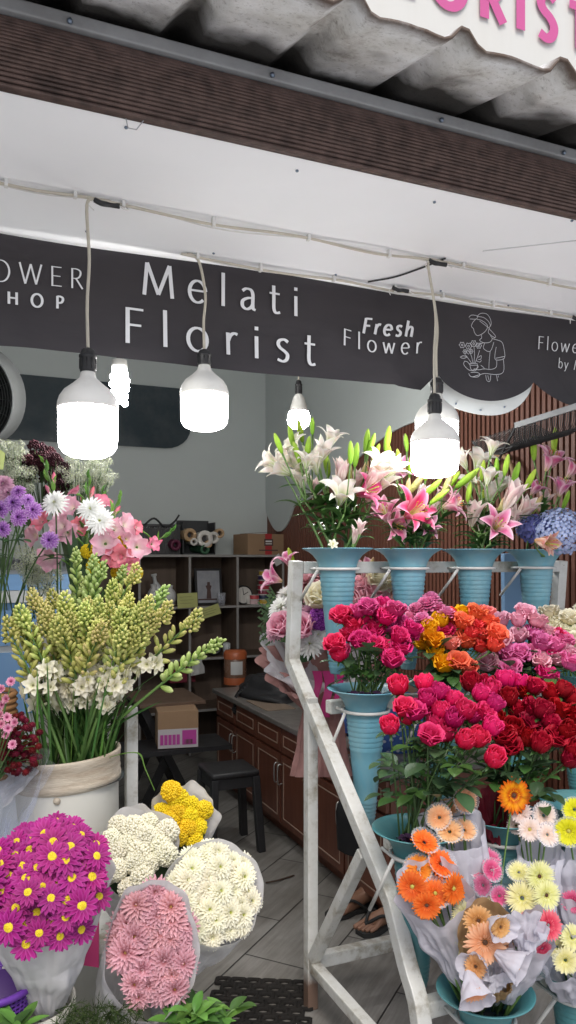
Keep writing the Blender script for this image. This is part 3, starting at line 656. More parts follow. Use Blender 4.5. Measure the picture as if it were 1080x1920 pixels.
# open dark crate with rolls of wrapping paper
p = onshelf(368, 0, .14); w_ = pxw(62, YSF+.1)
t = thing('storage_crate', 'dark open crate on the shelf holding rolls of wrapping paper', 'crate', p)
mb = MB(); box(mb, (-w_/2, .1, 0), (w_/2, .11, .27)); box(mb, (-w_/2, -.08, 0), (w_/2, .1, .01)); box(mb, (-w_/2, -.08, .0), (-w_/2+.01, .1, .25)); box(mb, (w_/2-.01, -.08, 0), (w_/2, .1, .25)); obj('crate_body', mb.mesh('crate_body', mat('crate_dark', (.03, .032, .035), .6), False), t)
M_paperw = mat('paper_roll_white', (.6, .58, .54), .7, .2, 8); M_kraft = mat('paper_roll_kraft', (.42, .28, .16), .75, .2, 8); M_green = mat('paper_roll_green', (.03, .10, .05), .6); M_mar = mat('paper_roll_maroon', (.10, .012, .04), .6)
for (px, py, rr, m, ln, lab) in ((357, 1003, 12, M_kraft, .3, 'kraft wrapping paper roll leftmost in the crate on the shelf'), (385, 1010, 15, M_paperw, .34, 'white wrapping paper roll in the middle of the crate'), (401, 1008, 11, M_paperw, .36, 'slim white paper roll right of the wide white roll'), (364, 1016, 7, M_paperw, .28, 'thin pale paper roll below the kraft roll in the crate'), (391, 1020, 7, M_kraft, .33, 'thin kraft paper roll below the white rolls'), (412, 1000, 9, M_kraft, .36, 'kraft sheet rolled loosely at the right of the crate'), (385, 1030, 9, M_green, .34, 'dark green paper roll lowest in the crate'), (330, 1022, 10, M_mar, .26, 'maroon paper roll lying left of the crate on the shelf')):
    c = PY(px, py, YSF-.02); r_ = pxw(rr, YSF); t = thing('paper_roll', lab, 'paper roll', c, 'rolls of wrapping paper')
    D = Matrix.Rotation(-PI/2+R.uniform(-.1, .1), 4, 'X') @ Matrix.Rotation(R.uniform(-.15, .15), 4, 'Y')
    mb = MB(); lathe(mb, [(r_*.45, .01), (r_*.55, 0), (r_, .0), (r_*1.02, .004), (r_, .01), (r_*.93, ln)], 20, M=D); lathe(mb, [(r_*.45, .0), (r_*.42, .2)], 16, M=D); lathe(mb, [(.0005, .05), (r_*.43, .05)], 16, M=D, mi=1)
    obj('roll', mb.mesh('roll', [m, M_black]), t)
# black bin left of the crate
p = onshelf(290, 0, .13); t = thing('black_basket', 'black ribbed basket on the shelf behind the gladioli', 'basket', p)
mb = MB(); wv = .17
for k in range(18):
    x = -wv+2*wv*k/17; box(mb, (x-.006, -.09, 0), (x+.006, -.08, .22))
box(mb, (-wv, -.085, 0), (wv, .1, .2)); box(mb, (-wv-.008, -.095, .21), (wv+.008, .1, .228)); obj('basket_body', mb.mesh('basket_body', M_black, False), t)
mb = MB(); tube(mb, sweep([(-.1, -.1, .22), (-.03, -.11, .27), (.05, -.1, .21), (.12, -.1, .24), (wv, -.08, .3)], 5), .008, 6); obj('bag_loop', mb.mesh('bag_loop', M_black), t)
p = onshelf(262, 0, .1); mb = MB(); box(mb, (p.x-.07, p.y-.03, p.z), (p.x+.07, p.y+.1, p.z+.2)); tag(mb.build('speaker_box', mat('device_dark', (.03, .032, .033), .4), smooth=False, bevel=.008), 'small dark box beside the ribbed basket on the shelf', 'box')
# picture frame
p = onshelf(392, 1, .12); t = thing('picture_frame', 'black framed grey picture of a small figure standing in the shelf', 'picture frame', p); hw = pxw(27, YSF+.1); hh = pxw(68, YSF+.1)
Mx = Matrix.Rotation(.12, 4, 'Z') @ Matrix.Rotation(-.1, 4, 'X')
mb = MB(); fw = .018
for a, b in (((-hw, -.01, 0), (-hw+fw, .01, hh)), ((hw-fw, -.01, 0), (hw, .01, hh)), ((-hw+fw, -.01, 0), (hw-fw, .01, fw)), ((-hw+fw, -.01, hh-fw), (hw-fw, .01, hh))): box(mb, a, b)
obj('frame', mb.mesh('frame', M_black, False, bevel=.002), t, Mx)
mb = MB(); box(mb, (-hw+fw, -.004, fw), (hw-fw, .004, hh-fw)); obj('picture', mb.mesh('picture', mat('picture_grey', (.33, .34, .37), .5, .5, 14, dcol=(.15, .16, .18)), False), t, Mx)
mb = MB(); fz = .05
prism(mb, [(-.02, fz), (.02, fz), (.016, fz+.07), (.026, fz+.1), (.012, fz+.105), (.012, fz+.13), (-.01, fz+.13), (-.012, fz+.105), (-.026, fz+.1), (-.014, fz+.07)], .001, lambda A, B, d: (A, -.006+d, B)); box(mb, (-hw+fw+.004, -.0058, fz-.012), (hw-fw-.004, -.005, fz-.001)); obj('figure', mb.mesh('figure', M_dk, False), t, Mx)
# glasses and little things in the bay
M_clear = film('clear_plastic_cup', amount=.3)
p = onshelf(415, 1, .04)
for k in range(3): lathe(mb := MB(), [(.028, 0), (.033, .05), (.035, .052)], 20, (p.x, p.y, p.z+k*.022), cap0=True); tag(mb.build('plastic_cup', M_clear), f'{["lowest","middle","topmost"][k]} clear cup of the stack beside the picture frame', 'cup', 'stacked clear cups')
# clock
p = onshelf(456, 1, .08); r_ = pxw(18, YSF+.1); t = thing('desk_clock', 'small round clock with white face on the shelf', 'clock', p); Mx = Matrix.Translation((0, 0, r_)) @ Matrix.Rotation(PI/2, 4, 'X')
obj('case', lathe(MB(), [(r_*.86, .012), (r_*.93, .018), (r_, .012), (r_, -.02), (.001, -.025)], 32).mesh('case', M_black), t, Mx)
obj('dial', lathe(MB(), [(.0005, .008), (r_*.88, .008)], 32).mesh('dial', M_paperw), t, Mx)
mb = MB(); bar(mb, (0, 0, .01), (r_*.5, r_*.3, .01), .005, .002); bar(mb, (0, 0, .0125), (-r_*.1, r_*.7, .0125), .004, .002); obj('hands', mb.mesh('hands', M_black, False), t, Mx)
# ribbon spools
cols = [('#3a2a55', 'dark violet'), ('#8c1d2f', 'dark red'), ('#7a2338', 'wine red'), ('#a9394a', 'rose red'), ('#22304a', 'navy blue'), ('#b89a3c', 'golden')]
p0 = onshelf(495, 1, .09)
def spool(p, r_, h, col, lab):
    t = thing('ribbon_spool', lab, 'ribbon spool', p, 'ribbon spools on the shelf')
    mb = MB(); lathe(mb, [(.0005, 0), (r_, 0), (r_, .003), (r_*.86, .0035), (r_*.86, h-.0035), (r_, h-.003), (r_, h), (r_*.3, h), (.0005, h-.004)], 24)
    obj('spool', mb.mesh('spool', mat('spool_white', (.55, .53, .5), .5)), t)
    lathe(mb := MB(), [(r_*.87, .004), (r_*.93, h*.5), (r_*.87, h-.004)], 24); obj('ribbon', mb.mesh('ribbon', mat('ribbon_'+col[1:], lin(col), .35)), t)
h = .038
for k, ci in enumerate((5, 4, 2, 3, 1, 0, 5)): spool(p0+V((.003*(-1)**k, 0, h*k)), pxw(14, YSF+.1)*(1-.03*k), h, cols[ci][0], f'{["lowest golden","navy blue","wine red","rose red","dark red","dark violet","topmost golden"][k]} spool in the tall ribbon stack on the shelf')
p1 = onshelf(477, 1, .06)
for k, cc in enumerate((('#d0b0b4', 'pale pink'), ('#c24b52', 'coral red'))): spool(p1+V((0, 0, h*k)), pxw(10, YSF), h, cc[0], f'{cc[1]} ribbon spool in the short stack left of the tall one')
lathe(mb := MB(), [(.0005, 0), (.022, 0), (.022, .06), (.012, .07), (.012, .085), (.0005, .085)], 16, tuple(p1+V((-.045, .02, 0)))); tag(mb.build('spray_bottle', M_paperw), 'small white bottle beside the short ribbon stack', 'bottle')
# white vases in the left bay
M_por = mat('porcelain_white', (.5, .5, .49), .35, .2, 8)
for px, r_, hh, lab in ((288, .05, .17, 'left white bulbous vase in the shelf behind the tuberoses'), (318, .055, .16, 'right white bulbous vase in the shelf behind the tuberoses')):
    p = onshelf(px, 1, .1); lathe(mb := MB(), [(.0005, 0), (r_*.6, 0), (r_, hh*.35), (r_*.85, hh*.65), (r_*.4, hh*.85), (r_*.5, hh), (r_*.35, hh-.005)], 24, tuple(p)); tag(mb.build('white_vase', M_por), lab, 'vase')
p = onshelf(300, 1, .16); t = thing('tall_bottle', 'grey tilted bottle standing behind the white vases in the shelf', 'bottle', p)
obj('bottle_body', lathe(MB(), [(.0005, 0), (.04, 0), (.042, .14), (.015, .19), (.014, .23), (.022, .235), (.022, .25), (.0005, .25)], 20).mesh('bottle_body', M_fanrim), t, Matrix.Rotation(-.2, 4, 'Y'))
# yellow notes taped to the shelf edge
M_note = mat('note_yellow', (.42, .43, .16), .8, .2, 7)
M_ink = mat('ink_grey', (.22, .23, .1), .8)
for (q, lab) in ((((332, 1113), (370, 1111), (370, 1138), (333, 1141)), 'yellow paper note taped level on the shelf edge'), (((372, 1144), (409, 1131), (414, 1150), (377, 1162)), 'yellow paper note hanging crooked below the level one')):
    P = [PY(*k, YSF-.012) for k in q]; P[2].y -= .01
    t = thing('paper_note', lab, 'note', P[0]); MB().add([P[0], P[1], P[2], P[3]], [(0, 1, 2, 3)]).build('sheet', M_note, t, smooth=False)
    mb = MB()
    for k in range(3):
        f = .25+.22*k; a = P[0].lerp(P[3], f).lerp(P[1].lerp(P[2], f), .12); b = P[0].lerp(P[3], f).lerp(P[1].lerp(P[2], f), .7+.1*(k % 2)); bar(mb, a-V((0, .004, 0)), b-V((0, .004, 0)), .003, .0015, up=(0, 1, 0))
    mb.build('handwriting', M_ink, t, smooth=False)
P = [PY(*k, YSF-.004) for k in ((511, 1048), (523, 1037), (529, 1056), (518, 1062))]; tag(MB().add(P, [(0, 1, 2, 3)]).build('paper_tag', M_por, smooth=False), 'small white paper tag at the right side of the shelf', 'tag')
# orange canister, cloth rag
p = PX(441, 1262, 1.75); p.z = .66
# ---------------------------------------------------------------- counter
CXF, CT = 1.60, .64
M_wood = mat('cabinet_mahogany', (.15, .05, .028), .35, .5, 3, .03, 60, dcol=(.06, .02, .013), stretch=(7, 7, .6))
M_alu = mat('inlay_pale', (.42, .30, .23), .4, .2)
M_top = mat('counter_top_stone', (.16, .15, .14), .3, .5, 14, dcol=(.07, .065, .06))
M_steel = mat('handle_steel', (.6, .6, .58), .3, metal=1)
Y0c, Y1c = 2.72, 4.95
t = thing('counter_cabinet', 'dark red wooden cabinet counter with pale door inlays and stone top', 'cabinet', (CXF, Y0c, 0))
mb = MB(); box(mb, (CXF+.02, Y0c, .07), (XW-.005, Y1c, CT-.03)); box(mb, (CXF+.06, Y0c+.02, 0), (XW-.01, Y1c-.02, .07)); mb.build('carcass', M_wood, t, smooth=False)
mb = MB(); box(mb, (CXF-.025, Y0c-.02, CT-.0295), (XW-.004, Y1c+.02, CT)); mb.build('worktop', M_top, t, smooth=False, bevel=.006)
nd = 6; dw = (Y1c-Y0c)/nd
for k in range(nd):
    ya, yb = Y0c+k*dw+.006, Y0c+(k+1)*dw-.006
    for (za, zb, nm) in ((.085, .455, 'door'), (.47, .6, 'drawer')):
        mb = MB(); box(mb, (CXF, ya, za), (CXF+.019, yb, zb)); d = mb.build(nm, M_wood, t, smooth=False, bevel=.002)
        m_ = .035; mb = MB(); L = .005
        for a, b in (((ya+m_, za+m_), (yb-m_, za+m_+L)), ((ya+m_, zb-m_-L), (yb-m_, zb-m_)), ((ya+m_, za+m_+L), (ya+m_+L, zb-m_-L)), ((yb-m_-L, za+m_+L), (yb-m_, zb-m_-L))): box(mb, (CXF-.003, a[0], a[1]), (CXF-.0005, b[0], b[1]))
        mb.build('inlay', M_alu, d, smooth=False)
        mb = MB()
        if nm == 'door':
            hy = yb-.018 if k % 2 == 0 else ya+.018; tube(mb, sweep([(CXF, hy, za+.22), (CXF-.025, hy, za+.225), (CXF-.025, hy, za+.315), (CXF, hy, za+.32)], 4), .004, 6)
            mb.build('handle', M_steel, d)
# things on the counter
p = PX(441, 1262, 1.78); c = V((1.78, p.y, CT+.001)); d_ = SCR(c)[2]; r_ = 21/F*d_; hh = (1262-1198)/F*d_
t = thing('plastic_jar', 'orange lidded plastic jar with a white label on the counter', 'jar', c)
obj('jar_body', lathe(MB(), [(.0005, 0), (r_*.95, 0), (r_, .01), (r_, hh*.75), (r_*.9, hh*.8)], 28).mesh('jar_body', mat('jar_smoky', (.16, .085, .055), .25)), t)
obj('lid', lathe(MB(), [(r_*1.03, hh*.74), (r_*1.05, hh*.9), (r_*.9, hh*.98), (.0005, hh)], 28).mesh('lid', mat('jar_orange', (.36, .09, .03), .4)), t)
obj('base_band', lathe(MB(), [(r_*1.02, .0), (r_*1.04, hh*.14), (r_*1.01, hh*.2)], 28).mesh('base_band', C.objects['lid'].data.materials[0]), t)
mb = MB(); a0 = math.atan2(-p.y, -p.x)+.15; vs = []
for i in range(9):
    for z in (hh*.3, hh*.68): a = a0-.55+1.1*i/8; vs.append((r_*1.012*math.cos(a), r_*1.012*math.sin(a), z))
mb.add(vs, [(2*i, 2*i+2, 2*i+3, 2*i+1) for i in range(8)]); obj('jar_label', mb.mesh('jar_label', M_por), t)
# slumped black bag
bc = PX(512, 1275, 1.85); bc.z = CT; t = thing('black_bag', 'slumped black cloth bag lying on the counter', 'bag', bc)
mb = MB(); n_, m_ = 28, 10; vs = []
for j in range(m_+1):
    for i in range(n_):
        a = 2*PI*i/n_; q = j/m_; k = (1-q**2.2)**.5 if q < 1 else .001
        rx, ry = .20, .30; nz = noise.noise(V((math.cos(a)*1.6, math.sin(a)*1.6, q*3)))
        vs.append((rx*k*math.cos(a)*(1+.2*nz), ry*k*math.sin(a)*(1+.25*nz), max(0.002, .13*q*(1+.5*nz)-.0)))
mb.add(vs, [(j*n_+i, j*n_+(i+1) % n_, (j+1)*n_+(i+1) % n_, (j+1)*n_+i) for j in range(m_) for i in range(n_)]); M_bag = mat('bag_cloth_black', (.014, .014, .016), .65, .3, 10, .2, 30); obj('bag_body', mb.mesh('bag_body', M_bag), t)
mb = MB(); pts = sweep([(-.1, .0, .12), (-.2, .02, .05), (-.245, .02, .0), (-.255, .01, -.07), (-.25, .05, -.1)], 5); 
for i in range(len(pts)-1): bar(mb, pts[i], pts[i+1], .05, .004, up=(1, 0, .3))
obj('strap', mb.mesh('strap', M_bag), t)
p = PX(495, 1262, 1.7); p.z = CT+.0005; mb = MB(); box(mb, (1.62, p.y-.25, CT+.001), (1.8, p.y+.1, CT+.004)); tag(mb.build('paper_stack', mat('paper_brown', (.2, .15, .11), .8), smooth=False), 'thin brown paper sheets on the counter before the bag', 'paper')
# white rag hanging from the shelf, red folder
P = sweep([PY(372, 1225, YSF-.03), PY(380, 1232, YSF-.03)], 1)
mb = MB(); vs = []; qs = ((362, 1225, 386, 1222), (362, 1238, 378, 1240), (360, 1250, 383, 1250), (357, 1268, 384, 1262))
for (x0, y0, x1, y1) in qs:
    for i in range(7): f = i/6; q = PY(x0+(x1-x0)*f, y0+(y1-y0)*f, YSF-.03+.012*math.sin(f*9+y0)); vs.append(q)
mb.add(vs, [(j*7+i, j*7+i+1, (j+1)*7+i+1, (j+1)*7+i) for j in range(3) for i in range(6)]); tag(mb.build('white_rag', M_por), 'crumpled white rag hanging at the shelf edge', 'cloth')
p = onshelf(345, 2, .05); mb = MB(); box(mb, (p.x-.11, p.y, p.z-.19), (p.x+.09, p.y+.16, p.z-.02)); 
tag(mb.build('red_folder', mat('folder_red', (.16, .012, .03), .5), smooth=False, bevel=.004), 'dark red folder box under the middle shelf board', 'folder')
p = onshelf(400, 2, .1); lathe(mb := MB(), [(.04, 0), (.062, .0), (.066, .018), (.062, .036), (.04, .036), (.04, 0)], 28, M=Matrix.Translation(p+V((0, 0, .066))) @ Matrix.Rotation(PI/2, 4, 'X')); tag(mb.build('tape_roll', M_black), 'black tape roll standing on the middle shelf board', 'tape')
p = onshelf(425, 2, .07); lathe(mb := MB(), [(.0005, 0), (.03, 0), (.03, .09), (.02, .1), (.0005, .1)], 18, tuple(p)); tag(mb.build('metal_tin', M_fanrim), 'grey tin beside the black tape roll on the shelf', 'tin')
# little crumpled plastics at the counter end
mb = MB(); c = PX(470, 1240, 2.1); c.z = CT
# ---------------------------------------------------------------- folding table, printed box, stool
M_mel = mat('table_top_brown', (.12, .075, .05), .5, .3, 5)
TT = .60; tp = PD(330, 1335, 4.6); 
t = thing('folding_table', 'low folding table with brown top and crossed black legs', 'table', (tp.x, tp.y, 0))
a0, a1 = PD(262, 1322, 4.5), PD(420, 1325, 4.5); zt2 = a0.z; tx0, tx1 = a0.x, a1.x-.05; ty0, ty1 = a0.y, a0.y+.5
mb = MB(); box(mb, (tx0, ty0, zt2-.022), (tx1, ty1, zt2)); mb.build('table_top', M_mel, t, smooth=False, bevel=.004)
for y in (ty0+.06, ty1-.06):
    for (xa, xb) in ((tx0+.03, tx1-.06), (tx1-.06, tx0+.03)): mb = MB(); bar(mb, (xa, y+(.03 if xa > xb else 0), zt2-.023), (xb, y+(.03 if xa > xb else 0), 0), .045, .025, up=(0, 1, 0)); mb.build('leg', M_black, t, smooth=False)
p = PD(334, 1403, 4.42); wbx = 76/F*4.42; t = thing('printed_box', 'small brown box with white and magenta printed front under the table', 'box', p)
Mx = Matrix.Rotation(-YAW*.4, 4, 'Z'); hb = 70/F*4.42; hl = hb*.52
mb = MB(); box(mb, (-wbx/2, 0, 0), (wbx/2, .2, hb)); obj('carton', mb.mesh('carton', M_card, False, bevel=.003), t, Mx)
mb = MB(); box(mb, (-wbx/2+.002, -.0022, .003), (wbx/2-.002, -.0005, hl)); obj('front_panel', mb.mesh('front_panel', mat('print_grey', (.5, .47, .49), .6), False), t, Mx)
mb = MB()
for k in range(5): box(mb, (-wbx*.44+k*wbx*.1, -.004, hl*.2), (-wbx*.44+k*wbx*.1+wbx*.08, -.0024, hl*.72))
box(mb, (wbx*.1, -.004, hl*.18), (wbx*.45, -.0024, hl*.92)); obj('print', mb.mesh('print', mat('print_magenta', (.45, .05, .30), .6), False), t, Mx)
mb = MB()
for k in range(7): box(mb, (wbx*.16+k*wbx*.03, -.0055, hl*.22), (wbx*.16+k*wbx*.03+wbx*(.012+.006*(k % 3)), -.0042, hl*.45))
obj('barcode', mb.mesh('barcode', M_dk, False), t, Mx)
tag((lambda mb: (box(mb, (p.x-.3, p.y-.02, p.z-.03), (p.x+.32, p.y+.3, p.z-.004)), mb.build('low_shelf', M_black, smooth=False))[1])(MB()), 'dark low board under the folding table carrying the printed box', 'board')
# stool
sc_ = PD(428, 1437, 4.05); SZ_ = sc_.z; t = thing('black_stool', 'black plastic stool with square seat before the cabinet', 'stool', (sc_.x, sc_.y, 0)); hw = 46/F*4.05
mb = MB(); box(mb, (sc_.x-hw, sc_.y-hw, SZ_-.03), (sc_.x+hw, sc_.y+hw, SZ_)); mb.build('seat', M_black, t, smooth=True, bevel=.012)
mb = MB(); box(mb, (sc_.x-hw*.93, sc_.y-hw*.93, SZ_-.085), (sc_.x+hw*.93, sc_.y+hw*.93, SZ_-.031)); mb.build('apron', M_black, t, smooth=False)
for sx in (-1, 1):
    for sy in (-1, 1): mb = MB(); bar(mb, (sc_.x+sx*hw*.85, sc_.y+sy*hw*.85, SZ_-.03), (sc_.x+sx*hw*1.04, sc_.y+sy*hw*1.04, 0), .04, .04, up=(0, 1, 0)); mb.build('leg', M_black, t, smooth=False, bevel=.006)
tag(tube(MB(), sweep([PZ(498, 1655, .006), PZ(515, 1652, .012), PZ(530, 1648, .006), PZ(552, 1641, .007)], 5), [.004]*15+[.002], 6).build('dry_twig', mat('twig_brown', (.05, .03, .02), .8)), 'thin dry twig lying on the tiled floor', 'twig')
# ---------------------------------------------------------------- wall rack of wire at upper right
t = thing('wire_rack', 'dark wire tray rack with pale front bar high on the slatted wall', 'rack', PX(1020, 800, XW-.1))
pa, pb = PD(966, 798, 2.95), PD(1100, 756, 2.72)
mb = MB(); bar(mb, pa, pb, .012, .022); mb.build('front_bar', mat('rack_bar_grey', (.26, .27, .28), .5, .4, 9), t, smooth=False, bevel=.002)
mb = MB(); nW = 34
for k in range(nW):
    q = pa.lerp(pb, (k+.5)/nW); e = q+V((.0, .28, -.02)); tube(mb, sweep([q+V((0, 0, -.008)), q+V((.02, .04, -.07)), q+V((.03, .16, -.09)), e], 4), .0022, 4)
for f in (.3, .6, .9): tube(mb, [pa+V((.022, .28*f, -.075)), pb+V((.022, .28*f, -.075))], .003, 5)
mb.build('wire_grid', M_black, t)
mb = MB(); tube(mb, [pa+V((.01, .01, 0)), pa+V((.06, .2, -.14)), pa+V((.03, .3, -.02))], .006, 6); mb.build('bracket', M_black, t)
# round rattan hoop and blue board leaning behind the top vases
hc = PX(930, 905, XW-.06); q = []
for i in range(41): a = 2*PI*i/40; q.append(hc+V((0, .13*math.cos(a), .13*math.sin(a))))
tag(tube(MB(), q, .011, 8).build('rattan_hoop', mat('rattan', (.30, .19, .10), .6, .3, 20)), 'round rattan hoop hanging on the slats behind the lilies', 'hoop')
p0, p1 = PY(950, 1150, 2.62), PY(935, 1045, 2.72)
mb = MB(); box(mb, (-.075, -.012, 0), (.075, .012, .80)); t = thing('blue_board', 'light blue board leaning against the slats behind the top vases', 'board', PY(972, 1385, 2.66)); obj('panel', mb.mesh('panel', mat('board_blue', (.20, .36, .58), .5, .2), False, bevel=.003), t, Matrix.Rotation(-.06, 4, 'Y') @ Matrix.Rotation(.06, 4, 'X'))
# ---------------------------------------------------------------- display fridge at left
M_fr = mat('fridge_white', (.5, .53, .54), .4, .2, 4); M_frb = mat('fridge_blue_glass', (.16, .30, .52), .15, .4, 2, dcol=(.30, .42, .55))
fa = PD(138, 1046, 3.4); t = thing('display_fridge', 'pale blue glass display fridge behind the bucket of tuberoses', 'fridge', (fa.x-.3, fa.y, 0))
fx1 = fa.x; fx0 = fx1-.62; fy = fa.y; ftop = fa.z
def Zy(py): return EYE-(py-HZ)/F*3.4
mb = MB(); box(mb, (fx0, fy, 0), (fx1, fy+.5, ftop)); mb.build('cabinet', M_fr, t, smooth=False, bevel=.006)
mb = MB(); box(mb, (fx0-.005, fy-.02, Zy(1068)), (fx1+.003, fy-.0005, ftop+.002)); mb.build('top_panel', mat('fridge_grille', (.09, .1, .1), .5), t, smooth=False)
mb = MB()
for k in range(26): box(mb, (fx0+.02+k*.023, fy-.024, Zy(1060)), (fx0+.03+k*.023, fy-.0205, ftop-.008))
mb.build('vent_slots', M_black, t, smooth=False)
for (ya, yb) in ((1076, 1105), (1128, 1205), (1218, 1330)):
    mb = MB(); box(mb, (fx0+.02, fy-.012, Zy(yb)), (fx1-.02, fy-.0005, Zy(ya))); mb.build('glass', M_frb, t, smooth=False)
mb = MB(); box(mb, (fx0-.004, fy-.03, Zy(1127)), (fx1+.002, fy-.0005, Zy(1106))); mb.build('shelf_rail', M_fanrim, t, smooth=False)
# ================================================================ SEATED PERSON BEHIND THE RACK
M_skin = mat('skin_brown', (.26, .135, .085), .5, .15, 8)
M_skirt = mat('skirt_black', (.012, .012, .014), .8, .2, 8, .1, 40)
def batik():
    m, t, b, o = nmat('blouse_blue_pattern'); L = t.links.new
    tc = N(t, 'ShaderNodeTexCoord'); v = N(t, 'ShaderNodeTexVoronoi', Scale=28); L(tc.outputs['Object'], v.inputs['Vector'])
    r = ramp(t, [(.2, (.5, .55, .65)), (.32, (.03, .08, .3)), (.6, (.05, .12, .38))]); L(v.outputs['Distance'], r.inputs[0]); L(r.outputs[0], b.inputs['Base Color']); b.inputs['Roughness'].default_value = .8; return m
M_blouse = batik(); M_hair = mat('hair_black', (.012, .01, .009), .45)
fl = PZ(699, 1700, 0); fr = PZ(752, 1726, 0)      # heels on the floor
mid = (fl+fr)/2; back = V((.62, .785, 0)).normalized()   # she sits back towards the wall side
side = V((back.y, -back.x, 0))
hip = mid+back*.36-RIGHT*.03; hip.z = .47
t = thing('person', 'person sitting on a stool in black skirt and flip flops behind the flower rack', 'person', (hip.x, hip.y, 0))
kneeL = fl+back*.06-side*.01; kneeL.z = .46; kneeR = fr+back*.06+side*.0; kneeR.z = .46
def skin(name, chains, m, parent, root=0, sub=2, flat=.5):
    vs = []; es = []; rs = []; idx = {}
    for ch in chains:
        prev = None
        for (key, p, r) in ch:
            if key in idx: i = idx[key]
            else: i = len(vs); idx[key] = i; vs.append(tuple(V(p)-rootloc(parent))); rs.append(r)
            if prev is not None: es.append((prev, i))
            prev = i
    me = bpy.data.meshes.new(name); me.from_pydata(vs, es, []); me.materials.append(m)
    o = bpy.data.objects.new(name, me); C.objects.link(o); o.parent = parent
    md = o.modifiers.new('skin', 'SKIN'); md.use_smooth_shade = True
    for i, r in enumerate(rs): s = me.skin_vertices[0].data[i]; s.radius = r if isinstance(r, tuple) else (r, r); s.use_root = (i == root)
    md2 = o.modifiers.new('sub', 'SUBSURF'); md2.levels = md2.render_levels = sub
    return o
fwd = -back
def foot(h, sgn):
    d = (fwd+side*.18*sgn).normalized()
    return h, d
chest = hip+fwd*.16+V((0, 0, .40)); neck = chest+fwd*.07+V((0, 0, .10)); head = neck+fwd*.06+V((0, 0, .07)); crown = head+fwd*.02+V((0, 0, .09))
ch = [[('p', hip, .12), ('w', hip+fwd*.06+V((0, 0, .18)), .105), ('c', chest, .12), ('n', neck, .05), ('h', head, (.075, .085)), ('cr', crown, .06)]]
feet = []
for sgn, heel, knee in ((-1, fl, kneeL), (1, fr, kneeR)):
    d = (RIGHT*(-.85)+TOCAM*.55+side*.08*sgn).normalized(); ank = heel+V((0, 0, .085)); hp = hip+side*.09*sgn
    s_ = str(sgn)
    ch.append([('p', hip, .12), ('hp'+s_, hp, .085), ('th'+s_, hp.lerp(knee, .5), .075), ('k'+s_, knee, .052), ('cf'+s_, knee.lerp(ank, .35)+back*.015, .05), ('as'+s_, knee.lerp(ank, .85), .031), ('a'+s_, ank, .034), ('f1'+s_, heel+d*.07+V((0, 0, .05)), (.033, .036)), ('f2'+s_, heel+d*.15+V((0, 0, .038)), (.022, .042))])
    sd = V((-d.y, d.x, 0))
    ch.append([('a'+s_, ank, .034), ('hl'+s_, heel-d*.03+V((0, 0, .04)), .027)])
    for k, (lat, ln, rr) in enumerate(((-.034, .078, .0125), (-.014, .074, .0095), (.003, .068, .009), (.018, .058, .0085), (.032, .045, .008))):
        lat *= sgn; b0 = heel+d*.165+sd*lat+V((0, 0, .03)); ch.append([('f2'+s_, 0, 0), ('t0%s%d' % (s_, k), b0, rr*1.15), ('t1%s%d' % (s_, k), b0+d*ln*.55+V((0, 0, -.004)), rr), ('t2%s%d' % (s_, k), b0+d*ln*.85+V((0, 0, -.008)), rr*.85)])
    feet.append((heel, d, sd, sgn))
    sh = chest+side*.17*sgn+V((0, 0, .03)); el = sh+fwd*.1+V((0, 0, -.25))+side*.05*sgn; ha = knee.lerp(hp, .35)+V((0, 0, .085))
    ch.append([('c', chest, .12), ('s'+s_, sh, .055), ('e'+s_, el, .04), ('wr'+s_, el.lerp(ha, .85), .026), ('hd'+s_, ha, (.02, .038))])
    for k in range(5):
        lat = (k-1.5)*.018 if k < 4 else -.05; L_ = (.07, .08, .075, .06, .05)[k]; b0 = ha+fwd*(.035 if k < 4 else .0)+side*lat*sgn
        ch.append([('hd'+s_, 0, 0), ('g0%s%d' % (s_, k), b0, .010), ('g1%s%d' % (s_, k), b0+fwd*L_*.5+V((0, 0, -.005)), .009), ('g2%s%d' % (s_, k), b0+fwd*L_*.85+V((0, 0, -.028)), .0075)])
body = skin('body', ch, M_skin, t)
# face: nose, eyes, mouth
mb = MB(); fz = head+fwd*.085
sphere(mb, tuple(fz+V((0, 0, .0))), (.012, .012, .02), 8, 6)
mb.build('nose', M_skin, body)
mb = MB()
for sgn in (-1, 1): sphere(mb, tuple(fz+side*.03*sgn+V((0, 0, .022))-fwd*.012), .009, 8, 6)
mb.build('eyes', M_black, body)
mb = MB(); sphere(mb, tuple(fz+V((0, 0, -.035))-fwd*.008), (.02, .01, .006), 8, 6); mb.build('mouth', mat('lips', (.25, .07, .06), .5), body)
mb = MB(); sphere(mb, tuple(head+V((0, 0, .045))+back*.025), (.092, .092, .095), 16, 10); sphere(mb, tuple(head+back*.11+V((0, 0, .0))), .05, 12, 8); mb.build('hair', M_hair, t)
def loft(name, rings, m, parent, n=32, fold=.0):
    mb = MB(); vs = []
    for k, (c, ax, bx, u, v) in enumerate(rings):
        for i in range(n):
            a = 2*PI*i/n; f = 1+fold*math.sin(7*a+k*.6)*k/len(rings); vs.append(V(c)+V(u)*ax*math.cos(a)*f+V(v)*bx*math.sin(a)*f)
    m_ = len(rings); mb.add(vs, [(j*n+i, j*n+(i+1) % n, (j+1)*n+(i+1) % n, (j+1)*n+i) for j in range(m_-1) for i in range(n)]); return mb.build(name, m, parent)
km = (kneeL+kneeR)/2
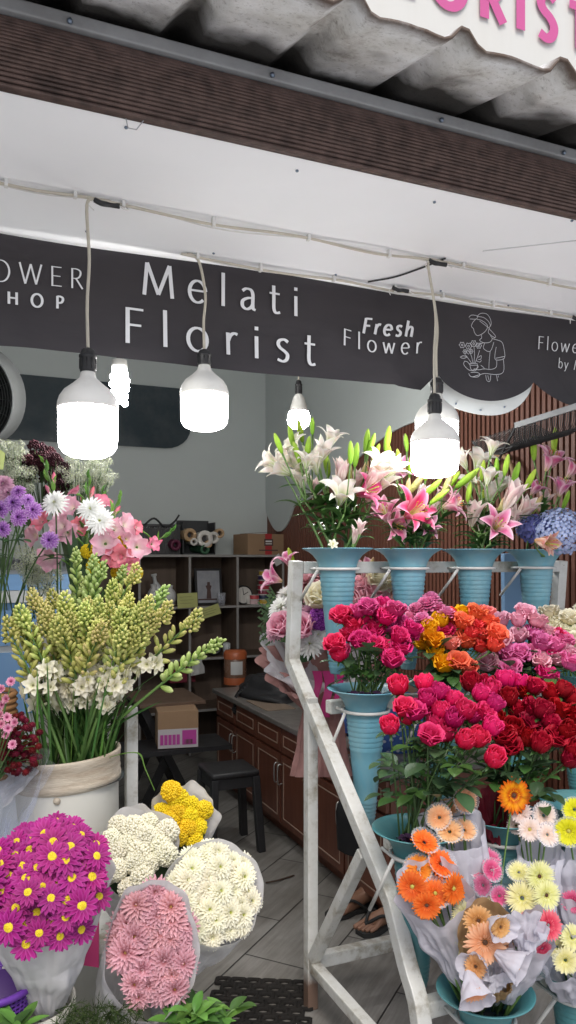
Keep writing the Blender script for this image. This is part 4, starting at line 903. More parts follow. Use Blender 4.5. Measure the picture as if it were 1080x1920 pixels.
loft('skirt', [(hip+V((0, 0, .16)), .145, .125, side, back), (hip+V((0, 0, .05)), .19, .16, side, back), (hip+fwd*.12+V((0, 0, -.0)), .20, .13, side, UP), (km+back*.08+V((0, 0, .0)), .215, .115, side, UP), (km+fwd*.045+V((0, 0, -.05)), .22, .10, side, (fwd*.25+UP*.9)), (km+fwd*.02+V((0, 0, -.11)), .222, .09, side, (fwd*.85+UP*.35)), (km+fwd*.005+V((0, 0, -.17)), .22, .085, side, fwd), (km+V((0, 0, -.23)), .215, .085, side, fwd)], M_skirt, t, fold=.03)
loft('blouse', [(neck+V((0, 0, -.03)), .06, .06, side, back), (chest+V((0, 0, .04)), .175, .105, side, back), (chest+V((0, 0, -.06)), .185, .14, side, back), (hip+fwd*.07+V((0, 0, .18)), .15, .13, side, back), (hip+fwd*.03+V((0, 0, .1)), .175, .15, side, back)], M_blouse, t, fold=.02)
for sgn in (-1, 1):
    sh = chest+side*.15*sgn+V((0, 0, .03)); el = sh+fwd*.07+V((0, 0, -.17))+side*.05*sgn; dd = (el-sh).normalized(); u_ = dd.cross(fwd).normalized(); v_ = dd.cross(u_)
    loft('sleeve', [(sh, .075, .07, u_, v_), (sh.lerp(el, .5), .068, .066, u_, v_), (el, .066, .066, u_, v_)], M_blouse, t, 20)
M_flip = mat('flip_flop_rubber', (.02, .02, .02), .7, .3, 12)
for heel, d, sd, sgn in feet:
    mb = MB(); c = heel+d*.09
    pr = [(-.125, .025), (-.11, .035), (-.05, .036), (.02, .034), (.07, .047), (.11, .045), (.14, .025)]
    poly = [(a, w) for a, w in pr]+[(a, -w) for a, w in pr[::-1]]
    prism(mb, poly, .016, lambda A, B, z: c+d*A+sd*B+V((0, 0, .002+z)))
    o = mb.build('flip_flop', M_flip, t, smooth=False)
    mb = MB(); toe = c+d*.10+sd*(-.012*sgn)+V((0, 0, .03))
    for b_ in (-1, 1): tube(mb, sweep([toe, c+d*.05+sd*.035*b_+V((0, 0, .07)), c-d*.01+sd*.046*b_+V((0, 0, .035)), c-d*.02+sd*.042*b_+V((0, 0, .012))], 5), .0065, 6)
    mb.build('strap', M_flip, o)
# wooden stool she sits on
M_or = mat('stool_orange_wood', (.32, .095, .03), .5, .3, 5, stretch=(8, 8, .8))
st = thing('wooden_stool', 'orange brown wooden stool under the seated person', 'stool', (hip.x, hip.y, 0))
mb = MB(); box(mb, (hip.x-.18, hip.y-.18, .33), (hip.x+.18, hip.y+.18, .365)); mb.build('seat', M_or, st, smooth=False, bevel=.006)
for sx in (-1, 1):
    for sy in (-1, 1): mb = MB(); bar(mb, (hip.x+sx*.14, hip.y+sy*.14, .33), (hip.x+sx*.16, hip.y+sy*.16, 0), .045, .045, up=(0, 1, 0)); mb.build('leg', M_or, st, smooth=False, bevel=.003)
# ================================================================ WHITE STEPPED FLOWER RACK
def white_steel():
    m, t, b, o = nmat('rack_white_paint'); L = t.links.new
    tc = N(t, 'ShaderNodeTexCoord'); n = N(t, 'ShaderNodeTexNoise', Scale=9, Detail=9, Roughness=.7); L(tc.outputs['Object'], n.inputs['Vector'])
    r = ramp(t, [(.34, (.30, .27, .21)), (.48, (.56, .56, .53)), (.7, (.66, .67, .66))]); L(n.outputs[0], r.inputs[0])
    n2 = N(t, 'ShaderNodeTexNoise', Scale=32, Detail=5, Roughness=.75); L(tc.outputs['Object'], n2.inputs['Vector'])
    r2 = ramp(t, [(.29, (.06, .045, .035)), (.35, (1, 1, 1))]); L(n2.outputs[0], r2.inputs[0])
    mx = N(t, 'ShaderNodeMix', data_type='RGBA', blend_type='MULTIPLY'); mx.inputs['Factor'].default_value = .9; L(r.outputs[0], mx.inputs['A']); L(r2.outputs[0], mx.inputs['B'])
    sx = N(t, 'ShaderNodeSeparateXYZ'); L(tc.outputs['Object'], sx.inputs[0]); ad = N(t, 'ShaderNodeMath', operation='MULTIPLY_ADD'); ad.inputs[1].default_value = .12; L(n.outputs[0], ad.inputs[0]); L(sx.outputs['Z'], ad.inputs[2])
    mr = N(t, 'ShaderNodeMapRange'); mr.inputs[1].default_value = .14; mr.inputs[2].default_value = .2; L(ad.outputs[0], mr.inputs[0])
    m3 = N(t, 'ShaderNodeMix', data_type='RGBA'); L(mr.outputs[0], m3.inputs['Factor']); m3.inputs['A'].default_value = (.15, .095, .07, 1); L(mx.outputs['Result'], m3.inputs['B'])
    L(m3.outputs['Result'], b.inputs['Base Color']); b.inputs['Roughness'].default_value = .42
    return m
M_rack = white_steel()
XR = 1.091
RT, RK, RD, RF = PX(555, 1058, XR), PX(548, 1240, XR), PX(735, 1690, XR), PX(785, 1900, XR)
XE = PY(1051, 1060, RT.y).x
rack = thing('flower_rack', 'white chipped steel stepped rack holding blue cone vases', 'rack', (XR, 2.35, 0))
TB = .042
def rail(name, p, q, w=TB, h=TB, up=(0, 0, 1)): mb = MB(); bar(mb, p, q, w, h, up); return mb.build(name, M_rack, rack, smooth=False, bevel=.004)
def at(X, p, dz=0): return V((X, p.y, p.z+dz))
for X in (XR, XE):
    prof = [V((X, RT.y, RT.z+.012)), V((X, RK.y, RK.z)), V((X, PX(605, 1325, XR).y, PX(605, 1325, XR).z)), V((X, RD.y, RD.z))]
    arcp = sweep([V((X, RD.y, RD.z)), V((X, RD.y-.075, RD.z-.13)), V((X, RF.y-.012, RF.z-.02)), V((X, RF.y-.02, 0.0))], 4)
    P = prof[:2]+[prof[3]]+arcp[1:]
    mb = MB(); vs = []     # one bent square tube
    for i, p in enumerate(P):
        d0 = (P[i]-P[i-1]).normalized() if i else (P[1]-P[0]).normalized(); d1 = (P[i+1]-P[i]).normalized() if i < len(P)-1 else d0
        d = (d0+d1).normalized(); n_ = V((0, -d.z, d.y)); k = 1/max(.6, n_.dot(V((0, -d0.z, d0.y))))
        for a, b in ((-1, -1), (1, -1), (1, 1), (-1, 1)): vs.append(p+V((a*TB/2, 0, 0))+n_*(b*TB/2*k))
    mb.add(vs, [(i*4+j, i*4+(j+1) % 4, (i+1)*4+(j+1) % 4, (i+1)*4+j) for i in range(len(P)-1) for j in range(4)]+[(3, 2, 1, 0), tuple(range(len(vs)-4, len(vs)))])
    mb.build('side_frame', M_rack, rack, smooth=False, bevel=.004)
    by = 2.352; pz = PX(585, 1310, XR).z+.004
    rail('back_post', (X+.0, by, 0), (X, by, pz), TB-.005, TB-.003, up=(0, 1, 0))
    rail('brace', (X-.001, by-.022, .17), (X-.001, PX(690, 1590, XR).y+.02, PX(690, 1590, XR).z-.02), .034, .034, up=(0, 1, 0))
    rail('floor_rail', (X+.001, by-.022, .15), (X+.001, RF.y, .15), .036, .036)
rail('shelf_rail', (XR+.022, RT.y, RT.z-.012), (XE-.022, RT.y, RT.z-.012), .042, .042)
R2, R3, R4 = PX(607, 1328, XR), PX(716, 1584, XR), PX(782, 1893, XR)
for q in (R2, R3): rail('shelf_rail', (XR+.022, q.y+.012, q.z), (XE-.022, q.y+.012, q.z), .042, .042)
rail('shelf_rail', (XR+.022, R4.y+.0, R4.z), (XE-.022, R4.y, R4.z), .042, .042)
rail('bottom_rail', (XR+.022, 2.352, .155), (XE-.022, 2.352, .155), .036, .045)
# ---- vases
M_vase = mat('vase_blue_enamel', (.13, .33, .42), .38, .8, 5, .06, 25, dcol=(.26, .38, .38), rnd=.12, stretch=(1.6, 1.6, .5))
M_vaseT = mat('vase_teal_enamel', (.06, .215, .24), .4, .75, 5, .06, 25, dcol=(.15, .28, .27), rnd=.12, stretch=(1.6, 1.6, .5))
M_vin = mat('vase_water_dark', (.012, .02, .022), .12, .4, 9, dcol=(.03, .02, .035))
VH = .43
def vase_prof():
    pr = [(.024, 0), (.026, .004)]
    r = lambda z: .027+(.062-.027)*((z)/.345)
    for z in [.02+.012*k for k in range(0, 5)]: pr += [(r(z), z), (r(z)+.0022, z+.004), (r(z)+.0005, z+.008)]
    pr += [(r(.12), .12), (r(.2), .20)]
    for k in range(7): z = .235+.016*k; pr += [(r(z), z), (r(z)+.0026, z+.005), (r(z+.012)-.0008, z+.0125)]
    pr += [(.063, .352), (.066, .372), (.073, .390), (.086, .407), (.102, .419), (.118, .4265), (.1225, .4285), (.1228, .4305), (.1195, .4312), (.104, .424), (.088, .412), (.075, .395), (.063, .372), (.058, .35)]
    return pr
VP = vase_prof()
vase_me = {m.name: lathe(MB(), VP, 48, cap0=True).mesh('cone_vase', m) for m in (M_vase, M_vaseT)}
wat_me = lathe(MB(), [(.0005, .366), (.0605, .366)], 24).mesh('water', M_vin)
ring_mb = MB()
for i in range(1):
    q = [(.0725*math.cos(2*PI*k/32), .0725*math.sin(2*PI*k/32), 0) for k in range(33)]; tube(ring_mb, q, .0055, 6, cap=False)
M_ring = mat('ring_white_paint', (.62, .62, .60), .45, .4, 14, dcol=(.25, .22, .18))
ring_me = ring_mb.mesh('vase_ring', M_ring)
vases = {}
ORD = ['leftmost', 'second', 'third', 'rightmost']
def vase(key, rim, m, label, rz, ry):
    """rim = centre of the rim; rz, ry = the rail that carries its ring"""
    s = 1.0; base = V((rim.x, rim.y, rim.z-.4305))
    t = thing('cone_vase', label, 'vase', base, 'blue cone vases on the white rack')
    obj('vase_body', vase_me[m.name], t, Matrix.Rotation(R.uniform(0, 6), 4, 'Z')); obj('water', wat_me, t)
    rg = V((rim.x, rim.y, rim.z-.070)); o = obj('vase_ring', ring_me, rack, Matrix.Translation(rg-rootloc(rack)))
    for sg in (-1, 1): tube(MB(), [rg+V((sg*.0725, .0, 0)), V((rim.x+sg*.068, ry-.018, rg.z))], .005, 5).build('ring_stay', M_ring, rack)
    mb = MB(); tube(mb, [rg+V((-.074, .0, -.004)), V((rim.x-.10, ry-.006, rg.z-.17 if key[0] != 1 else rg.z-.11))], .0055, 5)
    mb.build('ring_brace', M_ring, rack)
    vases[key] = rim
Y1v, Y2v, Y3v, Y4v = RT.y-.095, R2.y-.09, R3.y-.09, R4.y-.10
z1r = PY(700, 1031, Y1v).z
for k, px in enumerate((633, 765, 890, 1005)):
    p = PY(px, 1031, Y1v); p.z = RT.z+.055
    vase((1, k), p, M_vase, f'{ORD[k]} of the four blue lily vases along the top of the white rack', RT.z, RT.y)
x2 = PY(686, 1292, Y2v).x; z2r = PY(686, 1290, Y2v).z
for k in range(4): vase((2, k), V((x2+.29*k, Y2v, z2r)), M_vaseT if k else M_vase, f'{ORD[k]} cone vase of the second row, holding ' + ['bright magenta roses', 'pink yellow and coral blooms', 'pale pink roses', 'cream roses'][k], R2.z, R2.y)
x3 = PY(782, 1548, Y3v).x; z3r = PY(782, 1552, Y3v).z
for k in range(3): vase((3, k), V((x3+.29*k, Y3v, z3r)), M_vaseT, f'{["leftmost","middle","rightmost"][k]} cone vase of the third row, holding ' + ['tall magenta roses', 'dark red roses', 'yellow gerberas at the edge'][k], R3.z, R3.y)
x4 = PY(910, 1862, Y4v).x; z4r = PY(910, 1856, Y4v).z
for k in range(2): vase((4, k), V((x4+.30*k, Y4v, z4r)), M_vaseT, f'{["nearest teal vase at the bottom holding wrapped gerberas","bottom right teal vase under the cream flower wraps"][k]}', R4.z, R4.y)
# ================================================================ LEFT: BUCKET AND STAND
M_bucket = mat('bucket_offwhite', (.62, .61, .55), .5, .55, 3.5, .04, 20, dcol=(.42, .38, .31))
M_bucketrim = mat('bucket_rim_stained', (.50, .44, .35), .7, .9, 7, .25, 60, dcol=(.24, .17, .11), stretch=(1, 1, 6))
DB = 2.15; bc = PD(139, 1408, DB); br_ = 101/F*DB; BH = .40
bk = thing('flower_bucket', 'large off white plastic bucket full of tuberoses with a stained rim', 'bucket', (bc.x, bc.y, bc.z-BH))
TM = Matrix.Rotation(math.radians(3.5), 4, TOCAM)
pr = [(br_*.80, 0), (br_*.83, .004), (br_*.925, BH*.74), (br_*.93, BH*.79)]
obj('bucket_body', lathe(MB(), pr, 56, cap0=True).mesh('bucket_body', M_bucket), bk, TM)
obj('bucket_rim', lathe(MB(), [(br_*.93, BH*.785), (br_*.985, BH*.80), (br_*.99, BH*.835), (br_*.965, BH*.85), (br_*.985, BH*.875), (br_*.97, BH*.89), (br_*.985, BH*.905), (br_*.97, BH*.925), (br_*.99, BH*.94), (br_*1.01, BH*.985), (br_*1.005, BH), (br_*.96, BH), (br_*.93, BH*.97), (br_*.9, BH*.7)], 56).mesh('bucket_rim', M_bucketrim), bk, TM)
obj('water', lathe(MB(), [(.0005, BH*.82), (br_*.92, BH*.82)], 32).mesh('water', M_vin), bk)
mb = MB(); cth = math.atan2(TOCAM.y, TOCAM.x)
def onb(px, py, k=1.0):
    f = (px-139)/101*.98; a = cth+math.asin(max(-1, min(1, f))); z = BH-(py-1408)/F*(DB-.1)-.012; r_ = br_*(.80+.13*z/(BH*.79))*k if z < BH*.78 else br_*.995; return V((r_*math.cos(a), r_*math.sin(a), z))
c_ = onb(148, 1468); sphere(mb, tuple(c_), .010, 10, 6); obj('rim_rivet', mb.mesh('rim_rivet', M_bucketrim), bk, TM)
a_ = [onb(x, y, 1.006) for x, y in ((47, 1512), (55, 1498), (66, 1506), (57, 1527))]; obj('sticker', MB().add(a_, [(0, 1, 2, 3)]).mesh('sticker', mat('sticker_silver', (.35, .36, .38), .35, .8, 60, dcol=(.05, .05, .06)), False), bk, TM)
# white steel stand behind and under the bucket
sd_ = thing('bucket_stand', 'white steel post stand carrying the tuberose bucket', 'stand', (bc.x, bc.y, 0))
pp_ = PD(246, 1340, DB+.14); ztop = PD(246, 1325, DB+.14).z
bz = bc.z-BH
for (x, y, z) in ((pp_.x, pp_.y, ztop), (pp_.x-.42, pp_.y+.05, ztop), (pp_.x-.1, pp_.y-.36, bz-.03), (pp_.x-.50, pp_.y-.3, bz-.03)):
    mb = MB(); bar(mb, (x, y, 0), (x, y, z), .034, .034, up=(0, 1, 0)); mb.build('post', M_rack, sd_, smooth=False, bevel=.003)
mb = MB(); box(mb, (pp_.x-.54, pp_.y-.38, bz-.028), (pp_.x+.0, pp_.y-.02, bz-.002)); mb.build('stand_top', M_rack, sd_, smooth=False, bevel=.003)
# rubber mat on the floor
M_rub = mat('rubber_black', (.016, .015, .014), .95, .5, 10, .1, 60, dcol=(.035, .03, .027), spec=.15)
mp_ = [PZ(440, 1836, 0), PZ(500, 1842, 0), PZ(575, 1945, 0), PZ(405, 1960, 0)]
mc = PZ(478, 1900, 0); mr_ = Matrix.Translation(mc) @ Matrix.Rotation(math.radians(-28), 4, 'Z')
mb = MB(); nx_, ny_ = 6, 9; cs = .044
for i in range(nx_):
    for j in range(ny_):
        x = (i-nx_/2+.5)*cs*1.25+(cs*.6 if j % 2 else 0); y = (j-ny_/2+.5)*cs; hx, hy = cs*.625, cs*.5
        o_ = [(hx*math.copysign(min(1, abs(math.cos(a))*1.45), math.cos(a)), hy*math.copysign(min(1, abs(math.sin(a))*1.45), math.sin(a))) for a in [2*PI*k/12 for k in range(12)]]
        i_ = [(hx*.68*math.cos(a), hy*.64*math.sin(a)) for a in [2*PI*k/12 for k in range(12)]]
        vs = [mr_ @ V((x+a, y+b, z)) for z, ring in ((.002, o_), (.011, o_), (.0135, [(a*.82, b*.8) for a, b in o_]), (.0135, [(a*1.12, b*1.12) for a, b in i_]), (.002, i_)) for a, b in ring]
        mb.add(vs, [(k*12+q, k*12+(q+1) % 12, (k+1)*12+(q+1) % 12, (k+1)*12+q) for k in range(4) for q in range(12)])
tag(mb.build('rubber_mat', M_rub), 'black rubber floor mat with rows of oval holes', 'mat')
# purple basket, pink sheet, low white bucket
pb_ = PD(2, 1815, 1.62); mb = MB()
bt2 = thing('purple_basket', 'purple plastic mesh basket at the lower left corner', 'basket', (pb_.x-.02, pb_.y, pb_.z-.12))
def meshwall(mb, r0, r1, h, n, m):
    for j in range(m+1): z = h*j/m; r_ = r0+(r1-r0)*j/m; tube(mb, [(r_*math.cos(2*PI*k/40), r_*math.sin(2*PI*k/40), z) for k in range(41)], .0026, 5, cap=False)
    for k in range(n): a = 2*PI*k/n; tube(mb, [(r0*math.cos(a), r0*math.sin(a), 0), (r1*math.cos(a), r1*math.sin(a), h)], .0022, 4)
meshwall(mb, .07, .085, .085, 44, 9); lathe(mb, [(.088, .085), (.094, .088), (.094, .1), (.084, .1), (.084, .085)], 40)
obj('basket_wall', mb.mesh('basket_wall', mat('plastic_purple', (.13, .035, .32), .4)), bt2); obj('liner', lathe(MB(), [(.0005, .0), (.066, .0), (.079, .08)], 32).mesh('liner', mat('liner_violet', (.06, .02, .14), .6)), bt2)
q_ = [PD(150, 1712, 1.86), PD(186, 1716, 1.86), PD(186, 1812, 1.84), PD(148, 1806, 1.84)]
mb = MB(); fn_ = TOCAM*.006; mb.add(q_+[q+fn_ for q in q_], [(3, 2, 1, 0), (4, 5, 6, 7), (0, 1, 5, 4), (1, 2, 6, 5), (2, 3, 7, 6), (3, 0, 4, 7)]); tag(mb.build('pink_board', mat('plastic_pink', (.62, .05, .20), .45), smooth=False), 'hot pink plastic sheet standing between the bouquet wraps', 'sheet')
wb_ = PD(48, 1880, 1.66); wb = thing('white_bucket', 'small worn white bucket under the magenta daisy bouquet', 'bucket', (wb_.x, wb_.y, wb_.z-.22))
obj('bucket_body', lathe(MB(), [(.075, 0), (.098, .2), (.104, .205), (.104, .225), (.098, .225), (.094, .2), (.075, .02), (.0005, .02)], 40).mesh('bucket_body', M_bucket), wb)
wb2_ = PD(300, 1925, 1.62); wb2 = thing('white_bucket', 'white bucket behind the leafy plant below the pink bouquet', 'bucket', (wb2_.x, wb2_.y, wb2_.z-.22))
obj('bucket_body', lathe(MB(), [(.075, 0), (.098, .2), (.104, .205), (.104, .225), (.098, .225), (.094, .2), (.075, .02), (.0005, .02)], 40).mesh('bucket_body', M_bucket), wb2)
# low table that carries the small buckets
lz = min(wb_.z, wb2_.z)-.225
lt = thing('low_stand', 'low white stand under the small buckets at lower left', 'stand', (.25, 1.6, 0))
mb = MB(); box(mb, (-.15, 1.42, lz-.03), (.52, 1.86, lz)); mb.build('stand_top', M_rack, lt, smooth=False, bevel=.003)
for x, y in ((-.12, 1.45), (.49, 1.45), (-.12, 1.83), (.49, 1.83)): mb = MB(); bar(mb, (x, y, 0), (x, y, lz-.03), .03, .03, up=(0, 1, 0)); mb.build('leg', M_rack, lt, smooth=False)
# ================================================================ FLOWER SHAPES (shared meshes)
M_stem = mat('stem_green', (.10, .19, .045), .5, .4, 20, dcol=(.05, .10, .03), rnd=.2)
M_stemd = mat('stem_dark_green', (.055, .11, .03), .5, .4, 20, dcol=(.03, .06, .02), rnd=.2)
M_leaf = petal('leaf_green', [(0, (.05, .12, .03)), (1, (.06, .14, .035))], rnd=.3, hue=.015, transl=.18, rough=.38, vein=.25)
M_leafd = petal('leaf_dark', [(0, (.045, .092, .04)), (1, (.062, .118, .054))], rnd=.3, hue=.015, transl=.15, rough=.35, vein=.25)
M_leafl = petal('leaf_light', [(0, (.12, .26, .05)), (1, (.14, .30, .06))], rnd=.25, hue=.012, transl=.25, rough=.35, vein=.2)
# ---- rose
def rose_mb(sd, open_=1.0):
    r = random.Random(sd); mb = MB()
    for k in range(3): cyl_pet(mb, k*2.1+r.random(), 1.35, [(.005, 0), (.0085, .018), (.008, .036), (.0065, .046)], 5, 6, wob=.0008, seed=k)
    for k in range(4): cyl_pet(mb, k*1.57+r.random()*.5, 1.05, [(.006, 0), (.014, .014), (.0155, .032), (.0125+.004*open_, .0475)], 5, 6, wob=.0012, seed=k+sd)
    for k in range(5): cyl_pet(mb, k*1.257+r.random()*.4, .85, [(.006, 0), (.019, .012), (.0215, .03), (.0195+.0055*open_, .0445), (.021+.011*open_, .0465)], 6, 6, wob=.0016, seed=k+sd)
    for k in range(6): cyl_pet(mb, k*1.047+r.random()*.4, .78, [(.006, 0), (.0225, .008), (.0268, .026), (.0258+.005*open_, .041), (.0275+.0105*open_, .0435)], 6, 6, wob=.002, seed=k*2+sd)
    if open_ > .6:
        for k in range(5): cyl_pet(mb, k*1.257+r.random()*.6, .75, [(.006, 0), (.024, .004), (.0305, .018), (.0345, .032), (.0405, .034)], 6, 6, wob=.0025, seed=k*3+sd)
    mb.v = [(x, y, z*1.14) for x, y, z in mb.v]
    return mb
def frill_mb(sd):   # carnation-like ruffled bloom
    r = random.Random(sd); mb = MB()
    for L_ in range(6):
        q = L_/5; n = 5+L_*2
        for k in range(n): pet(mb, 2*PI*k/n+r.random(), .003, .016*(1-q), .030+.012*q, .024, 1.5-1.1*q, 1.25-1.25*q, cup=.35, nl=4, nw=2, prof='spat', wav=.10)
    return mb
rose_mbs = [rose_mb(k, (.95, .7, .55, 1.15)[k]) for k in range(4)]
bud_mbs = [rose_mb(k+9, .02) for k in range(2)]
frill_mbs = [frill_mb(k) for k in range(2)]
def calyx_mb():
    mb = MB(); lathe(mb, [(.002, -.012), (.0062, -.009), (.0078, -.003), (.0065, .002)], 10)
    for k in range(5): pet(mb, 2*PI*k/5, .006, 0, .024, .009, .2, -.7, cup=.2, nl=3, nw=1, prof='leaf')
    return mb
calyx_me = calyx_mb().mesh('calyx', M_leaf)
def leaf_mb(L=.055, W=.036, n=3):
    mb = MB(); tube(mb, [(0, 0, 0), (L*.55, 0, L*.12), (L*.95, 0, L*.1)], [.0014, .001, .0008], 4)
    def one(az, p, l): 
        m = Matrix.Translation(p) @ Matrix.Rotation(az, 4, 'Z'); pet(mb, 0, 0, 0, l, l*.66, .22, -.35, cup=.22, nl=6, nw=2, prof='leaf', M=m)
    one(0, V((L*.95, 0, L*.1)), L)
    if n > 1: one(1.15, V((L*.55, 0, L*.12)), L*.8); one(-1.15, V((L*.55, 0, L*.12)), L*.8)
    return mb
leaf_mes = [leaf_mb().mesh('leaf', M_leafd), leaf_mb(.06, .04).mesh('leaf', M_leaf), leaf_mb(.065, n=1).mesh('leaf', M_leafd)]
def rose_set(mbs, m): return [b.mesh('rose_bloom', m) for b in mbs]
P_mag = petal('rose_magenta', [(0, '#7a0034'), (.45, '#cc0f56'), (1, '#e03a76')], rnd=.2, hue=.014)
P_magr = petal('rose_cerise', [(0, '#8a0036'), (.5, '#d8135a'), (1, '#e83e7c')], rnd=.16, hue=.012)
P_lav = petal('rose_orchid', [(0, '#8e1150'), (.5, '#c93079'), (1, '#da5a96')], rnd=.14)
P_red = petal('rose_red', [(0, '#4a000e'), (.5, '#98071f'), (1, '#b4152f')], rnd=.24, hue=.008)
P_cor = petal('rose_coral', [(0, '#cc3a1c'), (.5, '#e9583c'), (1, '#f2705a')], rnd=.1, hue=.015)
P_cpk = petal('rose_salmon', [(0, '#e05a4a'), (.6, '#f0807a'), (1, '#f59a98')], rnd=.1)
P_yel = petal('rose_amber', [(0, '#d07a08'), (.6, '#eba50c'), (1, '#f2b41c')], rnd=.12, hue=.02)
P_lpk = petal('rose_pale_pink', [(0, '#d97a95'), (.5, '#eda6bb'), (1, '#f2bfce')], rnd=.09)
P_mpk = petal('rose_mid_pink', [(0, '#c03a7a'), (.5, '#e0609f'), (1, '#ec86b8')], rnd=.12)
P_cre = petal('rose_cream', [(0, '#d9cf92'), (.5, '#eae2c0'), (1, '#f2eedb')], rnd=.06)
P_fpk = petal('carnation_pink', [(0, '#c75a92'), (.5, '#e57fb0'), (1, '#f0a0c4')], rnd=.1)
ROSE = {}
for nm, m in dict(mag=P_mag, magr=P_magr, lav=P_lav, red=P_red, cor=P_cor, cpk=P_cpk, yel=P_yel, lpk=P_lpk, mpk=P_mpk, cre=P_cre).items(): ROSE[nm] = (rose_set(rose_mbs, m), rose_set(bud_mbs, m))
FRILL = [b.mesh('carnation_bloom', P_fpk) for b in frill_mbs]
def stem_path(a, b, out, n=7):
    mid = (a+b)/2+V((0, 0, (b-a).length*.12))+out*.02
    return bez(a, mid, b, n)
def rose(p, dirn, base, meshes, bud, size, nleaf, name='rose', stem_m=None, lr=(.45, .9)):
    t = thing(name, None, None, base)
    me = R.choice(meshes); loc = p-V(base); D = dirn.normalized()
    b = obj(me.name, me, t, TRS(loc-D*.02*size, D, R.uniform(0, 6.28), size*R.uniform(.93, 1.08))); b.name = me.name.split('.')[0]
    c = obj('calyx', calyx_me, b)
    end = p-D*.028*size; path = bez(base, (V(base)+end)/2+V((0, 0, .1*(end-V(base)).length))-D*.02, end, 8)
    tube(MB(), path, [.0028]*6+[.0024]*3, 6).build('stem', stem_m or M_stem, t)
    for k in range(nleaf):
        f = R.uniform(*lr); q = path[int(f*8)]-V(base); az = R.uniform(0, 6.28)
        obj('leaf', R.choice(leaf_mes), t, Matrix.Translation(q) @ Matrix.Rotation(az, 4, 'Z') @ Matrix.Rotation(R.uniform(-.7, .5), 4, 'Y') @ Matrix.Scale(R.uniform(.7, 1.1), 4))
    return t
def mouth(key, rr=.048, dz=-.05):
    c = vases[key]; a = R.uniform(0, 6.28); q = rr*math.sqrt(R.random()); return V((c.x+q*math.cos(a), c.y+q*math.sin(a), c.z+dz))
# ---- generic radial flowers
def rays(mb, n, L, W, e0, e1, z=0, r0=.004, prof='strap', cup=.25, nl=4, jit=.08, rd=None, mi=0, nw=1, off=0):
    rd = rd or R
    for k in range(n): pet(mb, 2*PI*(k+off)/n+rd.uniform(-jit, jit), r0, z+rd.uniform(-.001, .001), L*rd.uniform(.9, 1.06), W*rd.uniform(.88, 1.1), e0+rd.uniform(-.1, .1), e1+rd.uniform(-.14, .14), cup=cup, nl=nl, nw=nw, prof=prof, mi=mi)
def dome(mb, r, h, mi=0, n=16): lathe(mb, [(r*.98, 0), (r*.9, h*.55), (r*.6, h*.9), (.0003, h)], n, mi=mi)
def bumpy_dome(mb, r, h, k=40, mi=0, s=.0016):
    for i in range(k): q = math.sqrt((i+.5)/k); a = i*GA; sphere(mb, (r*q*math.cos(a), r*q*math.sin(a), h*(1-q*q)), s, 5, 3, mi=mi)
M_yc = mat('disc_yellow', (.72, .56, .02), .7, .3, 90, .3, 200, dcol=(.5, .36, .01))
M_gc = mat('disc_green', (.42, .52, .10), .7, .2, 80)
M_dc = mat('disc_dark', (.02, .01, .008), .7, .4, 90, dcol=(.12, .05, .02))
P_dm = petal('daisy_magenta', [(0, '#740d55'), (.5, '#96146c'), (1, '#a82681')], edge='#b03a8c', rnd=.14, hue=.01, transl=.2)
def daisy_mb(sd):
    rd = random.Random(sd); mb = MB(); rays(mb, 15, .026, .0078, .12, -.18, 0, .004, nl=4, rd=rd); rays(mb, 13, .024, .0074, .4, .1, .001, .003, nl=4, rd=rd, off=.5); return mb
daisy_mes = [daisy_mb(k).mesh('daisy_flower', P_dm) for k in range(3)]
mb = MB(); dome(mb, .0088, .005); bumpy_dome(mb, .0085, .005, 36, s=.0013); disc_me = mb.mesh('disc', M_yc)
P_pk = petal('mum_pink', [(0, '#a2585a'), (.35, '#c58489'), (1, '#e0b0ba')], rnd=.1, transl=.25)
def mum_mb(sd, R_=.034, rows=6):
    rd = random.Random(sd); mb = MB()
    for k in range(rows):
        q = k/(rows-1); n = int(9+11*q); rays(mb, n, R_*(.5+.55*q), .0062+.0012*q, 1.25-1.15*q, .75-.95*q, .006*(1-q), .003+.003*q, nl=4, rd=rd, off=rd.random(), cup=.5)
    return mb
pmum_mes = [mum_mb(k).mesh('mum_flower', P_pk) for k in range(3)]
mb = MB(); bumpy_dome(mb, .0062, .004, 26, s=.0016); M_pc = mat('disc_amber', (.62, .36, .10), .7, .3, 90); pdisc_me = mb.mesh('disc', M_pc)
for v in mb.v: pass
P_wm = petal('mum_white', [(0, '#d3d68e'), (.4, '#f0eccf'), (1, '#f6f3e0')], rnd=.05, transl=.25, vein=.06)
wmum_mes = [mum_mb(k+20, .033, 8).mesh('mum_flower', P_wm) for k in range(3)]
mb = MB(); bumpy_dome(mb, .0055, .004, 22, s=.0017); wdisc_me = mb.mesh('disc', mat('disc_lime', (.55, .62, .08), .7, .2, 80))
P_snow = petal('mum_snow', [(0, '#dfe3c0'), (.3, '#f2f3ee'), (1, '#f7f7f6')], rnd=.04, transl=.3, vein=.05)
smum_mes = [mum_mb(k+40, .040, 5).mesh('mum_flower', P_snow) for k in range(2)]
P_lv = petal('mum_lavender', [(0, '#5c2378'), (.35, '#9050ae'), (.75, '#b87fcd'), (1, '#d8b6de')], rnd=.12, transl=.2)
P_lvp = petal('mum_dusty_pink', [(0, '#a55a86'), (.5, '#c98fae'), (1, '#dcb2c4')], rnd=.12, transl=.2)
lmum_mes = [mum_mb(k+60, .026, 5).mesh('mum_flower', P_lv) for k in range(2)]; dpk_mes = [mum_mb(k+70, .026, 6).mesh('mum_flower', P_lvp) for k in range(2)]
mb = MB(); bumpy_dome(mb, .006, .004, 22, s=.0016); ldisc_me = mb.mesh('disc', mat('disc_plum', (.10, .02, .10), .7))
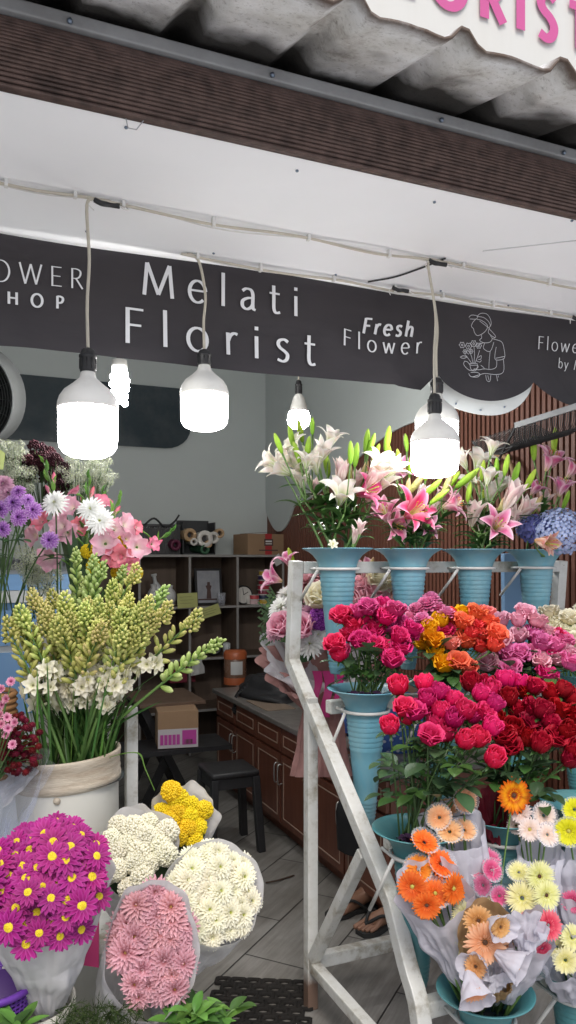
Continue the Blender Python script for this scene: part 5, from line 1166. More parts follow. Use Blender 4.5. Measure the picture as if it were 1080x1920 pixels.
P_py = petal('pompon_yellow', [(0, '#c99a00'), (.5, '#edc80e'), (1, '#f6dc38')], rnd=.08, transl=.2)
P_pc = petal('pompon_cream', [(0, '#d3cd9a'), (.5, '#ece7cb'), (1, '#f5f2e2')], rnd=.06, transl=.2)
P_pp = petal('pompon_purple', [(0, '#5a1470'), (.5, '#8c2ca0'), (1, '#b060c0')], rnd=.1, transl=.2)
def pompon_mb(sd, r=.024, n=300):
    rd = random.Random(sd); mb = MB(); sphere(mb, (0, 0, 0), r*.8, 14, 10)
    for i in range(n):
        z = 1-2*(i+.5)/n
        if z < -.75: continue
        q = math.sqrt(1-z*z); a = i*GA; d = V((q*math.cos(a), q*math.sin(a), z)); m = TRS(d*r*.72, d, rd.uniform(0, 6.28))
        k = rd.uniform(.8, 1.25); l = r*.34*k; m = TRS(d*r*.74, d+V((rd.uniform(-.25, .25), rd.uniform(-.25, .25), rd.uniform(-.1, .25))), rd.uniform(0, 6.28))
        lathe(mb, [(.0006, 0), (l*.34, l*.42), (l*.37, l*.7), (l*.24, l*.92), (.0002, l)], 6, M=m)
    return mb
ypom_mes = [pompon_mb(1).mesh('pompon_flower', P_py), pompon_mb(2).mesh('pompon_flower', P_py)]
cpom_mes = [pompon_mb(3).mesh('pompon_flower', P_pc), pompon_mb(4).mesh('pompon_flower', P_pc)]
ppom_me = pompon_mb(5).mesh('pompon_flower', P_pp)
# ---- gerberas
def gerb_mb(sd, n=26, R_=.044, W=.0088, rows=2, prof='strap', droop=0):
    rd = random.Random(sd); mb = MB()
    rays(mb, n, R_, W, .22-droop, .02-droop, 0, .006, nl=5, rd=rd, jit=.05, prof=prof)
    if rows > 1: rays(mb, n, R_*.9, W, .35-droop, .15-droop, .0012, .006, nl=5, rd=rd, jit=.05, off=.5, prof=prof)
    rays(mb, 22, R_*.34, .0035, .8, .35, .002, .006, nl=2, rd=rd, off=.3)
    return mb
GM = {'or': petal('gerbera_orange', [(0, '#c2500f'), (.4, '#e87420'), (1, '#f0913c')], rnd=.1), 'pe': petal('gerbera_peach', [(0, '#d98a4a'), (.4, '#efae7c'), (1, '#f4c9a2')], rnd=.08),
      'fl': petal('gerbera_flame', [(0, '#7a1c06'), (.25, '#d2550a'), (.55, '#f0a010'), (1, '#d9450c')], rnd=.05), 'cr': petal('gerbera_lemon', [(0, '#d2cf66'), (.5, '#e8e4a2'), (1, '#efecc0')], rnd=.05),
      'ye': petal('gerbera_yellow', [(0, '#b9b60c'), (.5, '#e3dc1e'), (1, '#ebe648')], rnd=.06), 'pk': petal('gerbera_pink', [(0, '#b22456'), (.5, '#d9537f'), (1, '#e889a8')], rnd=.08),
      'wp': petal('gerbera_blush', [(0, '#e3c1a0'), (.5, '#f0dcd0'), (1, '#f3e6e2')], rnd=.04), 'tn': petal('gerbera_tan', [(0, '#a8662a'), (.5, '#d39a5e'), (1, '#e0b482')], rnd=.06), 'rp': petal('gerbera_rose', [(0, '#c01a48'), (.5, '#e04a66'), (1, '#f08a96')], rnd=.05)}
GERB = {k: [gerb_mb(i).mesh('gerbera_head', m) for i in range(2)] for k, m in GM.items()}
GSPI = [gerb_mb(k+7, 40, .044, .0042, 2).mesh('gerbera_head', GM['cr']) for k in range(2)]
def gdisc(m, m2, r=.0085):
    mb = MB(); dome(mb, r*.7, .005, mi=0); bumpy_dome(mb, r, .0045, 44, mi=1, s=.0013); 
    for i in range(26): a = 2*PI*i/26; sphere(mb, (r*1.15*math.cos(a), r*1.15*math.sin(a), .003), .0014, 5, 3, mi=1)
    return mb.mesh('disc', [m, m2])
gd_dark = gdisc(M_dc, mat('disc_rim_brown', (.16, .07, .03), .7)); gd_green = gdisc(M_gc, mat('disc_rim_yellow', (.55, .40, .08), .7))
M_film = film('clear_sleeve', amount=.40); M_film2 = film('clear_wrap', amount=.09, rough=.2)
sleeve_me = lathe(MB(), [(.006, -.03), (.014, -.018), (.028, -.004), (.043, .010), (.050, .016)], 72, flute=.035, fn=24).mesh('plastic_sleeve', M_film)
# ---- lily
P_lw = petal('lily_white_pink', [(0, '#94ad46'), (.28, '#c9d69a'), (.5, '#e8dccd'), (.75, '#f0e2e0'), (1, '#e4ebc8')], edge='#f2f0ea', rnd=.06, hue=.01, transl=.3, vein=.08)
P_lb = petal('lily_blush', [(0, '#c3b98c'), (.3, '#dcbfb2'), (.7, '#e3c0c4'), (1, '#ecdcd6')], edge='#efe3dc', rnd=.06, transl=.3, vein=.1)
P_lp = petal('lily_pink', [(0, '#b4b457'), (.25, '#d7a3ae'), (.55, '#c8588a'), (.85, '#da8fb0'), (1, '#ecc8d2')], edge='#efccd8', rnd=.1, hue=.012, transl=.3, vein=.1)
P_lh = petal('lily_hot_pink', [(0, '#c8a04c'), (.2, '#d85a7a'), (.55, '#cc2a5e'), (.85, '#d9547f'), (1, '#eeb0c2')], edge='#eea4bc', rnd=.1, transl=.3, vein=.1)
P_lo = petal('lily_salmon', [(0, '#cfa84c'), (.3, '#dba07c'), (.7, '#d78a8a'), (1, '#e8c4ae')], edge='#ead0bc', rnd=.05, transl=.3)
P_bud = petal('lily_bud_green', [(0, '#6f9a2e'), (.5, '#9cc23e'), (1, '#b9cf60')], rnd=.1, hue=.02, transl=.2)
P_bud2 = petal('lily_bud_pinkish', [(0, '#7d9a3a'), (.4, '#b6b872'), (1, '#d2a48a')], rnd=.1, transl=.2)
def lily_mb(sd, e0, e1, L=.118, W=.047):
    rd = random.Random(sd); mb = MB()
    for k in range(3): pet(mb, 2*PI*k/3+rd.uniform(-.08, .08), .006, 0, L*rd.uniform(.92, 1.05), W*1.12, e0, e1+rd.uniform(-.25, .15), cup=.42, nl=9, nw=3, prof='lily', pw=2.3, wav=.035)
    for k in range(3): pet(mb, 2*PI*(k+.5)/3+rd.uniform(-.08, .08), .007, -.002, L*rd.uniform(.95, 1.08), W*.8, e0-.06, e1-.15+rd.uniform(-.25, .15), cup=.35, nl=9, nw=2, prof='lily', pw=2.3, wav=.02)
    return mb
def stamen_mb():
    mb = MB()
    for k in range(6):
        a = 2*PI*k/6; q = [(.004*math.cos(a), .004*math.sin(a), .0), (.008*math.cos(a), .008*math.sin(a), .05), (.018*math.cos(a), .018*math.sin(a), .078)]; tube(mb, sweep(q, 3), .0009, 4, mi=0)
        sphere(mb, q[-1], (.0022, .0022, .0055), 6, 4, mi=1)
    tube(mb, [(0, 0, 0), (0, 0, .088)], [.0014, .0012], 5, mi=0); sphere(mb, (0, 0, .09), .003, 6, 4, mi=0); return mb
stamen_me = stamen_mb().mesh('stamens', [M_gc, mat('anther_orange', (.45, .16, .03), .8)])
LIL = {'w': [lily_mb(1, 1.36, .2).mesh('lily_bloom', P_lw), lily_mb(2, 1.4, .75).mesh('lily_bloom', P_lw), lily_mb(12, 1.32, -.2).mesh('lily_bloom', P_lw)], 'b': [lily_mb(3, 1.44, 1.15).mesh('lily_bloom', P_lb), lily_mb(4, 1.4, .9).mesh('lily_bloom', P_lb)],
       'p': [lily_mb(5, 1.25, -.3).mesh('lily_bloom', P_lp), lily_mb(6, 1.3, .1).mesh('lily_bloom', P_lp)], 'h': [lily_mb(7, 1.2, -.1).mesh('lily_bloom', P_lh)], 'o': [lily_mb(8, 1.35, .6, .09).mesh('lily_bloom', P_lo)]}
def lbud_mb():
    mb = MB(); L = .098; n = 18
    prof = [(.004, 0), (.0075, .006), (.0105, L*.2), (.0128, L*.45), (.0120, L*.65), (.0085, L*.85), (.0045, L*.96), (.0008, L)]
    vs = []; T = []
    lathe(mb, prof, n, flute=.09, fn=3); return mb
lbud_mes = [lbud_mb().mesh('lily_bud', P_bud), lbud_mb().mesh('lily_bud', P_bud2)]
def lleaf_mb(L=.13, W=.028): mb = MB(); pet(mb, 0, .002, 0, L, W, .9, -.35, cup=.3, nl=8, nw=2, prof='leaf'); return mb
lleaf_mes = [lleaf_mb().mesh('leaf', M_leaf), lleaf_mb(.11, .032).mesh('leaf', M_leaf)]
# ---- tuberose spikes
P_tb = petal('tuberose_bud', [(0, '#98aa44'), (.5, '#cbce78'), (1, '#d8d080')], rnd=.14, hue=.02, transl=.2)
P_tb2 = petal('tuberose_bud_tan', [(0, '#a6b152'), (.5, '#cccb7c'), (1, '#d6bf84')], rnd=.12, hue=.02, transl=.2)
P_tg = petal('tuberose_bud_green', [(0, '#84a34c'), (.5, '#aec274'), (1, '#c9d396')], rnd=.1, hue=.02, transl=.2)
P_tf = petal('tuberose_floret', [(0, '#cfd0a0'), (.5, '#ece7d0'), (1, '#f2eee0')], rnd=.06, transl=.3)
def budlet(mb, p, d, L, r): 
    m = TRS(p, d, R.uniform(0, 6)); lathe(mb, [(r*.35, 0), (r*.75, L*.22), (r*1.0, L*.55), (r*.85, L*.8), (r*.3, L*.97), (.0003, L)], 7, M=m)
def tub_curve(bend, n=16, L=.75): return [V((bend*(q**3), 0, L*q)) for q in [i/n for i in range(n+1)]]
floret_mb = MB(); lathe(floret_mb, [(.0025, -.02), (.0032, -.008), (.005, 0)], 8)
for k in range(6): pet(floret_mb, 2*PI*k/6, .003, 0, .019, .0115, .75, .0, cup=.3, nl=4, nw=1, prof='oval')
for k in range(6): pet(floret_mb, 2*PI*(k+.5)/6, .002, .001, .014, .009, 1.1, .5, cup=.3, nl=3, nw=1, prof='oval')
floret_me = floret_mb.mesh('floret', P_tf)
def tuberose_proto(sd, m, nflo, loose=1.0):
    rd = random.Random(sd); t = thing('tuberose', None, None); bend = rd.uniform(.03, .13); path = tub_curve(bend)
    tube(MB(), path[5:], [.0052]*4+[.0048, .0045, .004, .0038, .0035, .003, .0025, .002], 7).build('stem', M_stem, t)
    mb = MB(); f0 = .765 if loose <= 1 else .68; big = loose > 1; n = 30 if big else 22
    for i in range(n):
        q = (i/n)**(.85 if big else .95); f = f0+(1-f0)*q*(1 if big else .86); k = min(15, int(f*16)); p = path[k].lerp(path[k+1], f*16-k) if k < 16 else path[16]
        a = i*GA+rd.uniform(-.3, .3); el = .55+.6*q+rd.uniform(-.15, .1); d = V((math.cos(a)*math.cos(el), math.sin(a)*math.cos(el), math.sin(el)))
        L = ((.034 if big else .028)*(1-q)**.7+.013); budlet(mb, p+d*(.006+.008*(1-q)*(not big)), d, L, L*(.17 if big else .125)+.0022)
    m_ = 40 if not big else 22
    for i in range(m_):
        z = 1-1.75*(i+.5)/m_; rr = math.sqrt(max(0, 1-z*z)); a = i*GA; q = V((rr*math.cos(a)*.012, rr*math.sin(a)*.012, z*.034)); d = V((rr*math.cos(a)+rd.uniform(-.22, .22), rr*math.sin(a)+rd.uniform(-.22, .22), .6+z*.5)).normalized(); q = q*rd.uniform(.85, 1.1)
        budlet(mb, path[15].lerp(path[16], .4)+q*(1 if not big else .7), d, (.0150-.004*z)*rd.uniform(.75, 1.3), (.0047-.0008*z)*rd.uniform(.8, 1.15))
    mb.build('bud_spike', m, t)
    for i in range(nflo-1):
        f = rd.uniform(.72, .80); k = int(f*16); a = rd.uniform(0, 6.28); el = rd.uniform(-.1, .5); d = V((math.cos(a)*math.cos(el), math.sin(a)*math.cos(el), math.sin(el))); obj('floret', floret_me, t, TRS(path[k]+d*.028, d, a, rd.uniform(1.15, 1.6)))
    for i in range(4):
        a = rd.uniform(0, 6.28); f = rd.uniform(.40, .52); k = int(f*16); mb = MB(); pet(mb, a, .003, 0, rd.uniform(.10, .2), .011, 1.35, rd.uniform(.75, 1.2), cup=.4, nl=6, nw=1, prof='leaf', M=Matrix.Translation(path[k])); mb.build('leaf', M_leaf, t)
    return t
tub_protos = [tuberose_proto(1, P_tb, 6), tuberose_proto(2, P_tb2, 5), tuberose_proto(3, P_tg, 0, 1.15), tuberose_proto(4, P_tb, 8), tuberose_proto(5, P_tb2, 7), tuberose_proto(6, P_tb, 3)]
# ---- gladiolus
P_gl = petal('gladiolus_pink', [(0, '#e9e0cc'), (.35, '#e6c6d0'), (.75, '#dba2b6'), (1, '#d68fa8')], edge='#e8bccb', rnd=.1, hue=.012, transl=.3, vein=.1)
P_gh = petal('gladiolus_rose', [(0, '#eec6c8'), (.4, '#e897a8'), (1, '#df6f88')], rnd=.1, transl=.3)
def glad_flo(sd):
    rd = random.Random(sd); mb = MB(); 
    for k in range(3): pet(mb, 2*PI*k/3, .004, 0, .052, .042, 1.15, rd.uniform(-.25, .3), cup=.3, nl=6, nw=2, prof='oval', wav=.05)
    for k in range(3): pet(mb, 2*PI*(k+.5)/3, .004, .001, .048, .036, 1.25, rd.uniform(.0, .5), cup=.3, nl=6, nw=2, prof='oval', wav=.05)
    return mb
gflo_mes = [glad_flo(k).mesh('floret', P_gl) for k in range(2)]+[glad_flo(9).mesh('floret', P_gh)]
# ---- little sprays
def cluster_me(sd, r, n, kind, m, s):
    rd = random.Random(sd); mb = MB()
    for i in range(n):
        z = 1-1.5*(i+.5)/n; q = math.sqrt(max(0, 1-z*z)); a = i*GA; d = V((q*math.cos(a), q*math.sin(a), z)).normalized(); p = d*r*rd.uniform(.75, 1.05)
        if kind == 'ball': sphere(mb, tuple(p), s*rd.uniform(.7, 1.2), 5, 3)
        else:
            mm = TRS(p, d+V((rd.uniform(-.4, .4), rd.uniform(-.4, .4), .2)), rd.uniform(0, 6))
            for k in range(5): pet(mb, 2*PI*k/5, .0006, 0, s, s*.7, .35, .1, cup=.2, nl=1, nw=1, prof='oval', M=mm)
            sphere(mb, tuple(mm @ V((0, 0, .0004))), s*.15, 4, 3, mi=1)
    return mb
P_gyp = petal('statice_white', [(0, '#b4b8a6'), (1, '#d8dacf')], rnd=.08, transl=.2); P_bur = petal('statice_burgundy', [(0, '#1c090f'), (1, '#4a1d2a')], rnd=.3, transl=.1)
gyp_mes = [cluster_me(k, .020, 30, 'flo', None, .0075).mesh('flower_cluster', [P_gyp, M_gc]) for k in range(3)]
bur_mes = [cluster_me(k+5, .021, 60, 'ball', None, .0048).mesh('flower_cluster', P_bur) for k in range(2)]
P_crim = petal('button_crimson', [(0, '#3c0612'), (1, '#7c1226')], rnd=.25, transl=.1)
crim_me = pompon_mb(31, .0088, 60).mesh('button_flower', P_crim)
P_pbtn = petal('button_pink', [(0, '#b04a72'), (.5, '#d98aa8'), (1, '#e9b4c6')], rnd=.1)
mb = MB(); rays(mb, 14, .0115, .0056, .5, .25, 0, .002, nl=3, rd=random.Random(5)); rays(mb, 12, .009, .005, .9, .6, .001, .002, nl=2, rd=random.Random(6)); pbtn_me = mb.mesh('button_flower', P_pbtn)
mb = MB(); bumpy_dome(mb, .0034, .002, 12, s=.0014); pbdisc_me = mb.mesh('disc', mat('button_eye', (.22, .03, .08), .7))
# ---- paper
def paper_mat(name, col, transl=.38, dirt=.12):
    m, t, b, o = nmat(name); L = t.links.new; c = lin(col)
    tc = N(t, 'ShaderNodeTexCoord'); n = N(t, 'ShaderNodeTexNoise', Scale=7, Detail=6, Roughness=.6); L(tc.outputs['Object'], n.inputs['Vector'])
    r = ramp(t, [(.3, tuple(x*(1-dirt*1.6) for x in c)), (.65, c)]); L(n.outputs[0], r.inputs[0]); L(r.outputs[0], b.inputs['Base Color']); b.inputs['Roughness'].default_value = .6
    mp = N(t, 'ShaderNodeTexVoronoi', Scale=14); mp.feature = 'DISTANCE_TO_EDGE'; L(tc.outputs['Object'], mp.inputs['Vector'])
    bp0 = N(t, 'ShaderNodeBump', Strength=.45, Distance=.02); L(mp.outputs['Distance'], bp0.inputs['Height'])
    bp = N(t, 'ShaderNodeBump', Strength=.3, Distance=.012); L(bp0.outputs[0], bp.inputs['Normal']); n5 = N(t, 'ShaderNodeTexNoise', Scale=16, Detail=3); L(tc.outputs['Object'], n5.inputs['Vector']); L(n5.outputs[0], bp.inputs['Height']); L(bp.outputs[0], b.inputs['Normal'])
    tr = N(t, 'ShaderNodeBsdfTranslucent'); L(r.outputs[0], tr.inputs[0]); ms = N(t, 'ShaderNodeMixShader'); ms.inputs[0].default_value = transl; L(b.outputs[0], ms.inputs[1]); L(tr.outputs[0], ms.inputs[2]); L(ms.outputs[0], o.inputs[0])
    return m
M_pap = paper_mat('wrap_paper_white', (.74, .73, .74)); M_papg = paper_mat('wrap_paper_grey', (.58, .58, .60)); M_papl = paper_mat('wrap_paper_lilac', (.70, .69, .77)); M_blush = paper_mat('wrap_paper_blush', (.50, .27, .25)); M_tissue = paper_mat('tissue_white', (.72, .72, .76), .4); M_krf = paper_mat('wrap_kraft', (.52, .34, .17)); M_redp = paper_mat('crepe_dark_red', (.22, .012, .03))
def basis(n_):
    n_ = V(n_).normalized(); a = UP.cross(n_); a = a.normalized() if a.length > .05 else V((1, 0, 0)); return a, n_.cross(a).normalized(), n_
def wrap(name, m, parent, B, Cc, n_, R0, rx, ry=None, rot=0, wav=.05, seed=0, gap=None, crump=.01, lip=0, nth=104, nz=22, bulge=.06, rise=None, pleat=0, npl=11):
    """paper cone: small ring at B opening into an ellipse (rx, ry) round Cc facing n_; gap=(a0,a1) leaves it open there"""
    ry = ry or rx; B = V(B); Cc = V(Cc); e1, e2, n_ = basis(n_); ax = (Cc-B).normalized(); b1 = (e1-ax*e1.dot(ax)).normalized(); b2 = ax.cross(b1)
    if b2.dot(e2) < 0 and abs(b2.dot(e2)) > .05: b2 = -b2
    a0, a1 = gap if gap else (0, 2*PI); vs = []; ts = []; mb = MB(); closed = gap is None; cols = nth if closed else nth+1
    for j in range(nz+1):
        q = j/nz
        for i in range(cols):
            a = a0+(a1-a0)*i/nth; aa = a+rot
            ww = 1+wav*q*(math.sin(5*a+seed)+.6*math.sin(9*a+seed*2.3)+.4*math.sin(14*a+seed))*q
            if pleat: ww += pleat*q*abs(math.sin(npl*a+math.sin(3*a+seed)))
            top = Cc+(e1*math.cos(aa)*rx+e2*math.sin(aa)*ry)*ww+n_*(lip*q+.25*wav*rx*math.sin(4*a+seed*1.7)+(rise(a) if rise else 0))
            bot = B+(b1*math.cos(aa)+b2*math.sin(aa))*R0
            p = bot.lerp(top, q); cen = B.lerp(Cc, q); p = p+(p-cen)*bulge*math.sin(PI*q)
            cr = noise.noise(V((math.cos(a)*2.2+seed, math.sin(a)*2.2, q*3.2)))*crump*1.6+noise.noise(V((math.cos(a)*6+seed, math.sin(a)*6, q*3+5)))*crump*.8+(.25-abs(noise.noise(V((math.cos(a)*4+seed*3, math.sin(a)*4, q*4+9)))))*crump*.7
            d = (p-cen); d = d.normalized() if d.length > 1e-6 else d; vs.append(p+d*cr*math.sin(PI*min(1, q*.9+.08))); ts.append(q)
    if closed: fs = [(j*cols+i, j*cols+(i+1) % cols, (j+1)*cols+(i+1) % cols, (j+1)*cols+i) for j in range(nz) for i in range(cols)]
    else: fs = [(j*cols+i, j*cols+i+1, (j+1)*cols+i+1, (j+1)*cols+i) for j in range(nz) for i in range(cols-1)]
    mb.add(vs, fs, ts); o = mb.build(name, m, parent); return o
def head(name, me, parent, p, d, s=1.0, disc=None, sub=None, spin=None):
    o = obj(name, me, parent, TRS(V(p)-rootloc(parent), d, R.uniform(0, 6.28) if spin is None else spin, s)); o.name = name
    if disc: obj('disc', disc, o)
    if sub: obj('plastic_sleeve', sub, o)
    return o
# ================================================================ ROSES ON THE RACK
def bunch(key, lst, size, phrase, place, group, nleaf=2, dspread=.08, lr=(.45, .9), cat='rose', stem_m=None, rr=.048):
    vd = SCR(vases[key])[2]; ys = [q[1] for q in lst]; y0, y1 = min(ys), max(ys); items = []
    for q in lst:
        px, py, kind = q[:3]; f = (py-y0)/max(1, y1-y0)
        d = vd+dspread*(.6-1.5*f)+R.uniform(-.03, .03); p = PD(px, py, d); c = vases[key]; out = V((p.x-c.x, p.y-c.y, 0))
        dr = (out*2.6+UP*(.8+.25*R.random())+TOCAM*.28+V((R.uniform(-.2, .2), R.uniform(-.2, .2), 0))).normalized()
        if kind == 'frill': t = rose(p, dr, mouth(key, rr), FRILL, False, size*1.0, nleaf, 'carnation', stem_m, lr)
        else:
            bud = kind.endswith('*'); ms = ROSE[kind.rstrip('*')][1 if bud else 0]; t = rose(p, dr, mouth(key, rr), ms, bud, size*(q[3] if len(q) > 3 else 1)*(1.14 if bud else 1), nleaf, 'rose', stem_m, lr)
        items.append((t, px, py, kind.rstrip('*')))
    kinds = sorted(set(i[3] for i in items))
    for k in kinds: auto_labels([i[:3] for i in items if i[3] == k], phrase[k] if isinstance(phrase, dict) else phrase, place, group+((' '+k) if len(kinds) > 1 else ''), 'carnation' if k == 'frill' else cat)
def L(s, k): return [(a, b, k) for a, b in s]
bunch((2, 0), L([(640, 1157), (658, 1192), (684, 1162), (662, 1172), (716, 1216), (731, 1228), (700, 1192), (746, 1196)], 'magr')+L([(640, 1226, ), (690, 1142), (714, 1152), (741, 1146), (758, 1172), (735, 1180), (672, 1150)], 'lav')+L([(628, 1210), (706, 1178), (765, 1190), (722, 1160), (752, 1215), (690, 1205), (676, 1205), (720, 1140), (772, 1182), (735, 1240)], 'mag')+[(636, 1228, 'magr*'), (704, 1210, 'magr', .85)], .88,
      {'magr': 'cerise red open rose', 'lav': 'orchid pink open rose', 'mag': 'bright magenta rose'}, 'of the leftmost second row vase', 'magenta roses in the leftmost second row vase', nleaf=1, lr=(.55, .85), dspread=.08)
bunch((2, 1), L([(780, 1142), (800, 1132), (820, 1140), (790, 1160), (838, 1148), (770, 1158), (808, 1122)], 'frill')+L([(806, 1178), (794, 1206), (815, 1202), (817, 1228), (832, 1248), (870, 1152)], 'yel')+[(826, 1166, 'yel*'), (805, 1190, 'yel*')]+L([(848, 1160), (868, 1168), (893, 1152), (914, 1166), (882, 1188), (862, 1182), (905, 1190), (872, 1204), (899, 1212), (859, 1245), (876, 1256), (925, 1212), (893, 1172), (930, 1190)], 'cor')+L([(845, 1208), (912, 1150)], 'cpk')+[(833, 1186, 'mag')], .88,
      {'frill': 'ruffled pink carnation', 'yel': 'amber yellow rose', 'cor': 'coral orange rose', 'cpk': 'salmon pink open rose', 'mag': 'single dark magenta rose'}, 'of the second vase in the second row', 'mixed blooms in the second vase of row two', nleaf=1, dspread=.10)
bunch((2, 2), L([(938, 1165), (984, 1150), (1006, 1166), (940, 1202), (972, 1195), (914, 1246), (1011, 1240), (1046, 1236), (972, 1165), (1062, 1225), (1028, 1190)], 'lpk')+L([(953, 1228), (975, 1228), (998, 1192), (1014, 1208), (992, 1228), (1055, 1202), (958, 1258), (1040, 1212), (1068, 1245)], 'mpk')+L([(1052, 1200), (1024, 1268), (1030, 1222)], 'mag'), .95,
      {'lpk': 'pale pink rose', 'mpk': 'mid pink rose', 'mag': 'deep magenta rose'}, 'of the third vase in the second row', 'pink roses in the third vase of row two', nleaf=2, dspread=.10)
bunch((2, 3), L([(1030, 1150), (1068, 1160), (1064, 1190), (1038, 1172), (1078, 1204), (1052, 1162), (1085, 1170), (1030, 1185), (1095, 1150), (1110, 1190)], 'cre'), .95, 'cream white rose', 'of the rightmost second row vase', 'cream roses in the rightmost vase', nleaf=1)
bunch((3, 0), [(x, y, k) for x, y, k in ((747, 1290, 'magr*'), (796, 1284, 'magr*'), (800, 1312, 'mag*'), (822, 1300, 'mag*'), (731, 1363, 'magr*'), (776, 1338, 'mag'), (792, 1330, 'mag'), (826, 1335, 'mag*'), (806, 1383, 'magr'), (834, 1376, 'mag*'), (850, 1314, 'mag*'), (870, 1336, 'mag*'), (884, 1345, 'mag'), (850, 1350, 'mag*'), (870, 1390, 'mag*'), (894, 1386, 'mag*'), (920, 1366, 'mag*'), (925, 1424, 'magr*'), (900, 1304, 'mag*'), (924, 1322, 'mag*'), (765, 1345, 'mag*'), (908, 1338, 'mag'), (815, 1358, 'mag*'), (758, 1330, 'magr'))], .82,
      {'mag': 'deep magenta rose', 'magr': 'cerise pink rose'}, 'of the leftmost third row vase', 'tall magenta roses in the third row', nleaf=2, dspread=.12, lr=(.5, .9), stem_m=M_stemd)
bunch((3, 1), [(x, y, 'red*' if (x*7+y*3) % 5 < 2 else 'red') for x, y in ((884, 1284), (911, 1286), (986, 1300), (952, 1312), (1001, 1332), (966, 1334), (991, 1362), (1016, 1336), (1032, 1302), (1056, 1296), (1070, 1312), (1046, 1334), (961, 1368), (986, 1386), (941, 1382), (1012, 1397), (1062, 1372), (1042, 1386), (956, 1402), (1030, 1356), (1078, 1346), (1002, 1290), (930, 1350), (1075, 1410))]+[(948, 1278, 'magr*'), (920, 1296, 'magr*'), (1068, 1425, 'red*'), (975, 1285, 'magr*')], .88,
      {'red': 'dark red rose', 'magr': 'cerise rosebud'}, 'of the middle third row vase', 'red roses in the middle vase of row three', nleaf=2, dspread=.14, lr=(.5, .9), stem_m=M_stemd)
# dark violet cloth in vase mouths
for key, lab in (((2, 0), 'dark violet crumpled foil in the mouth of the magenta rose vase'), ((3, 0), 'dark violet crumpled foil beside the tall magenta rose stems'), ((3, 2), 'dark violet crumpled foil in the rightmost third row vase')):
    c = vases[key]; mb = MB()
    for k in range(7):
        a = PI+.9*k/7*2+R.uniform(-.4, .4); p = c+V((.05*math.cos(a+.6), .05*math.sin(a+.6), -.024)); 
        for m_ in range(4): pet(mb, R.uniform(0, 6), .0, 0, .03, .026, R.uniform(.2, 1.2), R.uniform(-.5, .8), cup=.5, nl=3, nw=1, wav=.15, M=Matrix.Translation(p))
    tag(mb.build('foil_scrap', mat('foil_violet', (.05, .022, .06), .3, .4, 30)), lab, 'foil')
# extra foliage sprigs between the roses
def sprig(base, tip, lab, group, n=5, mes=None, s=1.0):
    t = thing('leafy_sprig', lab, 'foliage', base, group); P = bez(base, (V(base)+V(tip))/2+V((0, 0, .06)), tip, 8); tube(MB(), P, [.0025]*5+[.0018]*4, 5).build('stem', M_stemd, t)
    for k in range(n):
        f = .35+.62*k/(n-1); i = min(7, int(f*8)); q = P[i]-V(base); obj('leaf', R.choice(mes or leaf_mes), t, Matrix.Translation(q) @ Matrix.Rotation(k*GA+R.random(), 4, 'Z') @ Matrix.Rotation(R.uniform(-.5, .6), 4, 'Y') @ Matrix.Scale(s*R.uniform(.8, 1.2), 4))
for key, tips, lab in (((3, 0), ((745, 1425), (770, 1440), (870, 1425), (905, 1440), (840, 1405)), 'leafy dark rose sprig under the tall magenta roses'), ((3, 1), ((945, 1430), (1030, 1440), (1005, 1420), (970, 1450)), 'leafy dark rose sprig under the red roses'), ((2, 2), ((960, 1270), (990, 1275), (920, 1270), (1030, 1270)), 'leafy sprig under the pale pink roses'), ((2, 1), ((850, 1260), (800, 1262)), 'leafy sprig under the coral roses'), ((2, 0), ((690, 1230), (720, 1240)), 'leafy sprig under the bright magenta roses')):
    vd = SCR(vases[key])[2]
    for px, py in tips: sprig(mouth(key), PD(px, py, vd+R.uniform(-.1, .06)), lab, lab+'es', s=1.0)
# ================================================================ LILIES
def lily_stem(key, head_items, label, d0=0, nleaf=7):
    """one stem that forks near the top into blooms and buds: items (kind, px, py, (right, up, front), scale)"""
    vd = SCR(vases[key])[2]+d0; pts = [PD(q[1], q[2], vd+R.uniform(-.05, .05)) for q in head_items]
    top = sum(pts, V((0, 0, 0)))/len(pts); base = mouth(key, .045, -.06); t = thing('lily', label, 'lily', base, 'lilies in the blue vases along the top of the rack')
    fork = V(base).lerp(top, .66); fork.z -= .02; path = bez(base, V(base).lerp(fork, .5)+V((0, 0, .03)), fork, 8); tube(MB(), path, [.0046]*6+[.004]*3, 7).build('stem', M_stem, t)
    for q, p in zip(head_items, pts):
        kind, px, py, dv, s = q; d = cdir(*dv); isbud = kind in 'gk'; s = s*(1 if isbud else .9); Lh = (.098 if isbud else .085)*s; tail = p-d*Lh*.55
        pm = fork.lerp(tail, .5)-d*.03+V((0, 0, -.005)); pp = bez(fork, pm, tail, 6); tube(MB(), pp, [.0036, .0032, .0029, .0027, .0026, .003, .0042], 6).build('pedicel', M_stem, t)
        if isbud: obj('lily_bud', lbud_mes[0 if kind == 'g' else 1], t, TRS(tail-V(base), d, R.uniform(0, 6), s)).name = 'lily_bud'
        else:
            o = obj('lily_bloom', R.choice(LIL[kind]), t, TRS(tail-V(base), d, R.uniform(0, 6), s)); o.name = 'lily_bloom'
            if kind in 'hpo': obj('stamens', stamen_me, o)
    for k in range(nleaf):
        f = R.uniform(.35, 1); q = path[int(f*8)]-V(base); obj('leaf', R.choice(lleaf_mes), t, Matrix.Translation(q) @ Matrix.Rotation(R.uniform(0, 6.28), 4, 'Z') @ Matrix.Scale(R.uniform(.7, 1.25), 4))
    return t
K1, K2, K3, K4 = (1, 0), (1, 1), (1, 2), (1, 3)
lily_stem(K1, [('w', 524, 880, (-.8, .35, .5), 1.0), ('w', 566, 900, (-.1, .8, .6), 1.05), ('g', 521, 829, (-.35, .9, .1), .75), ('g', 556, 847, (-.3, .95, .1), .85)], 'leftmost white lily whose bloom leans out far left of its vase', -.02)
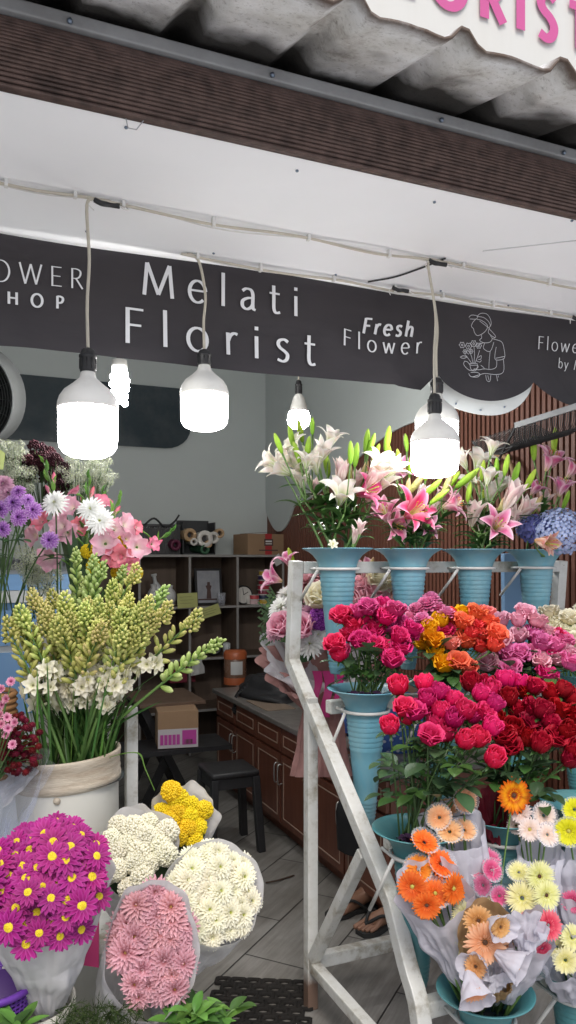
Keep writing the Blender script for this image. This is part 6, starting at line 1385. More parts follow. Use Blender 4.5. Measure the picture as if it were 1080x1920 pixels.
lily_stem(K1, [('w', 549, 838, (-.5, .75, .5), .9), ('w', 536, 862, (-.7, .5, .6), .85), ('g', 563, 806, (-.2, 1, .1), .85), ('g', 586, 797, (0, 1, 0), .65)], 'white lily with the tallest green buds beneath the small round bulb', .06)
lily_stem(K1, [('w', 604, 850, (.25, .75, .6), .95), ('w', 622, 822, (.25, .9, .35), .85), ('g', 612, 868, (-.15, .95, .3), .95)], 'white lily with an upright bloom above a fat green bud', .03)
lily_stem(K1, [('w', 640, 925, (.1, .75, .65), 1.15), ('h', 690, 920, (.85, .3, .55), 1.05), ('g', 657, 846, (0, 1, .1), .8)], 'lily with a white trumpet beside a hot pink open bloom', -.07)
lily_stem(K1, [('w', 714, 872, (.35, .8, .55), 1.15), ('g', 688, 825, (.1, 1, .1), .9), ('g', 697, 830, (.3, .95, .15), .8), ('k', 684, 885, (.2, .9, .3), .95)], 'white lily over the gap between the first two vases', .02)
lily_stem(K1, [('b', 590, 920, (.1, .8, .5), .8), ('b', 668, 905, (.2, .8, .5), .8), ('g', 727, 820, (.15, 1, .1), .95)], 'blush lily deep inside the leftmost lily bunch', .08)
lily_stem(K2, [('p', 752, 885, (.3, .7, .65), 1.0), ('g', 761, 828, (-.1, 1, 0), .7), ('g', 747, 858, (-.15, 1, .1), .75)], 'pink lily with two small green buds left of the bulb pair', .04)
lily_stem(K2, [('p', 722, 962, (-.35, .75, .65), 1.0), ('p', 744, 985, (.4, -.1, .9), .95)], 'pink lily bent low over the second vase at its left', -.07)
lily_stem(K2, [('h', 778, 958, (.5, .35, .8), 1.25), ('k', 782, 905, (.6, .75, .2), 1.0)], 'hot pink lily opening straight to the front over the second vase', -.05)
lily_stem(K2, [('p', 850, 945, (.9, .3, .4), .95), ('g', 826, 930, (.75, .6, .3), .85), ('g', 814, 912, (.7, .7, .2), .85)], 'pink lily leaning right with two yellow green buds', -.06)
lily_stem(K2, [('g', 874, 897, (.75, .65, .2), .95), ('g', 884, 892, (.7, .7, .1), .9), ('k', 840, 905, (.4, .9, .1), .9), ('p', 838, 930, (.3, .8, .4), .7)], 'tall slanting lily stem with long green buds under the bulb pair', .02)
lily_stem(K2, [('b', 790, 930, (.2, .9, .2), .8), ('g', 798, 880, (0, 1, .1), .8)], 'blush lily hidden behind the hot pink bloom', .09)
lily_stem(K3, [('w', 899, 862, (.15, .9, .4), 1.1), ('w', 924, 836, (.15, .95, .25), .85), ('w', 868, 866, (-.5, .7, .4), .8)], 'white lily with the highest open trumpet of the third vase', .04)
lily_stem(K3, [('w', 919, 925, (.15, .85, .5), 1.0), ('w', 916, 893, (.1, .95, .3), .85), ('g', 968, 886, (.25, .95, .1), .95)], 'white lily in the centre of the third vase bunch', 0)
lily_stem(K3, [('b', 888, 965, (.15, .95, .25), 1.05), ('b', 958, 935, (.35, .85, .4), 1.2)], 'blush lily with two half closed trumpets in the third vase', -.05)
lily_stem(K3, [('p', 933, 985, (.1, .35, .95), 1.1)], 'low pink star lily just above the rim of the third vase', -.09, 2)
lily_stem(K3, [('g', 995, 898, (.45, .9, .1), .95), ('g', 931, 875, (0, 1, .1), .8), ('b', 983, 955, (.55, .75, .4), 1.0)], 'blush lily leaning right from the third vase with a green bud', .05)
lily_stem(K4, [('p', 1034, 862, (.25, .85, .5), 1.15), ('g', 1000, 838, (-.05, 1, 0), 1.0), ('g', 1040, 822, (.05, 1, 0), 1.0)], 'pink star lily at the right below the wire rack', .03)
lily_stem(K4, [('p', 1054, 912, (.2, .9, .3), .95), ('p', 1005, 915, (.5, .8, .3), .8)], 'pink lily trumpet above the blue hydrangea', .06)
lily_stem(K4, [('o', 1026, 1018, (.6, -.2, .7), 1.1)], 'salmon lily drooping over the hydrangea and vase rim', -.22, 1)
lily_stem(K4, [('k', 1008, 945, (.45, .85, .2), .85), ('b', 985, 962, (.5, .8, .3), .85)], 'blush lily with a tan bud left of the hydrangea', -.02)
lily_stem(K1, [('w', 590, 868, (-.2, .8, .5), 1.0), ('b', 640, 890, (.1, .9, .3), 1.0), ('g', 600, 835, (.1, 1, .1), .8)], 'white lily crowded in the heart of the leftmost bunch', .04, 9)
lily_stem(K1, [('b', 700, 895, (.5, .7, .5), 1.05), ('w', 735, 880, (.6, .6, .5), .95), ('w', 720, 905, (.4, .6, .7), .9)], 'full white lily cluster between the hot pink bloom and the second vase', .0, 9)
lily_stem(K1, [('w', 505, 865, (-.9, .5, .3), .8), ('w', 556, 872, (-.4, .6, .7), .9)], 'white lily pair facing the grey wall at far left', .0, 8)
lily_stem(K2, [('b', 700, 940, (-.5, .7, .5), .9), ('p', 800, 985, (.5, .2, .8), .8), ('k', 765, 915, (.1, 1, .2), .8)], 'pink lily spreading low under the hot pink bloom', -.02, 9)
lily_stem(K2, [('b', 820, 945, (.5, .8, .4), .9), ('g', 850, 900, (.6, .8, .1), .9)], 'blush lily behind the lower bulb edge', .08, 9)
lily_stem(K3, [('w', 880, 905, (-.2, .9, .4), .95), ('w', 945, 905, (.3, .9, .4), .9), ('g', 906, 935, (0, 1, .2), .8)], 'white lily filling the middle of the third vase bunch', .07, 10)
lily_stem(K3, [('b', 905, 990, (-.2, .9, .3), .85), ('b', 960, 975, (.4, .8, .4), .9)], 'blush lily low behind the pink star bloom', .03, 9)
lily_stem(K4, [('b', 1020, 940, (.2, .9, .3), .9), ('p', 1075, 880, (.5, .8, .3), .9), ('g', 1062, 935, (.3, .9, .1), .8)], 'blush lily at the right edge over the hydrangea', .08, 9)
for q, l in (((K1, [('g', 545, 815, (-.2, 1, 0), .8), ('g', 578, 838, (.1, 1, .2), .85), ('w', 575, 862, (.1, .9, .4), .75)]), 'lily with two green buds standing between the leftmost white blooms'), ((K1, [('g', 668, 850, (.1, 1, .1), .85), ('g', 705, 850, (.3, .9, .1), .8), ('k', 655, 880, (-.1, 1, .1), .9)]), 'lily of closed buds only above the white trumpet'), ((K2, [('g', 770, 870, (.1, 1, .1), .85), ('k', 800, 925, (.6, .75, .2), .95), ('g', 730, 850, (-.1, 1, 0), .8)]), 'lily of closed buds over the second vase'), ((K3, [('g', 905, 880, (.1, 1, .1), .8), ('g', 950, 870, (.2, 1, 0), .85), ('g', 880, 920, (.1, 1, .2), .8)]), 'lily of closed green buds over the third vase'), ((K3, [('g', 965, 920, (.35, .9, .2), .9), ('k', 940, 950, (.2, .9, .3), .85)]), 'lily with a green bud and a tan bud before the hoop')): lily_stem(*q, l, .0, 8)
# fallen white blossoms at the vase rims
for (px, py, dv, s, lab) in ((624, 1021, (.2, .4, .85), .9, 'tiny cream star blossom lying on the rim of the leftmost lily vase'),):
    p = PD(px, py, SCR(vases[K1])[2]-.115); t = thing('small_blossom', lab, 'blossom', p); obj('petals', floret_me, t, TRS((0, 0, 0), cdir(*dv), 0, .95))
lily_stem(K1, [('b', 667, 1005, (.25, .9, .2), .62), ('b', 676, 990, (.1, .95, .3), .5)], 'small half open cream lily just above the leftmost vase rim', -.1, 0)
# hydrangea
hc = PD(1040, 998, SCR(vases[K4])[2]-.11); hy = thing('hydrangea', 'blue hydrangea head resting beside the rightmost lily vase', 'hydrangea', hc)
P_hy = petal('hydrangea_blue', [(0, '#c3cfe8'), (1, '#86a0d4')], rnd=.2, hue=.03, transl=.25)
P_hv = petal('hydrangea_violet', [(0, '#6a6aa8'), (1, '#4c4d92')], rnd=.2, hue=.03, transl=.2)
def hyd(n, rx, sd, m):
    rd = random.Random(sd); mb = MB()
    for i in range(n):
        z = 1-1.55*(i+.5)/n; q = math.sqrt(max(0, 1-z*z)); a = i*GA; d = V((q*math.cos(a), q*math.sin(a), z*.85)); p = d*rx*rd.uniform(.86, 1.05); mm = TRS(p, d+V((rd.uniform(-.5, .5), rd.uniform(-.5, .5), rd.uniform(-.2, .5))), rd.uniform(0, 6), rd.uniform(.75, 1.15))
        for k in range(4): pet(mb, PI/2*k, .0008, 0, .0098, .0098, .25, -.15, cup=.2, nl=2, nw=1, prof='oval', M=mm)
    return mb.mesh('flower_head', m)
obj('flower_head', hyd(360, .100, 3, P_hy), hy, TRS((.01, -.02, .0), TOCAM*.5+UP*.8)); obj('flower_head', hyd(200, .062, 4, P_hv), hy, TRS(PD(1000, 992, SCR(hc)[2]+.05)-hc, TOCAM*.5+UP*.8))
mb = MB(); tube(mb, bez((0, 0, -.05), (-.03, .05, -.06), vases[K4]+V((.01, 0, -.03))-hc, 6), .005, 6); mb.build('stem', M_stem, None).parent = hy
# ================================================================ TUBEROSES
TIPS = [(14, 1146, 4), (39, 1114, 2), (12, 1162, 1), (-6, 1200, 1), (81, 1112, 1), (61, 1136, 2), (118, 1136, 1), (167, 1128, 2), (134, 1161, 1), (98, 1142, 1), (206, 1166, 2), (224, 1182, 1), (253, 1160, 1), (271, 1196, 3), (310, 1160, 1), (285, 1142, 1), (228, 1150, 4), (301, 1206, 2), (330, 1188, 2), (389, 1161, 6), (424, 1212, 7), (322, 1106, 3), (297, 1132, 2), (261, 1124, 1), (191, 1132, 1), (139, 1030, 3), (187, 1042, 3), (208, 1058, 3), (243, 1064, 3), (272, 1066, 2), (160, 1085, 3), (230, 1095, 1), (40, 1180, 4), (110, 1195, 5), (185, 1190, 4), (240, 1215, 5), (270, 1235, 4), (60, 1200, 5), (150, 1215, 4), (210, 1225, 5), (90, 1170, 1), (290, 1180, 5), (20, 1215, 4), (70, 1150, 2), (150, 1140, 1), (178, 1150, 4), (215, 1140, 6), (245, 1185, 1), (105, 1120, 1), (132, 1215, 5), (195, 1235, 4), (235, 1245, 5), (85, 1225, 4), (265, 1150, 1)]
tcz = bc.z-.30
items = []; firsts = set()
for i, (px, py, kd) in enumerate(TIPS):
    k = {1: 0, 2: 1, 3: 2, 4: 3, 5: 4, 6: 1, 7: 2}[kd]; f = (px-150)/200; py = py if py < 1185 or i in (19, 20) else 1150+(py-1185)*.75+R.uniform(-15, 15)
    d = DB+(.10 if py < 1120 else -.02-.12*((py-1120)/120))+R.uniform(-.05, .05); tip = PD(px, py, d)
    lean = (tip-bc); lean.z = 0; rr = min(.125, .5*lean.length)+R.uniform(-.02, .012); rim = bc+lean.normalized()*rr+V((R.uniform(-.035, .035), R.uniform(-.035, .035), 0))
    src = tub_protos[k]; t = src if k not in firsts else copy_tree(src); firsts.add(k)
    s = R.uniform(.9, 1.05); z = (tip-rim).normalized()
    out = RIGHT*f+TOCAM*.3+V((R.uniform(-.3, .3), R.uniform(-.3, .3), 0)); bx = (out-z*out.dot(z)).normalized()
    bend_ = max(v.co.x for v in t.children[0].data.vertices)*s; base = tip-z*.75*s-bx*bend_; y = z.cross(bx).normalized()
    Mx = Matrix((bx, y, z)).transposed().to_4x4(); ws = s*.92; t.matrix_world = Matrix.Translation(base) @ Mx @ Matrix.Diagonal((ws, ws, s, 1)); t.name = 'tuberose'
    items.append((t, px, py))
if 5 not in firsts:
    for c in list(tub_protos[5].children): bpy.data.objects.remove(c)
    bpy.data.objects.remove(tub_protos[5])
sp_ = {19: 'long arching tuberose spike reaching right with pale buds', 20: 'lowest long tuberose spike drooping to the far right', 25: 'tallest pale green tuberose spike rising in front of the gladioli', 21: 'pale tuberose spike leaning right before the shelf vases'}
auto_labels([q for i, q in enumerate(items) if i not in sp_], 'yellow green tuberose spike', 'in the white bucket', 'tuberoses standing in the white bucket', 'tuberose')
for i, l in sp_.items(): tag(items[i][0], l, 'tuberose', 'tuberoses standing in the white bucket')
# free green stems and blades packed in the bucket mouth
for k in range(46):
    a = R.uniform(0, 6.28); rr = .115*math.sqrt(R.random()); b = V((bc.x+rr*math.cos(a), bc.y+rr*math.sin(a), bc.z-.05)); f = rr*math.cos(a)
    tipx = 139+ (b-bc).dot(RIGHT)/DB*F*1.6; tp = PD(tipx+R.uniform(-14, 14), R.uniform(1230, 1330), DB-.02+(b-bc).dot(-TOCAM)*1.2)
    if k == 0: stems = []
    mb = MB(); P = bez(b, (b+tp)/2+V((0, 0, .03)), tp, 6); m_ = len(P); vs = []; w_ = R.uniform(.006, .0105); sdv = RIGHT*math.cos(k)+TOCAM*math.sin(k)*.6
    for i, p in enumerate(P): ww = w_*(1-(i/(m_-1))**3*.9); vs += [p-sdv*ww/2, p+TOCAM*.002, p+sdv*ww/2]
    mb.add(vs, [(3*i+j, 3*i+j+1, 3*i+3+j+1, 3*i+3+j) for i in range(m_-1) for j in (0, 1)], [i/(m_-1) for i in range(m_) for _ in range(3)])
    tag(mb.build('leaf_blade', M_leaf if k % 3 else M_leafl), 'loose green tuberose leaf blade standing among the stems in the white bucket', 'leaf', 'leaf blades in the white bucket')
P = sweep([PD(205, 1420, DB-.06), PD(236, 1412, DB-.12), PD(262, 1414, DB-.14), PD(272, 1440, DB-.15), PD(290, 1482, DB-.16)], 5); mb = MB(); vs = []
for i, p in enumerate(P): w_ = .006*(1-.8*i/len(P)); vs += [p-RIGHT*w_/2-UP*w_/3, p+RIGHT*w_/2+UP*w_/3]
mb.add(vs, [(2*i, 2*i+1, 2*i+3, 2*i+2) for i in range(len(P)-1)]); tag(mb.build('leaf_blade', M_leafl), 'bent green leaf blade hanging over the right rim of the white bucket', 'leaf')
# ================================================================ GLADIOLI, MUMS AND SPRAYS BEHIND THE BUCKET
DG = 2.55; gb = PD(140, 1140, DG); gz = gb.z-.12
gp = thing('flower_pot', 'tall white pot behind the tuberoses holding the gladioli', 'pot', (gb.x, gb.y, 0))
obj('pot_body', lathe(MB(), [(.10, 0), (.12, gb.z-.06), (.125, gb.z-.045), (.115, gb.z-.045), (.09, gb.z-.3)], 36, cap0=True).mesh('pot_body', M_bucket), gp)
def gladiolus(tip, label, flos, buds=6, d=DG, tipdir=None):
    base = V((gb.x+R.uniform(-.06, .06), gb.y+R.uniform(-.06, .06), gz)); T_ = PD(*tip, d); t = thing('gladiolus', label, 'gladiolus', base, 'pink gladioli behind the tuberoses')
    c = V((base.x*.55+T_.x*.45, base.y*.55+T_.y*.45, base.z*.35+T_.z*.65)); P = bez(base, c, T_, 14); tube(MB(), P, [.006]*8+[.005, .0045, .004, .0035, .003, .0025, .002], 6).build('stem', M_stem, t)
    for i in range(buds):
        k = 14-i; p = P[k] if k < 15 else P[-1]; ax = (P[k]-P[k-1]).normalized(); sd = RIGHT*(1 if i % 2 else -1)*.45+TOCAM*.1; dd = (ax+sd*(.25 if i == 0 else 1)*.7).normalized(); L_ = .026+.007*i
        mb = MB(); pet(mb, 0, 0, 0, L_*1.3, .012+.0015*i, 1.45, 1.3, cup=.9, nl=5, nw=2, prof='leaf', M=TRS(p, dd, R.uniform(0, 6))); pet(mb, PI, 0, 0, L_, .011+.0015*i, 1.45, 1.35, cup=.9, nl=5, nw=2, prof='leaf', M=TRS(p, dd, R.uniform(0, 6))); mb.build('bud', M_leafl, t)
        if i > 2: mb = MB(); lathe(mb, [(.004, 0), (.007, .016), (.0062, .034), (.001, .044)], 8, M=TRS(p+dd*L_*.5, dd)); mb.build('bud_tip', P_gh, t)
    for (px, py, dv, s, mi_) in flos:
        q = PD(px, py, d-R.uniform(.02, .09)); k = min(range(15), key=lambda i: (P[i]-q).length); dd = cdir(*dv); o = obj('floret', gflo_mes[mi_], t, TRS(q-dd*.02*s-base, dd, R.uniform(0, 6), s)); o.name = 'floret'
        tube(MB(), bez(P[max(0, k-1)], (P[k]+q)/2, q-dd*.022*s, 4), [.003, .003, .003, .0035, .0045], 6).build('floret_tube', M_leafl, t)
    for k in range(2): mb = MB(); pet(mb, R.uniform(0, 6), .004, 0, R.uniform(.3, .42), .03, 1.45, R.uniform(1.0, 1.3), cup=.25, nl=7, nw=1, prof='leaf', M=Matrix.Translation(P[2])); mb.build('leaf', M_leafd, t)
    return t
gladiolus((82, 868), 'leftmost gladiolus with a tall bare green bud tip', [(62, 1004, (-.5, .1, .8), .95, 0), (75, 975, (-.3, .3, .8), .85, 2), (92, 1048, (0, -.3, .9), 1.05, 0)], 7, DG+.02)
gladiolus((166, 897), 'gladiolus with its green tip right of the first white mum', [(113, 985, (-.3, .2, .9), 1.05, 0), (133, 950, (-.3, .3, .8), .95, 0), (126, 1000, (.2, -.2, .9), .9, 1), (140, 920, (-.4, .7, .4), .6, 2)], 7, DG)
gladiolus((192, 925), 'short gladiolus tip behind the pair of white mums', [(193, 940, (.4, .6, .5), .8, 2), (150, 985, (.0, .0, 1), .8, 2), (208, 985, (.5, .3, .7), .7, 2)], 4, DG+.06)
gladiolus((222, 936), 'gladiolus with a small green tip right of the white mums', [(196, 1018, (.1, .1, .95), 1.15, 1), (216, 990, (.4, .3, .8), .9, 0), (213, 1045, (.2, -.2, .9), .85, 2), (240, 1010, (.6, .1, .7), .7, 1)], 4, DG-.03)
gladiolus((318, 997), 'gladiolus arching right with coral bud and green tip', [(237, 982, (.8, .3, .5), .95, 0), (258, 1026, (.3, .0, .95), 1.0, 1), (228, 1045, (.2, -.2, .9), .95, 2), (245, 1062, (.3, -.4, .8), .8, 2), (288, 1020, (.7, .1, .6), .62, 2), (258, 988, (.9, .15, .4), .6, 2)], 5, DG-.05)
def stemmed(name, lab, cat, group, px, py, d, dv, me, disc, base, s=1.0, leaf=1):
    p = PD(px, py, d); t = thing(name, lab, cat, base, group); D = cdir(*dv); o = obj(me.name, me, t, TRS(p-V(base), D, R.uniform(0, 6), s)); o.name = 'flower_head'
    if disc: obj('disc', disc, o)
    tube(MB(), bez(base, (V(base)+p)/2+V((0, 0, .08)), p-D*.006, 8), .0026, 5).build('stem', M_stemd, t)
    for k in range(leaf): obj('leaf', R.choice(leaf_mes), t, Matrix.Translation((p-V(base))*R.uniform(.55, .8)+V((0, 0, .05))) @ Matrix.Rotation(R.uniform(0, 6), 4, 'Z'))
    return t
gbase = lambda: V((gb.x+R.uniform(-.07, .07), gb.y+R.uniform(-.07, .07), gz))
for px, py, dv, s, lab in ((103, 943, (-.15, .35, .85), 1.0, 'white mum furthest left, above the pink gladioli'), (170, 955, (-.1, .35, .85), 1.0, 'upper white mum of the overlapping pair over the gladioli'), (187, 977, (.15, .15, .95), 1.05, 'lower white mum of the overlapping pair with a lime eye')): stemmed('white_mum', lab, 'mum', 'white mums', px, py, DG-.12, dv, R.choice(smum_mes), wdisc_me, gbase(), s)
for px, py, lab in ((165, 1034, 'yellow mum half hidden at the left behind the tuberoses'), (176, 1062, 'lower left yellow mum behind the tuberose spikes'), (226, 1018, 'small yellow mum between the pink gladiolus florets'), (222, 1074, 'yellow mum low between the two green tuberose spikes'), (254, 1074, 'rightmost yellow mum peeping above the tuberoses')): stemmed('yellow_mum', lab, 'mum', 'yellow mums', px, py, DG-.05, (.1, .3, .9), R.choice(ypom_mes), None, gbase(), .95, 0)
lb = PD(-20, 1150, 2.5)
lb_ = lambda: V((lb.x+R.uniform(-.06, .06), lb.y+R.uniform(-.06, .06), lb.z-.1))
LV = [(25, 943, (-.1, .2, .95), 1.0, 'large lavender mum near the left edge'), (35, 970, (-.1, .1, .95), .95, 'lower lavender mum near the left edge'), (62, 957, (.1, .2, .9), .95, 'lavender mum with a plum centre touching the gladioli'), (34, 922, (.1, .5, .8), .8, 'topmost lavender mum of the left cluster'), (2, 955, (-.3, .1, .9), .95, 'lavender mum cut by the left edge'), (52, 938, (.4, .3, .8), .7, 'small dark lavender mum behind the others'), (93, 1013, (0, .0, 1), .95, 'single lavender mum low among the gladioli'), (6, 992, (-.2, -.1, .9), .85, 'deep purple mum lowest at the left edge')]
for px, py, dv, s, lab in LV: stemmed('lavender_mum', lab, 'mum', 'lavender mums', px, py, DG-.14, dv, R.choice(lmum_mes), ldisc_me, lb_(), s*1.0)
for px, py, lab in ((6, 908, 'upper dusty pink mum at the left edge'), (16, 926, 'lower dusty pink mum above the lavender ones'), (-6, 930, 'dusty pink mum almost cut off by the left edge')): stemmed('pink_mum', lab, 'mum', 'dusty pink mums', px, py, DG-.08, (.1, .4, .8), R.choice(dpk_mes), None, lb_(), 1.1)
def spray(name, lab, group, cat, clusters, d, mes, base, s=1.0, m_st=None, jit=.06):
    t = thing(name, lab, cat, base, group); ctr = sum((PD(a, b, d) for a, b in clusters), V((0, 0, 0)))/len(clusters); fork = V(base).lerp(ctr, .6)
    tube(MB(), bez(base, (V(base)+fork)/2, fork, 5), .003, 5).build('stem', m_st or M_stemd, t); mb = MB()
    for a, b in clusters:
        p = PD(a, b, d+R.uniform(-jit, jit)); tube(mb, bez(fork, (fork+p)/2+V((0, 0, .02)), p, 4), .0012, 4)
        o = obj('flower_cluster', R.choice(mes), t, TRS(p-V(base), V((R.uniform(-.4, .4), R.uniform(-.4, .4), 1)), R.uniform(0, 6), s*R.uniform(.8, 1.15))); o.name = 'flower_cluster'
    mb.build('twigs', m_st or M_stemd, t); return t
def blob(cx, cy, rx, ry, n, sd):
    rd = random.Random(sd); out = []
    for i in range(n): q = math.sqrt((i+.5)/n); a = i*GA; out.append((cx+rx*q*math.cos(a)+rd.uniform(-5, 5), cy+ry*q*math.sin(a)+rd.uniform(-5, 5)))
    return out
DS = 2.85; sb = lambda px: PD(px, 1160, DS)
SPR = [('gyp', (20, 850, 24, 24), 'white statice spray highest at the left edge'), ('gyp', (42, 900, 26, 30), 'white statice spray half hidden by the dark burgundy one'), ('bur', (70, 865, 34, 26), 'dark burgundy statice spray standing tallest'), ('bur', (40, 882, 26, 22), 'left dark burgundy statice spray'), ('bur', (98, 880, 26, 30), 'right dark burgundy statice spray beneath the big bulb'), ('bur', (110, 912, 24, 22), 'lowest burgundy statice spray behind the first white mum'), ('gyp', (150, 880, 38, 26), 'white statice spray directly below the nearest bulb'), ('gyp', (188, 888, 24, 30), 'rightmost white statice spray against the grey wall'), ('gyp', (165, 905, 36, 18), 'lower white statice spray behind the pair of mums'), ('gyp', (58, 1060, 26, 36), 'low white statice spray left of the drooping gladiolus floret'), ('gyp', (80, 1085, 32, 28), 'lowest white statice spray by the blue fridge'), ('gyp', (10, 898, 20, 20), 'white statice spray beside the dusty pink mums')]
for i, (k, e, lab) in enumerate(SPR): spray('statice_spray', lab, 'statice sprays', 'statice', blob(*e, 22 if k == 'gyp' else 16, i), DS+(.1 if k == 'bur' else .04) if e[1] < 1000 else DG+.08, gyp_mes if k == 'gyp' else bur_mes, sb(e[0]*.5+60), .95)
P_sp = [PD(-10, 835, 2.4), PD(10, 850, 2.4), PD(6, 880, 2.4), PD(-12, 880, 2.4)]; tag(MB().add(P_sp, [(0, 1, 2, 3)]).build('paper_wrap', mat('wrap_lime', (.55, .62, .22), .6)), 'lime coloured wrapping paper corner at the left edge', 'wrapping paper')
mb = MB()
for k in range(12):
    a = PD(R.uniform(-10, 60), R.uniform(1030, 1130), 2.6); b = a+RIGHT*R.uniform(-.1, .1)+UP*R.uniform(.05, .14); tube(mb, bez(b, (a+b)/2+RIGHT*.02, a-UP*.15, 5), .0018, 4)
tag(mb.build('bare_twigs', M_stemd), 'thin dark bare twigs crossing in front of the fridge', 'twigs')
# crimson and pink button mums at the left edge, with a rattan basket
DC = 1.95; cbv = PD(-10, 1470, DC)
for i, (e, n, lab) in enumerate((((42, 1385, 34, 30), 34, 'upper crimson button mum spray at the left edge'), ((30, 1425, 40, 28), 36, 'lower crimson button mum spray at the left edge'), ((15, 1400, 26, 40), 24, 'crimson button mum spray behind the pink buttons'), ((38, 1345, 10, 14), 5, 'small topmost crimson button spray'))): spray('button_mum_spray', lab, 'crimson button mums', 'mum', blob(*e, n, i+30), DC, [crim_me], cbv, 1.0, jit=.05)
tpk = thing('button_mum_spray', 'pink button mum spray in front of the crimson ones', 'mum', cbv, 'pink button mums'); mb = MB()
for px, py in ((21, 1278), (3, 1292), (12, 1311), (4, 1322), (13, 1345), (28, 1355), (15, 1366), (12, 1377), (24, 1396), (3, 1358), (0, 1340)):
    p = PD(px, py, DC-.08+R.uniform(-.02, .02)); dd = cdir(R.uniform(-.3, .5), .3, .8); o = obj('button_flower', pbtn_me, tpk, TRS(p-cbv, dd, R.uniform(0, 6), .95)); o.name = 'button_flower'; obj('disc', pbdisc_me, o); tube(mb, bez(cbv, (cbv+p)/2+TOCAM*.03, p, 5), .0013, 4)
mb.build('stems', M_stem, tpk)
bp_ = PD(-28, 1350, 2.05); mb = MB()
for j in range(14): q = [(.075*math.cos(2*PI*k/32)*(1+.02*math.sin(k*PI+j*PI)), .075*math.sin(2*PI*k/32)*(1+.02*math.sin(k*PI+j*PI)), -.14+.016*j) for k in range(33)]; tube(mb, q, .008, 5, cap=False)
o = tag(obj('rattan_basket', mb.mesh('rattan_basket', mat('rattan_warm', (.30, .15, .06), .6, .3, 20)), None, Matrix.Translation(bp_)), 'woven rattan basket rim cut by the left edge', 'basket')
o = wrap('clear_wrap', M_film2, None, PD(-30, 1640, 1.95), PD(25, 1430, 1.93), cdir(.1, .8, .5), .03, .095, .06, crump=.02, wav=.08, seed=4); tag(o, 'clear plastic wrap below the crimson button mums', 'plastic wrap')
o = wrap('clear_wrap', M_film2, None, PD(20, 1640, 2.02), PD(20, 1500, 2.05), cdir(.1, .8, .5), .05, .10, .06, crump=.03, wav=.1, seed=14); tag(o, 'dark crumpled clear plastic left of the white bucket', 'plastic wrap')
mb = MB(); pk = thing('paper_wrap', 'grey paper wrap edge under the crimson buttons', 'wrapping paper', cbv); 
wrap('paper', M_papg, pk, PD(-30, 1500, 1.97), PD(-8, 1452, 1.95), cdir(.2, .8, .5), .05, .10, .04, gap=(-.6, 3.6), crump=.01, seed=2)
# ================================================================ PAPER WRAPPED MUM BOUQUETS (left front)
def bouquet(label, B, Cc, n_, rx, ry, rot, flowers, paper, group='paper wrapped mum bouquets', R0=.028, dome_h=.03, gap=None, lip=.012, seed=1, wav=.05, under=True, crump=.012, splay=.55):
    """flowers: list of (mesh list, disc, u, v, scale, lift) with u, v in the opening ellipse"""
    t = thing('bouquet', label, 'bouquet', B, group); e1, e2, n_ = basis(n_); cr, sr = math.cos(rot), math.sin(rot); Cc = V(Cc)
    wrap('paper_wrap', paper, t, B, Cc, n_, R0, rx, ry, rot, wav, seed, gap, crump, lip)
    if under:     # leafy dark bed that the heads sit on
        mb = MB(); vs = [Cc-n_*.03]; 
        for j in (1, 2, 3):
            for i in range(24): a = 2*PI*i/24; k = .3*j*.95; vs.append(Cc+(e1*math.cos(a)*rx+e2*math.sin(a)*ry)*k+n_*(-.028+dome_h*(1-(j/3)**2)-.006*j))
        mb.add(vs, [(0, 1+i, 1+(i+1) % 24) for i in range(24)]+[(1+24*j+i, 1+24*(j+1)+i, 1+24*(j+1)+(i+1) % 24, 1+24*j+(i+1) % 24) for j in (0, 1) for i in range(24)]); mb.build('leaf_bed', M_leafd, t)
    for (mes, disc, u, v, s, lift) in flowers:
        r2 = min(1, u*u+v*v); a = e1*cr+e2*sr; b = -e1*sr+e2*cr
        off = (e1*u*rx+e2*v*ry); p = Cc+off+n_*(dome_h*(1-r2)+lift); d = (n_+(off.normalized()*splay*r2 if off.length > 1e-5 else V((0, 0, 0)))+V((R.uniform(-.1, .1), R.uniform(-.1, .1), R.uniform(-.1, .1)))).normalized()
        head('flower_head', R.choice(mes), t, p, d, s, disc)
    mb = MB(); ax = (V(B)-Cc).normalized()
    for k in range(7): a = 2*PI*k/7; q = V(B)+(e1*math.cos(a)+e2*math.sin(a))*R0*.6; tube(mb, [q-ax*.04, q+ax*.10], .003, 5)
    mb.build('stem_ends', M_stemd, t); return t
def sunf(n, mes, disc, s, rmax=.93, sj=.06, lj=.006, sd=1):
    rd = random.Random(sd); out = []
    for i in range(n): q = rmax*math.sqrt((i+.4)/n); a = i*GA+rd.uniform(-.15, .15); out.append((mes, disc if disc else None, q*math.cos(a), q*math.sin(a), s*rd.uniform(1-sj, 1+sj), rd.uniform(-lj, lj)))
    return out
# pink mums, facing the viewer
dP = 1.62; cP = PD(287, 1775, dP); nP = cdir(.10, .30, .95)
bouquet('pink mum bouquet in a grey paper cone facing the front', PD(205, 1925, dP+.20), cP, nP, 86/F*dP, 120/F*dP, 0, sunf(33, pmum_mes, pdisc_me, .92, .79, .2, .008, 3), M_pap, seed=3, wav=.03, dome_h=-.004, lip=.024, splay=.25)
# white mums
dW = 1.80; cW = PD(398, 1674, dW); nW_ = cdir(.34, .42, .84)
bouquet('white mum bouquet with lime eyes in a pale paper cone', PD(300, 1850, dW+.14), cW, nW_, 96/F*dW, 92/F*dW, 0, sunf(54, wmum_mes, None, .78, .84, .1, .005, 5)+[(wmum_mes, wdisc_me, u, v, .85, .012) for u, v in ((-.4, .5), (-.5, .3), (.15, .45), (.1, .0), (-.15, -.3), (.25, -.42), (-.05, -.5), (.5, -.5), (-.6, -.05), (.62, .2))], M_pap, seed=7, wav=.025, dome_h=.016, lip=.02, splay=.35)
